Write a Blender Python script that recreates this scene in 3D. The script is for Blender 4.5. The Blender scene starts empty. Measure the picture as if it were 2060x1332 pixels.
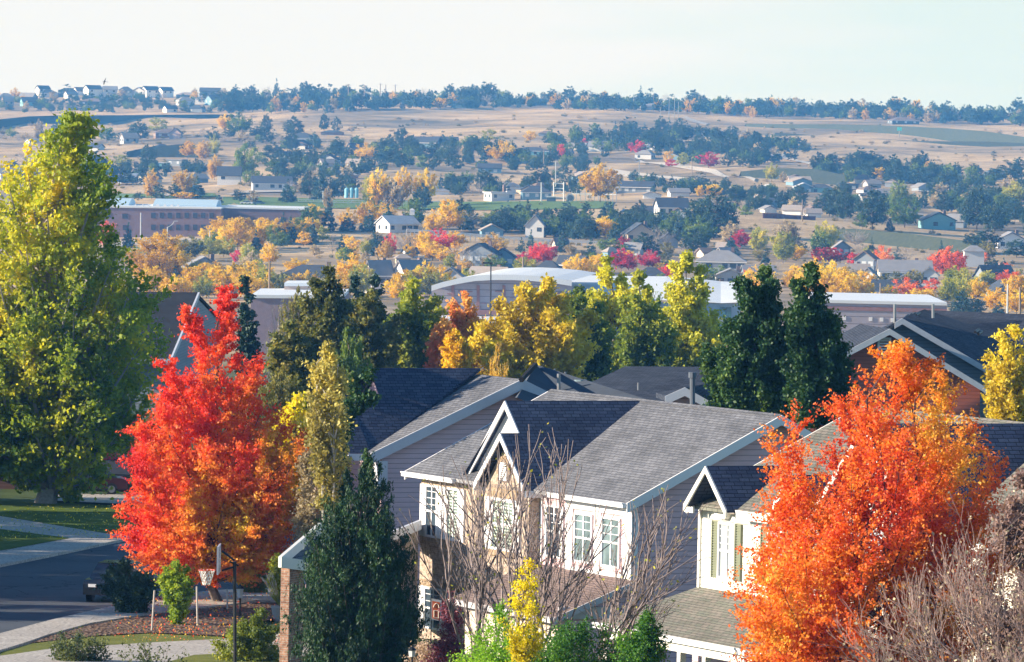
import bpy, bmesh, math, random
import numpy as np
from mathutils import Vector, Matrix
scene = bpy.context.scene
COL = scene.collection
# ---------------------------------------------------------------- camera
F_PX = 11000.0; ZC = 21.0; PITCH = math.atan(431 / F_PX); ROLL = .02
_F = np.array([0, math.cos(PITCH), -math.sin(PITCH)])
_R0 = np.array([1., 0, 0]); _U0 = np.array([0, math.sin(PITCH), math.cos(PITCH)])
_R = _R0 * math.cos(ROLL) + _U0 * math.sin(ROLL); _U = -_R0 * math.sin(ROLL) + _U0 * math.cos(ROLL)
CAM = np.array([0, 0, ZC])
cam_d = bpy.data.cameras.new('camera'); cam = bpy.data.objects.new('camera', cam_d); COL.objects.link(cam)
cam_d.sensor_width = 36; cam_d.lens = 36 * F_PX / 2060; cam_d.clip_start = 1; cam_d.clip_end = 20000
cam.matrix_world = Matrix([[_R[0], _U[0], -_F[0], 0], [_R[1], _U[1], -_F[1], 0], [_R[2], _U[2], -_F[2], ZC], [0, 0, 0, 1]])
scene.camera = cam
# ---------------------------------------------------------------- sky, sun, exposure
SUN_EL, SUN_AZ = math.radians(18), math.radians(-96)      # azimuth from +Y towards +X: the sun stands left, a little behind the scene
VEIL = 5.7        # brightness of the thin pale cloud low over the horizon
world = bpy.data.worlds.new('World'); scene.world = world; world.use_nodes = True
nt = world.node_tree; nt.nodes.clear()
N = nt.nodes.new; Lk = nt.links.new
sky = N('ShaderNodeTexSky'); sky.sky_type = 'NISHITA'; sky.sun_disc = False
sky.sun_elevation = SUN_EL; sky.sun_rotation = SUN_AZ; sky.altitude = 1800; sky.air_density = 1.2; sky.dust_density = .6; sky.ozone_density = 2.0
tc = N('ShaderNodeTexCoord'); sep = N('ShaderNodeSeparateXYZ'); Lk(tc.outputs['Generated'], sep.inputs[0])
mr = N('ShaderNodeMapRange'); mr.inputs["From Min"].default_value = .035; mr.inputs["From Max"].default_value = .085
mr.inputs['To Min'].default_value = 1; mr.inputs['To Max'].default_value = 0; mr.interpolation_type = 'SMOOTHSTEP'
Lk(sep.outputs["Z"], mr.inputs["Value"])
mp = N('ShaderNodeMapping'); mp.inputs['Scale'].default_value = (3, 3, 30); Lk(tc.outputs['Generated'], mp.inputs[0])
ns = N('ShaderNodeTexNoise'); ns.inputs['Scale'].default_value = 4.0; ns.inputs['Detail'].default_value = 6; Lk(mp.outputs[0], ns.inputs['Vector'])
ad = N('ShaderNodeMath'); ad.operation = 'MULTIPLY_ADD'; ad.inputs[1].default_value = .16; Lk(ns.outputs[0], ad.inputs[0]); Lk(sep.outputs['X'], ad.inputs[2])
cr = N('ShaderNodeValToRGB'); ce = cr.color_ramp.elements; ce[0].position = .085; ce[0].color = (.97, .985, .975, 1); ce[1].position = .16; ce[1].color = (.80, .94, .915, 1); Lk(ad.outputs[0], cr.inputs[0])
hz = N('ShaderNodeVectorMath'); hz.operation = 'SCALE'; hz.inputs['Scale'].default_value = VEIL; Lk(cr.outputs[0], hz.inputs[0])
hs_ = N('ShaderNodeHueSaturation'); hs_.inputs['Saturation'].default_value = 1.2; hs_.inputs['Value'].default_value = 1.15; Lk(sky.outputs[0], hs_.inputs['Color'])
mx = N('ShaderNodeMix'); mx.data_type = 'RGBA'; Lk(mr.outputs[0], mx.inputs[0]); Lk(hs_.outputs[0], mx.inputs[6]); Lk(hz.outputs[0], mx.inputs[7])
bg = N('ShaderNodeBackground'); bg.inputs['Strength'].default_value = .08; Lk(mx.outputs[2], bg.inputs['Color'])
wo = N('ShaderNodeOutputWorld'); Lk(bg.outputs[0], wo.inputs[0])
sun_d = bpy.data.lights.new('sun', 'SUN'); sun_d.energy = 5.0; sun_d.angle = math.radians(.5); sun_d.color = (1, .87, .70)
sun = bpy.data.objects.new('sun', sun_d); COL.objects.link(sun)
SUN = Vector((math.sin(SUN_AZ) * math.cos(SUN_EL), math.cos(SUN_AZ) * math.cos(SUN_EL), math.sin(SUN_EL)))
sun.rotation_euler = (-SUN).to_track_quat('-Z', 'Y').to_euler()
scene.view_settings.view_transform = 'Standard'; scene.view_settings.look = 'None'
scene.view_settings.exposure = 1.08; scene.view_settings.gamma = 1
cy = scene.cycles
cy.max_bounces = 5; cy.diffuse_bounces = 2; cy.glossy_bounces = 2; cy.transmission_bounces = 2; cy.transparent_max_bounces = 4; cy.volume_bounces = 0
cy.caustics_reflective = False; cy.caustics_refractive = False
try: cy.use_denoising = True
except Exception: pass

# ---------------------------------------------------------------- pixel <-> world (pixels of the 2060x1332 photograph)
def ray(px, py): return _F + _R * ((px - 1030) / F_PX) + _U * ((666 - py) / F_PX)
def W(px, py, D):
    d = ray(px, py); return CAM + d * (D / d[1])
def Wz(px, py, z):
    d = ray(px, py); return CAM + d * ((z - ZC) / d[2])

# ---------------------------------------------------------------- terrain
PXC = np.array([-400, 0, 300, 600, 900, 1200, 1500, 1800, 2060, 2500.])
NEAR = [(-60, 16), (0, 15), (60, 11), (100, 8.3), (130, 6.0), (160, 4.0), (185, 2.5), (205, 1.9), (230, 1.0), (260, .3), (300, -.3), (400, -3), (600, -9), (800, -15)]
FAR = {1100: [655, 655, 655, 655, 655, 655, 655, 662, 668, 675],
       1300: [600, 600, 600, 598, 600, 603, 603, 608, 614, 620],
       1450: [560, 560, 562, 558, 566, 572, 575, 578, 585, 590],
       1600: [512, 512, 512, 518, 522, 527, 530, 532, 540, 545],
       1720: [486, 484, 482, 478, 486, 492, 492, 500, 512, 515],
       1850: [450, 450, 449, 447, 440, 446, 450, 460, 476, 480],
       2000: [424, 424, 422, 419, 418, 422, 430, 436, 446, 450],
       2200: [397, 397, 397, 399, 397, 397, 404, 410, 414, 418],
       2400: [372, 371, 372, 374, 371, 372, 381, 387, 388, 390],
       2700: [333, 333, 328, 326, 330, 338, 346, 350, 352, 354],
       3000: [298, 299, 294, 293, 296, 296, 308, 316, 318, 320],
       3300: [272, 271, 266, 262, 262, 264, 282, 293, 296, 298],
       3600: [250, 249, 244, 238, 237, 245, 262, 274, 277, 280],
       3900: [232, 231, 229, 224, 219, 226, 236, 247, 251, 253],
       4300: [190, 190, 192, 195, 197, 203, 212, 222, 228, 232],
       4700: [194, 194, 196, 199, 201, 207, 216, 226, 232, 236],
       6000: [205, 205, 207, 209, 211, 217, 226, 236, 242, 246]}
_D = np.array([d for d, _ in NEAR] + sorted(FAR), float)
_T = np.zeros((len(_D), len(PXC)))
for i, (d, z) in enumerate(NEAR): _T[i] = z
for i, d in enumerate(sorted(FAR)):
    _T[len(NEAR) + i] = [W(px, py, d)[2] for px, py in zip(PXC, FAR[d])]
_DG = np.concatenate([np.arange(-60, 400, 4.), np.arange(400, 6001, 20.)])
_TG = np.array([np.interp(_DG, _D, _T[:, j]) for j in range(len(PXC))])
_ker = np.ones(5) / 5
_TG = np.array([np.convolve(np.pad(r, 2, 'edge'), _ker, 'valid') for r in _TG])     # (cols, rows)
_PXF = np.linspace(-400, 2500, 59)
_TF = np.array([np.interp(_PXF, PXC, _TG[:, k]) for k in range(len(_DG))])            # rows x cols
_k2 = np.ones(5) / 5
_TF = np.array([np.convolve(np.pad(r, 2, 'edge'), _k2, 'valid') for r in _TF])
def G(x, y):
    x = np.asarray(x, float); y = np.asarray(y, float)
    px = np.clip(1030 + F_PX * x / np.maximum(y, 60), -400, 2500)
    yy = np.clip(y, -60, 6000)
    i = np.clip(np.searchsorted(_DG, yy) - 1, 0, len(_DG) - 2)
    t = (yy - _DG[i]) / (_DG[i + 1] - _DG[i])
    fj = (px + 400) / 50.; j = np.clip(fj.astype(int), 0, len(_PXF) - 2); s = fj - j
    z = (_TF[i, j] * (1 - s) + _TF[i, j + 1] * s) * (1 - t) + (_TF[i + 1, j] * (1 - s) + _TF[i + 1, j + 1] * s) * t
    w = np.clip((y - 1500) / 800, 0, 1) * np.clip((4200 - y) / 300, 0, 1)
    z = z + w * (2.6 * np.sin(x / 37. + y / 91.) * np.sin(y / 67. - x / 130.) + .55 * np.sin(x / 13. + 2) * np.sin(y / 29.))
    # two grassy knolls in the valley
    z = z + 2.6 * np.exp(-((x + 55) / 48.) ** 2 - ((y - 1705) / 42.) ** 2) + 3.0 * np.exp(-((x - 95) / 52.) ** 2 - ((y - 1850) / 70.) ** 2)
    return z
def hit(px, py, d0=120., d1=5900.):
    Ds = np.concatenate([np.arange(d0, 400, 1.), np.arange(max(400, d0), d1, 6.)])
    d = ray(px, py); P = CAM[None] + d[None] * (Ds / d[1])[:, None]
    k = np.nonzero(P[:, 2] <= G(P[:, 0], P[:, 1]))[0]
    if not len(k): return W(px, py, 4250)
    k = max(k[0], 1); a, b = Ds[k - 1], Ds[k]
    for _ in range(12):
        m = (a + b) / 2; Q = W(px, py, m)
        if Q[2] <= G(Q[0], Q[1]): b = m
        else: a = m
    return W(px, py, b)

# ---------------------------------------------------------------- material helpers
MATS = {}
def newmat(name):
    m = bpy.data.materials.new(name); m.use_nodes = True; t = m.node_tree; t.nodes.clear()
    o = t.nodes.new('ShaderNodeOutputMaterial'); MATS[name] = m
    return m, t, o
def nd(t, typ, **k):
    n = t.nodes.new(typ)
    for a, b in k.items():
        if a in n.inputs: n.inputs[a].default_value = b
        else: setattr(n, a, b)
    return n
def c4(c): return (c[0], c[1], c[2], 1)
def ramp(t, fac, stops):
    r = nd(t, 'ShaderNodeValToRGB'); e = r.color_ramp.elements
    while len(e) < len(stops): e.new(.5)
    for el, (p, c) in zip(e, stops): el.position = p; el.color = c4(c)
    t.links.new(fac, r.inputs[0]); return r.outputs[0]
def mixc(t, fac, a, b, mode='MIX'):
    m = nd(t, 'ShaderNodeMix', data_type='RGBA', blend_type=mode)
    for i, v in ((0, fac), (6, a), (7, b)):
        if hasattr(v, 'links') or hasattr(v, 'node'): t.links.new(v, m.inputs[i])
        elif i == 0: m.inputs[0].default_value = v
        else: m.inputs[i].default_value = c4(v)
    return m.outputs[2]
def noise(t, vec, scale, detail=3, rough=.55):
    n = nd(t, 'ShaderNodeTexNoise', Scale=scale, Detail=detail, Roughness=rough)
    if vec is not None: t.links.new(vec, n.inputs['Vector'])
    return n.outputs[0]
def math_(t, op, a, b=None):
    n = nd(t, 'ShaderNodeMath', operation=op)
    for i, v in enumerate((a, b)):
        if v is None: continue
        if isinstance(v, (int, float)): n.inputs[i].default_value = v
        else: t.links.new(v, n.inputs[i])
    return n.outputs[0]
def finish(t, o, col, rough=.8, bump=None, dist=.02, metal=0., spec=.4):
    b = nd(t, 'ShaderNodeBsdfPrincipled', Roughness=rough, Metallic=metal); b.inputs['Specular IOR Level'].default_value = spec
    if isinstance(col, tuple): b.inputs['Base Color'].default_value = c4(col)
    else: t.links.new(col, b.inputs['Base Color'])
    if bump is not None:
        bn = nd(t, 'ShaderNodeBump', Distance=dist, Strength=1.0); t.links.new(bump, bn.inputs['Height']); t.links.new(bn.outputs[0], b.inputs['Normal'])
    t.links.new(b.outputs[0], o.inputs[0])
def plain(name, c, rough=.7, var=.12, scale=2.0, metal=0., spec=.4):
    if name in MATS: return MATS[name]
    m, t, o = newmat(name); tc = nd(t, 'ShaderNodeTexCoord')
    f = noise(t, tc.outputs['Object'], scale, 4)
    f2 = noise(t, tc.outputs['Object'], scale * 9, 2); f = math_(t, 'ADD', math_(t, 'MULTIPLY', f, .7), math_(t, 'MULTIPLY', f2, .3))
    lo = tuple(x * (1 - var) for x in c); hi = tuple(min(1, x * (1 + var)) for x in c)
    finish(t, o, ramp(t, f, [(.3, lo), (.7, hi)]), rough, metal=metal, spec=spec); return m
def siding(name, c, reveal=.19, rough=.6):
    if name in MATS: return MATS[name]
    m, t, o = newmat(name); uv = nd(t, 'ShaderNodeTexCoord'); s = nd(t, 'ShaderNodeSeparateXYZ'); t.links.new(uv.outputs['UV'], s.inputs[0])
    fr = math_(t, 'FRACT', math_(t, 'DIVIDE', s.outputs[1], reveal))
    gap = math_(t, 'LESS_THAN', fr, .09)
    mpn = nd(t, 'ShaderNodeMapping', Scale=(.4, 3, 1)); t.links.new(uv.outputs['UV'], mpn.inputs[0])
    f = noise(t, mpn.outputs[0], 3, 4); g = noise(t, uv.outputs['UV'], .6, 3)
    col = ramp(t, math_(t, 'ADD', math_(t, 'MULTIPLY', f, .5), math_(t, 'MULTIPLY', g, .5)), [(.3, tuple(x * .86 for x in c)), (.7, tuple(min(1, x * 1.08) for x in c))])
    col = mixc(t, gap, col, tuple(x * .42 for x in c))
    finish(t, o, col, rough, bump=math_(t, 'MULTIPLY', fr, -1.0), dist=.025); return m
def shingle(name, c, c2, row=.15, wid=.32):
    if name in MATS: return MATS[name]
    m, t, o = newmat(name); uv = nd(t, 'ShaderNodeTexCoord')
    b = nd(t, 'ShaderNodeTexBrick', Scale=1.0); b.inputs['Brick Width'].default_value = wid; b.inputs['Row Height'].default_value = row
    b.inputs['Mortar Size'].default_value = .010; b.inputs['Mortar Smooth'].default_value = .2; b.inputs['Color1'].default_value = c4(c); b.inputs['Color2'].default_value = c4(c2)
    b.inputs['Mortar'].default_value = c4(tuple(x * .30 for x in c)); b.offset = .37; t.links.new(uv.outputs['UV'], b.inputs['Vector'])
    f = noise(t, uv.outputs['UV'], .7, 4); g = noise(t, uv.outputs['UV'], 14, 2)
    f = math_(t, 'ADD', math_(t, 'MULTIPLY', f, .6), math_(t, 'MULTIPLY', g, .4))
    col = mixc(t, 1.0, b.outputs[0], ramp(t, f, [(.3, (.62, .62, .62)), (.7, (1.3, 1.28, 1.26))]), 'MULTIPLY')
    s = nd(t, 'ShaderNodeSeparateXYZ'); t.links.new(uv.outputs['UV'], s.inputs[0])
    fr = math_(t, 'FRACT', math_(t, 'DIVIDE', s.outputs[1], row))
    h = math_(t, 'ADD', math_(t, 'MULTIPLY', fr, -.8), math_(t, 'MULTIPLY', b.outputs[1], -.5))
    finish(t, o, col, .95, bump=h, dist=.02, spec=.15); return m
def brick(name, c, c2, mortar, row=.075, wid=.23):
    if name in MATS: return MATS[name]
    m, t, o = newmat(name); uv = nd(t, 'ShaderNodeTexCoord')
    b = nd(t, 'ShaderNodeTexBrick', Scale=1.0); b.inputs['Brick Width'].default_value = wid; b.inputs['Row Height'].default_value = row
    b.inputs['Mortar Size'].default_value = .009; b.inputs['Color1'].default_value = c4(c); b.inputs['Color2'].default_value = c4(c2); b.inputs['Mortar'].default_value = c4(mortar)
    t.links.new(uv.outputs['UV'], b.inputs['Vector'])
    f = noise(t, uv.outputs['UV'], 7, 3); f = ramp(t, f, [(.35, (.6, .57, .55)), (.65, (1.25, 1.22, 1.2))])
    finish(t, o, mixc(t, 1.0, b.outputs[0], f, 'MULTIPLY'), .9, bump=math_(t, 'MULTIPLY', b.outputs[1], -1.0), dist=.012, spec=.2); return m
def leafmat(name, stops, trans=.35, ovar=.0):
    """foliage: colour from the leaf's own 'tint' value, a little light passing through"""
    if name in MATS: return MATS[name]
    m, t, o = newmat(name); at = nd(t, 'ShaderNodeAttribute', attribute_name='tint'); v = at.outputs['Fac']
    if ovar:
        oi = nd(t, 'ShaderNodeObjectInfo'); v = math_(t, 'ADD', v, math_(t, 'MULTIPLY', math_(t, 'SUBTRACT', oi.outputs['Random'], .5), ovar))
    col = ramp(t, v, [(p, tuple(min(.9, x * 1.6) for x in c)) for p, c in stops])
    d = nd(t, 'ShaderNodeBsdfPrincipled', Roughness=.55); d.inputs['Specular IOR Level'].default_value = .35; t.links.new(col, d.inputs['Base Color'])
    tr = nd(t, 'ShaderNodeBsdfTranslucent'); t.links.new(mixc(t, 1., col, (1.3, 1.2, .8), 'MULTIPLY'), tr.inputs[0])
    ms = nd(t, 'ShaderNodeMixShader'); ms.inputs[0].default_value = trans; t.links.new(d.outputs[0], ms.inputs[1]); t.links.new(tr.outputs[0], ms.inputs[2])
    t.links.new(ms.outputs[0], o.inputs[0]); return m
def glassm(name, c=(.03, .045, .06), rough=.06):
    if name in MATS: return MATS[name]
    m, t, o = newmat(name); tc = nd(t, 'ShaderNodeTexCoord'); f = noise(t, tc.outputs['Object'], 1.3, 2)
    finish(t, o, ramp(t, f, [(.35, c), (.7, tuple(x * 2.2 for x in c))]), rough, spec=.9); return m
WHITE = plain('white_paint', (.78, .78, .80), .5, .05)
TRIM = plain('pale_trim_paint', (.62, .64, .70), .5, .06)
GLASS = glassm('window_glass'); BARK = plain('bark', (.13, .10, .085), .9, .45, 8); BARKL = plain('pale_bark', (.34, .30, .27), .9, .3, 8)
BLACKM = plain('black_metal', (.02, .02, .022), .4, .1); GREYM = plain('grey_metal', (.35, .36, .38), .4, .1, metal=.6)
CONC = plain('concrete', (.44, .42, .39), .9, .12, .8); WOODP = plain('weathered_wood', (.27, .21, .16), .85, .2, 6)

# ---------------------------------------------------------------- object helpers
def props(o, label=None, cat=None, group=None, kind=None):
    if label: o['label'] = label
    if cat: o['category'] = cat
    if group: o['group'] = group
    if kind: o['kind'] = kind
    return o
def empty(name, loc, label=None, cat=None, group=None):
    o = bpy.data.objects.new(name, None); COL.objects.link(o); o.location = tuple(float(v) for v in loc); o.empty_display_size = .3
    return props(o, label, cat, group)
def world_loc(o):
    v = Vector(o.location)
    while o.parent: o = o.parent; v += Vector(o.location)
    return v
def link(name, me, parent=None, loc=None):
    """mesh given in world coordinates (loc None) or around its own origin"""
    o = bpy.data.objects.new(name, me); COL.objects.link(o)
    if parent is not None:
        o.parent = parent
        if loc is None:
            w = world_loc(parent); me.transform(Matrix.Translation(-w))
        else: o.location = loc
    elif loc is None:
        if len(me.vertices):
            co = np.empty(len(me.vertices) * 3); me.vertices.foreach_get('co', co); co = co.reshape(-1, 3)
            c = Vector((co[:, 0].mean(), co[:, 1].mean(), co[:, 2].min())); me.transform(Matrix.Translation(-c)); o.location = c
    else: o.location = loc
    return o
def auto_uv(me):
    if not me.polygons: return
    uvl = me.uv_layers.new(name='UVMap').data
    for p in me.polygons:
        n = p.normal
        t = Vector((0, 0, 1)).cross(n)
        if t.length < .03: t = Vector((1, 0, 0))
        t.normalize(); b = n.cross(t)
        for li in p.loop_indices:
            v = me.vertices[me.loops[li].vertex_index].co; uvl[li].uv = (v.dot(t), v.dot(b))
class MB:
    def __init__(s): s.v = []; s.f = []
    def poly(s, pts):
        i = len(s.v); s.v += [tuple(map(float, p)) for p in pts]; s.f.append(tuple(range(i, i + len(pts)))); return s
    def prism(s, pts, vec):
        """solid from a planar outline pushed along vec"""
        pts = [np.array(p, float) for p in pts]; vec = np.array(vec, float); n = len(pts); i = len(s.v)
        s.v += [tuple(p) for p in pts] + [tuple(p + vec) for p in pts]
        nn = np.zeros(3)
        for k in range(n): nn += np.cross(pts[k], pts[(k + 1) % n])
        flip = np.dot(nn, vec) > 0
        a = list(range(i, i + n)); b = list(range(i + n, i + 2 * n))
        s.f.append(tuple(reversed(a)) if flip else tuple(a)); s.f.append(tuple(b) if flip else tuple(reversed(b)))
        for k in range(n):
            q = (i + k, i + (k + 1) % n, i + n + (k + 1) % n, i + n + k)
            s.f.append(q if flip else tuple(reversed(q)))
        return s
    def box(s, fr, a0, a1, b0, b1, z0, z1):
        return s.prism([fr.P(a0, b0, z0), fr.P(a1, b0, z0), fr.P(a1, b1, z0), fr.P(a0, b1, z0)], (0, 0, z1 - z0))
    def tube(s, p0, p1, r0, r1=None, n=8):
        r1 = r0 if r1 is None else r1; p0 = np.array(p0, float); p1 = np.array(p1, float); d = p1 - p0; d /= max(np.linalg.norm(d), 1e-9)
        u = np.cross(d, (0, 0, 1) if abs(d[2]) < .9 else (1, 0, 0)); u /= np.linalg.norm(u); w = np.cross(d, u); i = len(s.v)
        for p, r in ((p0, r0), (p1, r1)):
            for k in range(n):
                t = 2 * math.pi * k / n; s.v.append(tuple(p + (u * math.cos(t) + w * math.sin(t)) * r))
        for k in range(n): s.f.append((i + k, i + (k + 1) % n, i + n + (k + 1) % n, i + n + k))
        s.f.append(tuple(reversed(range(i, i + n)))); s.f.append(tuple(range(i + n, i + 2 * n))); return s
    def build(s, name, mat, parent=None, **k):
        me = bpy.data.meshes.new(name); me.from_pydata(s.v, [], s.f); me.update()
        bm = bmesh.new(); bm.from_mesh(me); bmesh.ops.recalc_face_normals(bm, faces=bm.faces) if k.pop('recalc', False) else None; bm.to_mesh(me); bm.free(); me.update()
        auto_uv(me); me.materials.append(mat); o = link(name, me, parent); return props(o, **k)
def rboard(fr, par, A, B, drop, vec, mat, name='rake_board'):
    m = MB(); m.prism([A, B, B - np.array([0, 0, drop]), A - np.array([0, 0, drop])], vec); return m.build(name, mat, par)
class Frame:
    def __init__(s, A, D, u, v):
        s.O = W(A[0], A[1], D); s.u = np.array([*u, 0.]); s.v = np.array([*v, 0.]); s.u /= np.linalg.norm(s.u); s.v /= np.linalg.norm(s.v)
    def P(s, a, b, z): return s.O + s.u * a + s.v * b + np.array([0, 0, z])
U1, V1 = (-.4797, .8774), (.9338, .3578)
def qmesh(name, V, nface, mat, k=4, attr=None):
    """mesh from unshared k-gons, fast"""
    me = bpy.data.meshes.new(name); n = len(V)
    me.vertices.add(n); me.vertices.foreach_set('co', np.ascontiguousarray(V, dtype=np.float32).ravel())
    me.loops.add(n); me.loops.foreach_set('vertex_index', np.arange(n, dtype=np.int32))
    me.polygons.add(nface); me.polygons.foreach_set('loop_start', np.arange(0, n, k, dtype=np.int32))
    try: me.polygons.foreach_set('loop_total', np.full(nface, k, dtype=np.int32))
    except Exception: pass
    if attr is not None:
        a = me.attributes.new('tint', 'FLOAT', 'FACE'); a.data.foreach_set('value', np.ascontiguousarray(attr, dtype=np.float32))
    me.materials.append(mat); me.update(calc_edges=True); me.validate(); return me
def unit(a): return a / np.maximum(np.linalg.norm(a, axis=-1, keepdims=True), 1e-9)
def leaves(name, C, size, tint, mat, rng, aspect=.62, up=None, upw=0., lean=None):
    n = len(C); A = rng.normal(size=(n, 3))
    if up is not None: A = A * (1 - upw) + np.asarray(up) * upw * 1.6
    A = unit(A); B = unit(np.cross(A, rng.normal(size=(n, 3)))); s = (size * rng.uniform(.65, 1.3, n))[:, None]
    V = np.stack([C + A * s, C + B * s * aspect, C - A * s * .9, C - B * s * aspect], axis=1).reshape(-1, 3)
    return qmesh(name, V, n, mat, 4, tint)
def tubes(name, S, mat, k=5):
    """S: rows of p0(3) p1(3) r0 r1"""
    S = np.asarray(S, float); p0, p1, r0, r1 = S[:, :3], S[:, 3:6], S[:, 6], S[:, 7]; d = unit(p1 - p0)
    ref = np.where(np.abs(d[:, 2:3]) < .9, [[0, 0, 1.]], [[1., 0, 0]]); u = unit(np.cross(d, ref)); w = np.cross(d, u)
    th = np.arange(k) * 2 * math.pi / k; quads = []
    for i in range(k):
        a, b = th[i], th[(i + 1) % k]; e0 = u * math.cos(a) + w * math.sin(a); e1 = u * math.cos(b) + w * math.sin(b)
        quads.append(np.stack([p0 + e0 * r0[:, None], p0 + e1 * r0[:, None], p1 + e1 * r1[:, None], p1 + e0 * r1[:, None]], axis=1))
    V = np.concatenate(quads).reshape(-1, 3); return qmesh(name, V, len(V) // 4, mat)
# ---------------------------------------------------------------- trees
def bez(a, b, c, t): return a * (1 - t) ** 2 + b * 2 * t * (1 - t) + c * t * t
def tree_geo(rng, zs, cx, rx, ry, z0, z1, nb, per, sig, rise, leaf, tint, droop=0., outb=.55, tr=.25, tfun=None, inner=.45, twig=.03, boughs=50, spray=.13, lobes=0, lobk=0, flat=.6, stems=1, spread=.0):
    """crown as branch plumes inside the outline (zs, cx, rx); returns leaf centres, tints, branch rows. Local coordinates, base at the origin."""
    ph = rng.uniform(0, 6.28, 4); NB = boughs
    # boughs: from the stem out to the uneven outline
    hh = np.sort(rng.uniform(0, 1, NB * 5)); zz = z0 + (z1 - z0) * hh; w = np.interp(zz, zs, rx); pick = rng.choice(len(zz), NB, replace=False, p=(w + .12 * w.max()) / (w + .12 * w.max()).sum()); bz = np.sort(zz[pick]); kt = max(3, NB // 11); bz[-kt:] = z1 - (z1 - z0) * np.linspace(.16, .012, kt)
    th = np.arange(NB) * 2.39996 + rng.uniform(-.4, .4, NB); r = np.interp(bz, zs, rx); c = np.interp(bz, zs, cx)
    rho = np.where(rng.uniform(size=NB) < .78, rng.uniform(.72, 1.08, NB), rng.uniform(.25, .7, NB))
    bt = np.stack([c + r * rho * np.cos(th), ry * r * rho * np.sin(th), bz + rng.normal(size=NB) * .02 * (z1 - z0)], 1); hd = np.hypot(bt[:, 0] - c, bt[:, 1])
    sz = np.maximum(zs[0] + .02, bt[:, 2] - rise * hd - rng.uniform(.02, .12, NB) * (z1 - z0)); sz = np.clip(sz, min(z0 * .75, z0), z1 * .97)
    st = rng.integers(0, stems, NB); sa = 2 * math.pi * st / max(stems, 1) + ph[3]; k = spread * (sz / z1)
    bs = np.stack([np.interp(sz, zs, cx) * np.clip(sz / max(z0, .1), 0, 1) + np.cos(sa) * k, np.sin(sa) * k, sz], 1)
    bm_ = bs * .45 + bt * .55; bm_[:, 2] -= (bt[:, 2] - bs[:, 2]) * .2 * (1 if rise > 0 else -1); bm_ += rng.normal(size=(NB, 3)) * .06 * np.linalg.norm(bt - bs, axis=1)[:, None]; bl_ = np.linalg.norm(bt - bs, axis=1)
    # sprays: side shoots along each bough
    q = bl_ ** .9 + .1 * bl_.max(); bi = rng.choice(NB, nb, p=q / q.sum()); t = rng.uniform(0, 1, nb) ** .75 * .78 + .22; tt = t[:, None]
    s0 = bez(bs[bi], bm_[bi], bt[bi], tt); tg = unit(bez(bs[bi], bm_[bi], bt[bi], tt + .06) - s0); sd = unit(tg * .85 + unit(rng.normal(size=(nb, 3))) * .95 + np.array([0, 0, .22 if rise > 0 else 0.]))
    sl_ = (bl_[bi] * rng.uniform(.14, .34, nb) * (1.3 - t) + spray * (.3 * rx.max() + .75 * np.interp(s0[:, 2], zs, rx)) * rng.uniform(.4, 1.1, nb)); start = s0; tip = s0 + sd * sl_[:, None]; tip[:, 2] = np.clip(tip[:, 2], z0 * .85 - .02, None)
    lt = rng.uniform(-.08, .08, NB)[bi]; mid = (start + tip) / 2; hd = sl_
    inner = min(inner, .12)
    L = []; T = []; t = rng.uniform(inner, 1.04, (nb, per)); cl = rng.uniform(0, 1, nb)
    for j in range(per):
        tj = t[:, j:j + 1]; p = bez(start, mid, tip, tj)
        g = rng.normal(size=(nb, 3)) * sig * (.45 + .75 * tj); g[:, 2] *= flat
        p = p + g; p[:, 2] -= droop * np.abs(g[:, 0] + g[:, 1]); L.append(p); T.append(lt + cl * .22 + rng.uniform(-.09, .09, nb))
    L = np.concatenate(L); T = np.concatenate(T)
    base = tfun(L, rng) if tfun else np.full(len(L), .4)
    T = np.clip(base + T - .11, 0, 1)
    S = []
    def seg(A, B, C, r0, r1, n=4):
        for i in range(n):
            p = bez(A, B, C, i / n); q = bez(A, B, C, (i + 1) / n)
            ra = r0 * (1 - i / n) + r1 * i / n; rb = r0 * (1 - (i + 1) / n) + r1 * (i + 1) / n
            S.append(np.concatenate([p, q, ra[:, None], rb[:, None]], 1))
    seg(bs, bm_, bt, np.clip(twig * (.4 + bl_), .006, tr * .5), np.full(NB, .004 * max(1, z1 / 9)), 6); start, mid, tip = start[::2], mid[::2], tip[::2]; hd = hd[::2]; br = np.clip(twig * .35 * (.3 + hd), .003, tr * .3); seg(start, mid, tip, br, br * .3, 2)
    zt = np.linspace(0, z1 * .93, 14)
    for s_ in range(stems):
        a = 2 * math.pi * s_ / stems + ph[3]
        k = spread * (zt / z1)
        px_ = np.interp(zt, zs, cx) * np.clip(zt / max(z0, .1), 0, 1) + np.cos(a) * k + .03 * tr * np.sin(zt * 2); py_ = np.sin(a) * k
        P = np.stack([px_, py_, zt], 1); rr = tr * (1 - .92 * zt / z1) * (.75 if stems > 1 else 1); rr[0] *= 1.35
        S.append(np.concatenate([P[:-1], P[1:], rr[:-1, None], rr[1:, None]], 1))
    return L, T, np.concatenate(S)
def outline(rows, D, base):
    z = []; c = []; r = []
    for py, l, rr in sorted(rows, key=lambda q: -q[0]):
        a = W(l, py, D); b = W(rr, py, D); z.append((a[2] + b[2]) / 2 - base[2]); c.append((a[0] + b[0]) / 2 - base[0]); r.append((b[0] - a[0]) / 2)
    return np.array(z), np.array(c), np.array(r)
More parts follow.
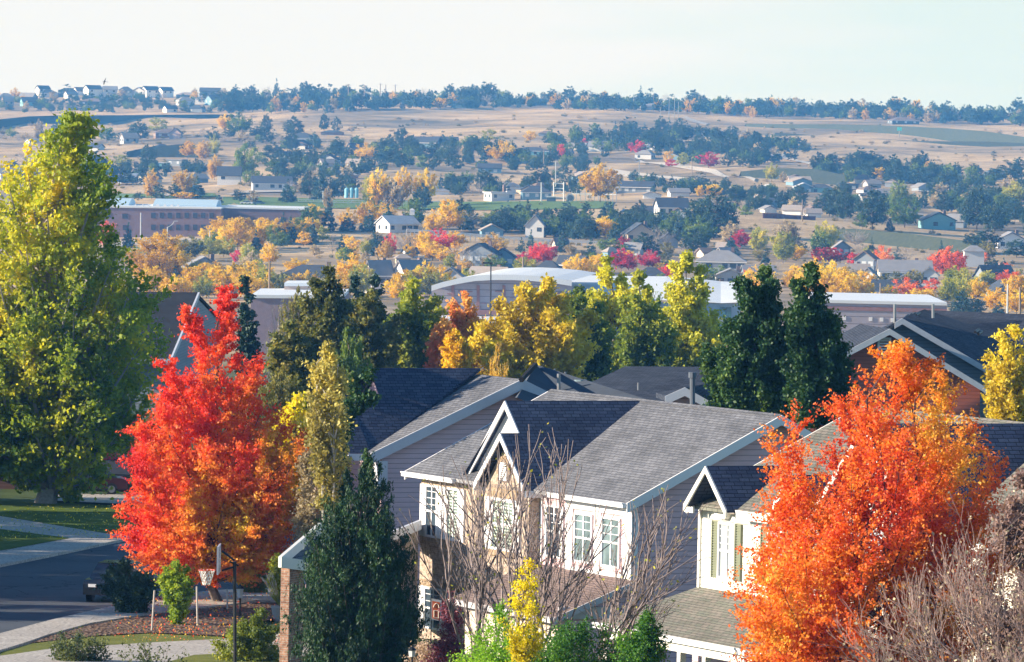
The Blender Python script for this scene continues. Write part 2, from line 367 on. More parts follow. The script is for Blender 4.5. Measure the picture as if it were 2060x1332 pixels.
def hero(name, label, cat, rows, D, base, leafm, barkm=None, seed=1, nb=900, per=60, leaf=.09, sig=.28, crown_name='crown', ry=.8, up=None, upw=0., aspect=.62, group=None, kseg=5, **k):
    k.setdefault('boughs', 46)
    rng = np.random.default_rng(seed); zs, cx, rx = outline(rows, D, base)
    rx = np.maximum(rx - sig * .8, .05)
    z0, z1 = zs[0], zs[-1]
    L, T, S = tree_geo(rng, zs, cx, rx, ry, z0, z1, nb, per, sig, k.pop('rise', .6), leaf, None, **k)
    e = empty(name, base, label, cat, group)
    me = leaves(crown_name, L, leaf, T, leafm, rng, aspect, up, upw); link(crown_name, me, e, (0, 0, 0))
    link('trunk', tubes('trunk', S, barkm or BARK, kseg), e, (0, 0, 0)); return e
# --- unit templates (height 1, width about 1 in x) for the many smaller trees
def ball_rows(kind):
    R = {'round': [(.16, .16), (.25, .36), (.42, .48), (.6, .5), (.78, .42), (.9, .27), (1, .08)],
         'oval': [(.1, .18), (.25, .36), (.45, .47), (.65, .43), (.85, .26), (1, .06)],
         'column': [(.05, .25), (.25, .42), (.5, .5), (.75, .4), (.92, .2), (1, .05)],
         'pine': [(.12, .2), (.22, .4), (.4, .5), (.58, .44), (.75, .36), (.9, .2), (1, .06)],
         'spruce': [(.03, .44), (.12, .5), (.35, .37), (.6, .23), (.82, .1), (1, .015)],
         'shrub': [(.0, .36), (.25, .5), (.55, .5), (.8, .36), (1, .12)],
         'bare': [(.15, .12), (.35, .38), (.6, .5), (.8, .42), (1, .2)]}[kind]
    a = np.array(R); return a[:, 0], a[:, 1]
TPL = {}
def template(kind, level, mat, var):
    key = (kind, level, mat.name, var)
    if key in TPL: return TPL[key]
    rng = np.random.default_rng(len(kind) * 131 + level * 17 + var * 7 + ord(kind[0]))
    zs, rx = ball_rows(kind)
    nb, per, leaf, sig = {0: (150, 10, .042, .032), 1: (330, 17, .027, .026), 2: (700, 32, .0145, .018)}[level]
    if kind in ('spruce', 'pine'): leaf *= .85; per = int(per * 1.25)
    if kind == 'bare': leaf *= .4; nb = int(nb * 1.6); per = max(3, per // 4)
    ks = dict(rise={'spruce': -.25, 'pine': .1, 'column': 1.6, 'round': .6, 'oval': .9, 'shrub': .8, 'bare': .9}[kind],
              inner={'spruce': .15, 'pine': .5}.get(kind, .45), tr=.016 if kind != 'bare' else .02, twig=.014 if kind != 'bare' else .012, outb=.5)
    def tf(L, rng): return .32 + .22 * np.sin(L[:, 0] * 5 + var) * np.sin(L[:, 2] * 7 + var * 2) + .12 * L[:, 2] + .1
    L, T, S = tree_geo(rng, zs, np.zeros(len(zs)), rx, 1.0, zs[0], 1.0, nb, per, sig, ks.pop('rise'), leaf, None, tfun=tf, flat=.5 if kind in ('pine', 'spruce') else .75, boughs={'pine': (30, 44, 60), 'spruce': (34, 50, 80)}.get(kind, (28, 42, 60))[level], spray=.12 if kind == 'spruce' else .24, **ks)
    cm = leaves('crown', L, leaf, T, mat, rng, .6)
    tm = tubes('trunk', S, BARKL if kind == 'bare' else BARK, 3)
    if level == 0:      # crown and trunk in one small mesh
        b = bmesh.new(); b.from_mesh(cm); nf = len(b.faces); b.from_mesh(tm); b.faces.ensure_lookup_table()
        for f in b.faces[nf:]: f.material_index = 1
        me = bpy.data.meshes.new('tree'); b.to_mesh(me); b.free(); me.materials.append(mat); me.materials.append(tm.materials[0]); TPL[key] = (me,)
    else: TPL[key] = (cm, tm)
    return TPL[key]
_c = lambda s, v=1.: tuple(x * v for x in s)
LM = {
 'pine': leafmat('pine_needles', [(.1, (.010, .028, .022)), (.45, (.020, .048, .032)), (.8, (.04, .075, .04))], .15, .35),
 'spruce': leafmat('blue_spruce_needles', [(.1, (.012, .04, .045)), (.5, (.03, .075, .075)), (.9, (.06, .12, .10))], .15, .3),
 'green': leafmat('green_leaves', [(.1, (.03, .07, .015)), (.5, (.09, .15, .025)), (.9, (.2, .24, .04))], .35, .35),
 'lime': leafmat('yellow_green_leaves', [(.1, (.09, .12, .015)), (.5, (.24, .26, .03)), (.9, (.48, .42, .05))], .4, .3),
 'yellow': leafmat('yellow_leaves', [(.1, (.34, .20, .005)), (.5, (.56, .38, .01)), (.9, (.6, .46, .02))], .4, .3),
 'gold': leafmat('orange_gold_leaves', [(.1, (.28, .16, .004)), (.5, (.46, .31, .004)), (.9, (.54, .41, .006))], .4, .3),
 'peach': leafmat('peach_brown_leaves', [(.1, (.24, .15, .02)), (.5, (.42, .29, .05)), (.9, (.50, .38, .09))], .4, .3),
 'red': leafmat('red_leaves', [(.1, (.22, .012, .02)), (.5, (.52, .035, .035)), (.9, (.70, .13, .06))], .4, .3),
 'crimson': leafmat('crimson_leaves', [(.1, (.12, .01, .03)), (.5, (.36, .02, .06)), (.9, (.55, .06, .10))], .4, .3),
 'rust': leafmat('rust_red_leaves', [(.1, (.25, .04, .015)), (.5, (.58, .12, .03)), (.9, (.75, .26, .06))], .4, .3),
 'tan': leafmat('tan_twigs_and_leaves', [(.1, (.14, .11, .07)), (.5, (.30, .25, .16)), (.9, (.45, .38, .25))], .3, .3),
 'grey': leafmat('grey_twigs', [(.1, (.12, .11, .11)), (.5, (.26, .23, .22)), (.9, (.40, .36, .33))], .2, .3),
 'olive': leafmat('olive_leaves', [(.1, (.04, .05, .012)), (.5, (.12, .12, .025)), (.9, (.26, .22, .05))], .35, .3),
}
# words for labels: colour key -> (adjective, noun, category, shape, object name)
KW = {'P': ('dark blue-green', 'pine', 'pine', 'pine', 'pine', 'pine_tree'), 'S': ('dark conical', 'spruce', 'spruce', 'spruce', 'spruce', 'spruce_tree'),
      'G': ('green', 'leafy tree', 'tree', 'round', 'green', 'leafy_tree'), 'L': ('yellow-green', 'leafy tree', 'tree', 'round', 'lime', 'leafy_tree'),
      'Y': ('bright yellow', 'tree', 'tree', 'round', 'yellow', 'autumn_tree'), 'O': ('orange-gold', 'tree', 'tree', 'round', 'gold', 'autumn_tree'),
      'E': ('peach-brown', 'tree', 'tree', 'oval', 'peach', 'autumn_tree'), 'R': ('red', 'tree', 'tree', 'round', 'red', 'maple_tree'),
      'C': ('dark crimson', 'tree', 'tree', 'round', 'crimson', 'maple_tree'), 'U': ('rust-orange', 'tree', 'tree', 'round', 'rust', 'maple_tree'),
      'T': ('pale tan', 'tree', 'tree', 'oval', 'tan', 'dry_leafed_tree'), 'B': ('bare grey', 'tree', 'tree', 'bare', 'grey', 'bare_tree'),
      'V': ('olive', 'tree', 'tree', 'round', 'olive', 'leafy_tree')}
MASS = []       # what is past the count of single pines: one woodland
def mass_tree(px, py, h, w, seed, keys='PPPPSG'):
    rr = random.Random(seed); P = hit(px, py); k = P[1] / F_PX; MASS.append((rr.choice(keys), rr.randrange(4), P, w * k, h * k, rr.uniform(0, 6.28)))
def build_mass():
    for key, nm in (('P', 'pine'), ('S', 'spruce'), ('G', 'green'), ('x', 'tan'), ('y', 'olive')):
        st = 2 if key in 'PSG' else 9
        V, A = [], []; shp = {'P': 'pine', 'S': 'spruce', 'G': 'round'}.get(key, 'shrub')
        for k, var, P, w, h, rz in MASS:
            if k != key: continue
            me = template(shp, 1, LM[nm], var)[0]; n = len(me.vertices); co = np.empty(n * 3, np.float32); me.vertices.foreach_get('co', co); co = co.reshape(-1, 4, 3)[::st]; t = np.empty(n // 4, np.float32); me.attributes['tint'].data.foreach_get('value', t); t = t[::st]
            c = co.mean(1, keepdims=True); co = c + (co - c) * (1.35 if st == 2 else 2.6); ca, sa = math.cos(rz), math.sin(rz); x, y, z = co[..., 0] * w, co[..., 1] * w, co[..., 2] * h
            V.append(np.stack([x * ca - y * sa + P[0], x * sa + y * ca + P[1], z + P[2]], -1).reshape(-1, 3)); A.append(t + random.Random(int(P[0] * 9)).uniform(-.15, .15))
        if V: me = qmesh('woodland', np.concatenate(V), len(np.concatenate(V)) // 4, LM[nm], 4, np.concatenate(A)); o = link('woodland' if key in 'PSG' else 'scrub', me); o['kind'] = 'stuff'; o['label'] = {'P': 'mass of further dark pines filling the far hillside groves', 'S': 'mass of further dark spruces filling the far hillside groves', 'G': 'mass of further green trees filling the far hillside groves', 'x': 'low tan scrub dotted over the dry hillside', 'y': 'low olive scrub dotted over the dry hillside'}[key]
PLACED = []      # (object, adj, noun, px, py, place, size words) for the labels
def treeat(key, px, py, h, w, place, D=None, base=None, level=None, seed=None, adj=None, shape=None):
    """a tree whose foot shows at pixel (px, py), h x w pixels"""
    P = hit(px, py) if D is None else W(px, py, D)
    if D is not None and base is None: P[2] = float(G(P[0], P[1])); Hm = (W(px, py - h, D)[2] - P[2])
    else: Hm = h * P[1] / F_PX
    wm = w * P[1] / F_PX
    a, noun, cat, shp, mk, oname = KW[key]; shp = shape or shp
    rr = random.Random(seed if seed is not None else int(px * 7 + py * 13)); var = rr.randrange(4)
    if level is None: level = 0 if h < 34 else 1 if h < 110 else 2
    tpl = template(shp, level, LM[mk], var)
    sc = (wm, wm * rr.uniform(.8, 1.1), Hm); rz = rr.uniform(0, 6.28)
    if level == 0:
        o = bpy.data.objects.new(oname, tpl[0]); COL.objects.link(o); root = o
        o.location = tuple(P); o.scale = sc; o.rotation_euler = (0, 0, rz)
    else:
        root = empty(oname, P)
        for nm, me in zip(('crown', 'trunk'), tpl):
            o = bpy.data.objects.new(nm, me); COL.objects.link(o); o.parent = root; o.scale = sc; o.rotation_euler = (0, 0, rz)
    root['category'] = cat
    sz = ('tall ' if h > 1.6 * w else 'broad ' if w > 1.15 * h else '')
    PLACED.append((root, (adj or a), noun, px, py, place, sz, 'trees ' + place)); return root
# ---------------------------------------------------------------- ground
def ground_mat():
    m, t, o = newmat('ground_cover'); tc = nd(t, 'ShaderNodeTexCoord'); P = tc.outputs['Object']
    big = noise(t, P, .006, 5, .6); mid = noise(t, P, .035, 5, .65); fine = noise(t, P, .5, 3)
    dry = ramp(t, math_(t, 'ADD', math_(t, 'MULTIPLY', mid, .65), math_(t, 'MULTIPLY', fine, .35)), [(.36, (.26, .185, .11)), (.5, (.52, .385, .225)), (.66, (.66, .51, .32))])
    scrub = ramp(t, mid, [(.35, (.11, .105, .075)), (.65, (.28, .225, .16))])
    col = mixc(t, ramp(t, big, [(.47, (0, 0, 0)), (.60, (.85, .85, .85))]), dry, scrub)
    at = nd(t, 'ShaderNodeAttribute', attribute_name='green')
    grs = ramp(t, math_(t, 'ADD', math_(t, 'MULTIPLY', noise(t, P, .25, 4), .6), math_(t, 'MULTIPLY', noise(t, P, 4, 2), .4)), [(.35, (.035, .055, .015)), (.65, (.09, .12, .03))])
    col = mixc(t, at.outputs['Fac'], col, grs)
    finish(t, o, col, .95, bump=mid, dist=.5, spec=.1); return m
def make_ground():
    rows = np.concatenate([np.arange(-60, 150, 15.), np.arange(150, 330, 5.), np.arange(330, 1400, 18.), np.arange(1400, 4300, 13.), np.arange(4300, 6001, 100.)])
    cols = np.linspace(-1.6, 1.6, 240); cols = np.sign(cols) * np.abs(cols) ** 1.9
    X = np.zeros((len(rows), len(cols)))
    for i, y in enumerate(rows): X[i] = cols * max(y, 60) * .55 + cols * 60
    Y = np.repeat(rows[:, None], len(cols), 1); Z = G(X, Y)
    V = np.stack([X, Y, Z], -1).reshape(-1, 3); nr, nc = X.shape
    idx = np.arange(nr * nc).reshape(nr, nc); Fq = np.stack([idx[:-1, :-1], idx[:-1, 1:], idx[1:, 1:], idx[1:, :-1]], -1).reshape(-1, 4)
    me = bpy.data.meshes.new('ground'); me.vertices.add(len(V)); me.vertices.foreach_set('co', V.astype(np.float32).ravel())
    me.loops.add(Fq.size); me.loops.foreach_set('vertex_index', Fq.ravel().astype(np.int32)); me.polygons.add(len(Fq))
    me.polygons.foreach_set('loop_start', np.arange(0, Fq.size, 4, dtype=np.int32)); me.update(calc_edges=True)
    g = np.clip((900 - V[:, 1]) / 300, 0, 1)
    a = me.attributes.new('green', 'FLOAT', 'POINT'); a.data.foreach_set('value', g.astype(np.float32))
    me.shade_smooth(); me.materials.append(ground_mat()); o = bpy.data.objects.new('ground', me); COL.objects.link(o); o['kind'] = 'structure'
make_ground()
def drape(name, pts, mat, off=.05, kind='structure', sub=4, th=.0, **k):
    """a ground patch whose outline runs through the given pixels"""
    H = [hit(x, y) for x, y in pts]; b = bmesh.new(); vs = [b.verts.new((p[0], p[1], 0)) for p in H]; b.faces.new(vs)
    bmesh.ops.triangulate(b, faces=b.faces[:])
    for _ in range(sub): bmesh.ops.subdivide_edges(b, edges=[e for e in b.edges if e.calc_length() > 1.2], cuts=1); bmesh.ops.triangulate(b, faces=b.faces[:])
    for v in b.verts: v.co.z = float(G(v.co.x, v.co.y)) + off
    if th:
        ed = [e for e in b.edges if e.is_boundary]; r = bmesh.ops.extrude_edge_only(b, edges=ed)
        for v in [g for g in r['geom'] if isinstance(g, bmesh.types.BMVert)]: v.co.z -= th
    bmesh.ops.recalc_face_normals(b, faces=b.faces[:])
    me = bpy.data.meshes.new(name); b.to_mesh(me); b.free()
    if me.polygons and sum(p.normal.z for p in me.polygons) < 0: me.flip_normals()
    auto_uv(me); me.materials.append(mat); o = link(name, me); o['kind'] = kind; return props(o, **k)
GRASS = None
def grassm(name, c1, c2):
    m, t, o = newmat(name); tc = nd(t, 'ShaderNodeTexCoord'); P = tc.outputs['Object']
    f = math_(t, 'ADD', math_(t, 'MULTIPLY', noise(t, P, .7, 5), .5), math_(t, 'MULTIPLY', noise(t, P, 18, 2), .5))
    finish(t, o, ramp(t, f, [(.35, c1), (.65, c2)]), .95, bump=noise(t, P, 25, 3), dist=.06, spec=.1); return m
def asphm():
    m, t, o = newmat('asphalt'); P = nd(t, 'ShaderNodeTexCoord').outputs['Object']
    v = nd(t, 'ShaderNodeTexVoronoi', Scale=.16, feature='DISTANCE_TO_EDGE'); w = nd(t, 'ShaderNodeVectorMath', operation='ADD'); nz = nd(t, 'ShaderNodeTexNoise', Scale=.5, Detail=4.0); t.links.new(P, nz.inputs['Vector']); t.links.new(P, w.inputs[0])
    sc = nd(t, 'ShaderNodeVectorMath', operation='SCALE'); sc.inputs['Scale'].default_value = 3.0; t.links.new(nz.outputs['Color'], sc.inputs[0]); t.links.new(sc.outputs[0], w.inputs[1]); t.links.new(w.outputs[0], v.inputs['Vector'])
    base = ramp(t, math_(t, 'ADD', math_(t, 'MULTIPLY', noise(t, P, .12, 5), .7), math_(t, 'MULTIPLY', noise(t, P, 6, 2), .3)), [(.35, (.060, .072, .090)), (.65, (.10, .115, .135))])
    finish(t, o, mixc(t, math_(t, 'LESS_THAN', v.outputs['Distance'], .006), base, (.015, .016, .02)), .85, bump=noise(t, P, 20, 2), dist=.02, spec=.2); return m
ASPH = asphm()
LAWN = grassm('lawn_grass', (.06, .10, .015), (.15, .20, .03)); LAWN2 = grassm('dry_lawn_grass', (.12, .15, .03), (.26, .26, .07))
FIELDG = grassm('sports_field_grass', (.10, .18, .05), (.18, .26, .09))
def mulchm():
    m, t, o = newmat('bark_mulch'); tc = nd(t, 'ShaderNodeTexCoord'); P = tc.outputs['Object']
    v = nd(t, 'ShaderNodeTexVoronoi', Scale=7.0); t.links.new(P, v.inputs['Vector'])
    finish(t, o, ramp(t, v.outputs['Color'], [(.2, (.07, .04, .03)), (.5, (.16, .10, .07)), (.8, (.30, .21, .15))]), .95, bump=v.outputs['Distance'], dist=.1, spec=.1); return m
MULCH = mulchm()
drape('street', [(-260, 1345), (-60, 1300), (0, 1283), (100, 1256), (253, 1221), (330, 1207), (430, 1195), (560, 1180), (700, 1172), (700, 1062), (520, 1066), (330, 1078), (227, 1095), (94, 1124), (0, 1143), (-60, 1160), (-260, 1180)], ASPH, .03)
SLAB = brick('pale_concrete_slab', (.46, .43, .39), (.53, .50, .45), (.20, .19, .17), 1.7, 1.7)
drape('sidewalk', [(-260, 1345), (-60, 1300), (0, 1283), (100, 1256), (253, 1221), (330, 1207), (430, 1195), (520, 1190), (600, 1192), (600, 1217), (520, 1217), (324, 1239), (181, 1262), (97, 1285), (0, 1317), (-60, 1340), (-200, 1400)], SLAB, .16, th=.2)
drape('sidewalk', [(-60, 1160), (0, 1143), (94, 1124), (227, 1095), (224, 1081), (120, 1064), (0, 1044), (-80, 1032), (-80, 1060), (0, 1072), (139, 1089), (0, 1114), (-60, 1130)], SLAB, .15, th=.2)
drape('sidewalk', [(227, 1095), (330, 1078), (520, 1066), (700, 1062), (700, 1050), (520, 1052), (330, 1064), (224, 1081)], SLAB, .15, th=.2)
drape('lawn', [(-80, 1059), (0, 1071), (140, 1089), (0, 1115), (-80, 1131)], LAWN, .17)
drape('lawn', [(-100, 1030), (0, 1043), (120, 1063), (224, 1080), (330, 1063), (520, 1050), (520, 1020), (230, 1022), (80, 1015), (-100, 1008)], LAWN, .14)
drape('driveway', [(60, 1012), (130, 1000), (300, 1000), (330, 1018), (230, 1020)], SLAB, .19)
drape('mulch_bed', [(60, 1300), (97, 1286), (181, 1263), (324, 1240), (430, 1228), (520, 1218), (600, 1218), (600, 1240), (500, 1262), (455, 1286), (300, 1279), (200, 1285)], MULCH, .12)
drape('lawn', [(0, 1318), (60, 1301), (130, 1292), (200, 1286), (300, 1280), (455, 1287), (440, 1292), (300, 1299), (200, 1304), (100, 1312), (0, 1326)], LAWN2, .10)
drape('driveway', [(-200, 1400), (0, 1327), (100, 1313), (300, 1300), (440, 1293), (600, 1275), (640, 1330), (470, 1350), (380, 1334), (100, 1400), (-100, 1480)], SLAB, .13, th=.1)
drape('lawn', [(320, 1345), (390, 1327), (480, 1322), (620, 1330), (640, 1430), (200, 1430)], LAWN2, .16)

# ---------------------------------------------------------------- house pieces
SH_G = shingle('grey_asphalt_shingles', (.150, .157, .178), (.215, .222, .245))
SH_D = shingle('dark_asphalt_shingles', (.040, .050, .075), (.075, .088, .12))
SH_N = shingle('green_grey_asphalt_shingles', (.19, .20, .165), (.27, .24, .21))
SH_B = shingle('brown_asphalt_shingles', (.20, .15, .14), (.27, .20, .18))
SD_M = siding('mauve_siding', (.70, .46, .48)); SD_L = siding('lavender_siding', (.72, .53, .57)); SD_C = siding('cream_siding', (.72, .71, .60), .2)
BRK = brick('tan_brick', (.38, .29, .22), (.52, .42, .34), (.50, .45, .38)); BRK2 = brick('brown_soldier_brick', (.34, .24, .14), (.42, .31, .20), (.42, .36, .3), .22, .075)
OLIVE = plain('olive_shutter_paint', (.19, .21, .14), .5, .08); BLIND = plain('closed_window_blinds', (.34, .38, .40), .5, .15, 3)
def slatm():
    m, t, o = newmat('glass_over_white_slats'); uv = nd(t, 'ShaderNodeTexCoord'); s = nd(t, 'ShaderNodeSeparateXYZ'); t.links.new(uv.outputs['UV'], s.inputs[0])
    fr = math_(t, 'FRACT', math_(t, 'DIVIDE', s.outputs[1], .11)); col = ramp(t, fr, [(.4, (.12, .17, .15)), (.55, (.50, .58, .50))])
    finish(t, o, col, .12, spec=.7); return m
SLAT = slatm()
def roofquad(mb, pts, th=.14): mb.prism(pts, (0, 0, -th))
def rake(mb, A, B, drop, vec): mb.prism([A, B, B - np.array([0, 0, drop]), A - np.array([0, 0, drop])], vec)
def window(fr, par, a0, a1, z0, z1, b, cols=2, rows=2, shutter=None, sw=.42, glass=None, sill=None, fw=.07, double=True, name='window'):
    """window in the plane depth b, outside towards -b; a0<a1"""
    mb = MB(); g = b - .05
    for A0, A1, Z0, Z1 in ((a0, a0 + fw, z0, z1), (a1 - fw, a1, z0, z1), (a0 + fw, a1 - fw, z1 - fw, z1), (a0 + fw, a1 - fw, z0, z0 + fw)): mb.box(fr, A0, A1, g - .02, b + .02, Z0, Z1)
    zm = (z0 + z1) / 2
    if double: mb.box(fr, a0 + fw, a1 - fw, g + .0, b, zm - .035, zm + .035)
    for c in range(1, cols):
        a = a0 + (a1 - a0) * c / cols; mb.box(fr, a - .012, a + .012, g + .012, b, zm + .035, z1 - fw)
        if c * 2 == cols: mb.box(fr, a - .03, a + .03, g + .005, b, z0 + fw, z1 - fw)
    for r in range(1, rows + 1):
        z = zm + (z1 - zm) * r / (rows + 1); mb.box(fr, a0 + fw, a1 - fw, g + .014, b, z - .011, z + .011)
    w = mb.build(name, WHITE, par)
    pm = MB(); pm.poly([fr.P(a1 - fw, b - .012, z0 + fw), fr.P(a0 + fw, b - .012, z0 + fw), fr.P(a0 + fw, b - .012, z1 - fw), fr.P(a1 - fw, b - .012, z1 - fw)]); pm.build('pane', glass or GLASS, w)
    if sill: MB().box(fr, a0 - .12, a1 + .12, b - .1, b + .02, z0 - .2, z0 - .003).build('sill', sill, w)
    if shutter:
        for A0, A1 in ((a0 - sw - .02, a0 - .02), (a1 + .02, a1 + sw + .02)):
            s = MB(); s.box(fr, A0, A0 + .05, b - .07, b + .01, z0, z1); s.box(fr, A1 - .05, A1, b - .07, b + .01, z0, z1)
            n = 22; s.box(fr, A0 + .05, A1 - .05, b - .03, b + .01, z0, z1)
            for i in range(n): z = z0 + (z1 - z0) * (i + .3) / n; s.box(fr, A0 + .05, A1 - .05, b - .055, b - .031, z, z + (z1 - z0) / n * .5)
            s.build('shutter', shutter, par)
    return w
def wallpoly(mb, fr, pts, plane, val, th=.15):
    """wall slab in plane a=val or b=val; pts=(other coordinate, z)"""
    if plane == 'b': mb.prism([fr.P(a, val, z) for a, z in pts], fr.v * th)
    else: mb.prism([fr.P(val, b, z) for b, z in pts], fr.u * th)
def gutter(fr, par, a0, a1, b, z):
    mb = MB(); mb.box(fr, a0, a1, b - .13, b - .003, z - .17, z - .01); mb.box(fr, a0, a1, b - .16, b - .131, z - .05, z + .0); return mb.build('gutter', WHITE, par)

# ---------------------------------------------------------------- the mauve two-storey house in the middle
f1 = Frame((1260, 1012), 183, U1, V1)
h1 = empty('house', f1.P(8, 5, -6), 'two-storey house with sunlit grey shingle roof, brick bay gable and shaded mauve siding wall', 'house')
LEN, BR, HR = 16.06, 5.6, 2.95; sl = HR / BR
mb = MB(); roofquad(mb, [f1.P(0, 0, 0), f1.P(LEN, 0, 0), f1.P(LEN, BR, HR), f1.P(0, BR, HR)]); roofquad(mb, [f1.P(0, 2 * BR, 0), f1.P(0, BR, HR), f1.P(LEN, BR, HR), f1.P(LEN, 2 * BR, 0)])
mb.prism([f1.P(0, BR - .16, HR - .06), f1.P(0, BR, HR + .03), f1.P(0, BR + .16, HR - .06)], f1.u * LEN)
mb.build('roof', SH_G, h1)
ga, gh = 9.37, 2.92; sa, sh = 8.30, 1.85        # big and small cross gables, both at 45 degrees
mb = MB()
z45 = lambda a: gh - abs(a - ga)
roofquad(mb, [f1.P(ga, .4, gh), f1.P(ga, gh / sl, gh), f1.P(6.5, .10, .05), f1.P(6.5, .0, .05), f1.P(sa, .0, z45(sa)), f1.P(sa, .4, z45(sa))], .12)
roofquad(mb, [f1.P(sa, -.3, z45(sa)), f1.P(sa, .0, z45(sa)), f1.P(6.42, .0, -.03), f1.P(6.42, -.3, -.03)], .12)
roofquad(mb, [f1.P(ga, .4, gh), f1.P(ga, gh / sl, gh), f1.P(12.2, .2, .1), f1.P(12.2, .4, .1)], .12)
roofquad(mb, [f1.P(sa, -.3, z45(sa)), f1.P(sa, .45, z45(sa)), f1.P(10.18, .45, -.03), f1.P(10.18, -.3, -.03)], .12)
mb.build('cross_gable_roof', shingle('shade_tinted_shingles', (.048, .062, .11), (.085, .105, .16)), h1)  # grey roof's shingles, with the slope's shade painted in as darker blue
m_swt = plain('plain_white_trim', (.80, .79, .80), .5, .04)  # white trim paint, the same even colour on every board
for A_, B_, dr, vv in ((f1.P(0, 0, 0), f1.P(0, BR, HR), .34, -f1.u * .06), (f1.P(0, BR, HR), f1.P(0, 2 * BR, 0), .34, -f1.u * .06), (f1.P(LEN, 0, 0), f1.P(LEN, BR, HR), .30, f1.u * .06), (f1.P(LEN, BR, HR), f1.P(LEN, 2 * BR, 0), .30, f1.u * .06),
        (f1.P(ga, .4, gh), f1.P(12.2, .4, .1), .26, -f1.v * .05), (f1.P(ga, .4, gh), f1.P(sa, .4, z45(sa)), .26, -f1.v * .05), (f1.P(sa, -.3, z45(sa)), f1.P(10.18, -.3, -.03), .24, -f1.v * .05), (f1.P(sa, -.3, z45(sa)), f1.P(6.42, -.3, -.03), .24, -f1.v * .05)): rboard(f1, h1, A_, B_, dr, vv, m_swt)
MB().box(f1, 6.40, 6.45, -.3, .45, -.28, -.04).build('fascia', m_swt, h1); MB().box(f1, 10.14, 10.19, -.3, .45, -.28, -.04).build('fascia', m_swt, h1)
MB().prism([f1.P(12.15, .36, .12), f1.P(12.45, .36, .02), f1.P(12.45, .36, -.12), f1.P(12.0, .36, -.05)], f1.v * .1).build('fascia', m_swt, h1)
mb = MB(); mb.prism([f1.P(ga, .62, gh - .12), f1.P(11.9, .62, .3), f1.P(7.2, .62, .6)], f1.v * .1); mb.build('gable_panel', WHITE, h1)
# walls: brick on the left part and the bay, siding elsewhere
mb = MB(); wallpoly(mb, f1, [(10.15, -6), (15.7, -6), (15.7, -.05), (10.15, -.05)], 'b', .45)
wallpoly(mb, f1, [(6.75, -6), (10.0, -6), (10.0, -.1), (8.35, 1.6), (6.75, -.1)], 'b', 0.0)
wallpoly(mb, f1, [(.15, -6), (.6, -6), (.6, -.1), (.15, -.1)], 'a', 9.85); wallpoly(mb, f1, [(.15, -6), (.6, -6), (.6, -.1), (.15, -.1)], 'a', 6.75)
mb.build('brick_wall', BRK, h1)
mb = MB(); wallpoly(mb, f1, [(.35, -6), (6.74, -6), (6.74, -.08), (.35, -.08)], 'b', .45)
wallpoly(mb, f1, [(.601, -6.2), (10.8, -6.2), (10.8, -.02), (5.6, 2.72), (.601, -.02)], 'a', .36)
wallpoly(mb, f1, [(.601, -6.2), (10.8, -6.2), (10.8, -.02), (5.6, 2.72), (.601, -.02)], 'a', 15.55)
wallpoly(mb, f1, [(.52, -6), (15.54, -6), (15.54, -.1), (.52, -.1)], 'b', 10.65)
mb.build('siding_wall', SD_M, h1)
mb = MB(); mb.box(f1, .28, .36, .40, .60, -3.5, -.15); mb.box(f1, .28, .45, .36, .449, -6, -.15)
mb.box(f1, .30, 4.95, .40, .449, -.5, -.14); mb.box(f1, .45, .95, .41, .449, -2.6, -.51); mb.box(f1, 4.45, 4.95, .41, .449, -2.6, -.51); mb.box(f1, 2.5, 2.95, .41, .449, -2.6, -.51); mb.box(f1, .3, 4.95, .39, .449, -2.75, -2.5)
mb.box(f1, 6.6, 6.72, .40, .449, -2.6, -.2)
mb.build('trim_board', plain('plain_white_trim', (.8, .79, .8)), h1)
gutter(f1, h1, 12.2, LEN + .05, 0, 0); gutter(f1, h1, -.0, 5.2, 0, 0)
mb = MB(); mb.tube(f1.P(11.0, .36, -.2), f1.P(11.0, .36, -3.6), .05); mb.tube(f1.P(10.9, -.05, -.1), f1.P(11.0, .36, -.3), .05); mb.build('downspout', GREYM, h1)
MB().prism([f1.P(LEN, 0, -.02), f1.P(LEN, .44, -.02), f1.P(0.3, .44, -.02), f1.P(0.3, 0, -.02)], (0, 0, -.1)).build('soffit', WHITE, h1)
window(f1, h1, 14.35, 15.25, -2.3, -.42, .45, 2, 3, WHITE, .38, None, BRK2); window(f1, h1, 12.7, 13.6, -2.3, -.42, .45, 2, 3, WHITE, .38, SLAT, BRK2)
window(f1, h1, 7.72, 9.35, -2.28, -.46, 0.0, 4, 2, WHITE, .45, SLAT, BRK2, .09)
window(f1, h1, 1.15, 2.4, -2.32, -.62, .45, 2, 2, None, 0, glassm('pale_reflecting_glass', (.10, .14, .15), .08)); window(f1, h1, 3.05, 4.3, -2.32, -.62, .45, 2, 2, None, 0, MATS['pale_reflecting_glass'])
window(f1, h1, 5.2, 6.3, -2.3, -.5, .45, 2, 2, WHITE, .12)
window(f1, h1, 13.9, 15.2, -5.6, -4.1, .45, 2, 2, WHITE, .4)
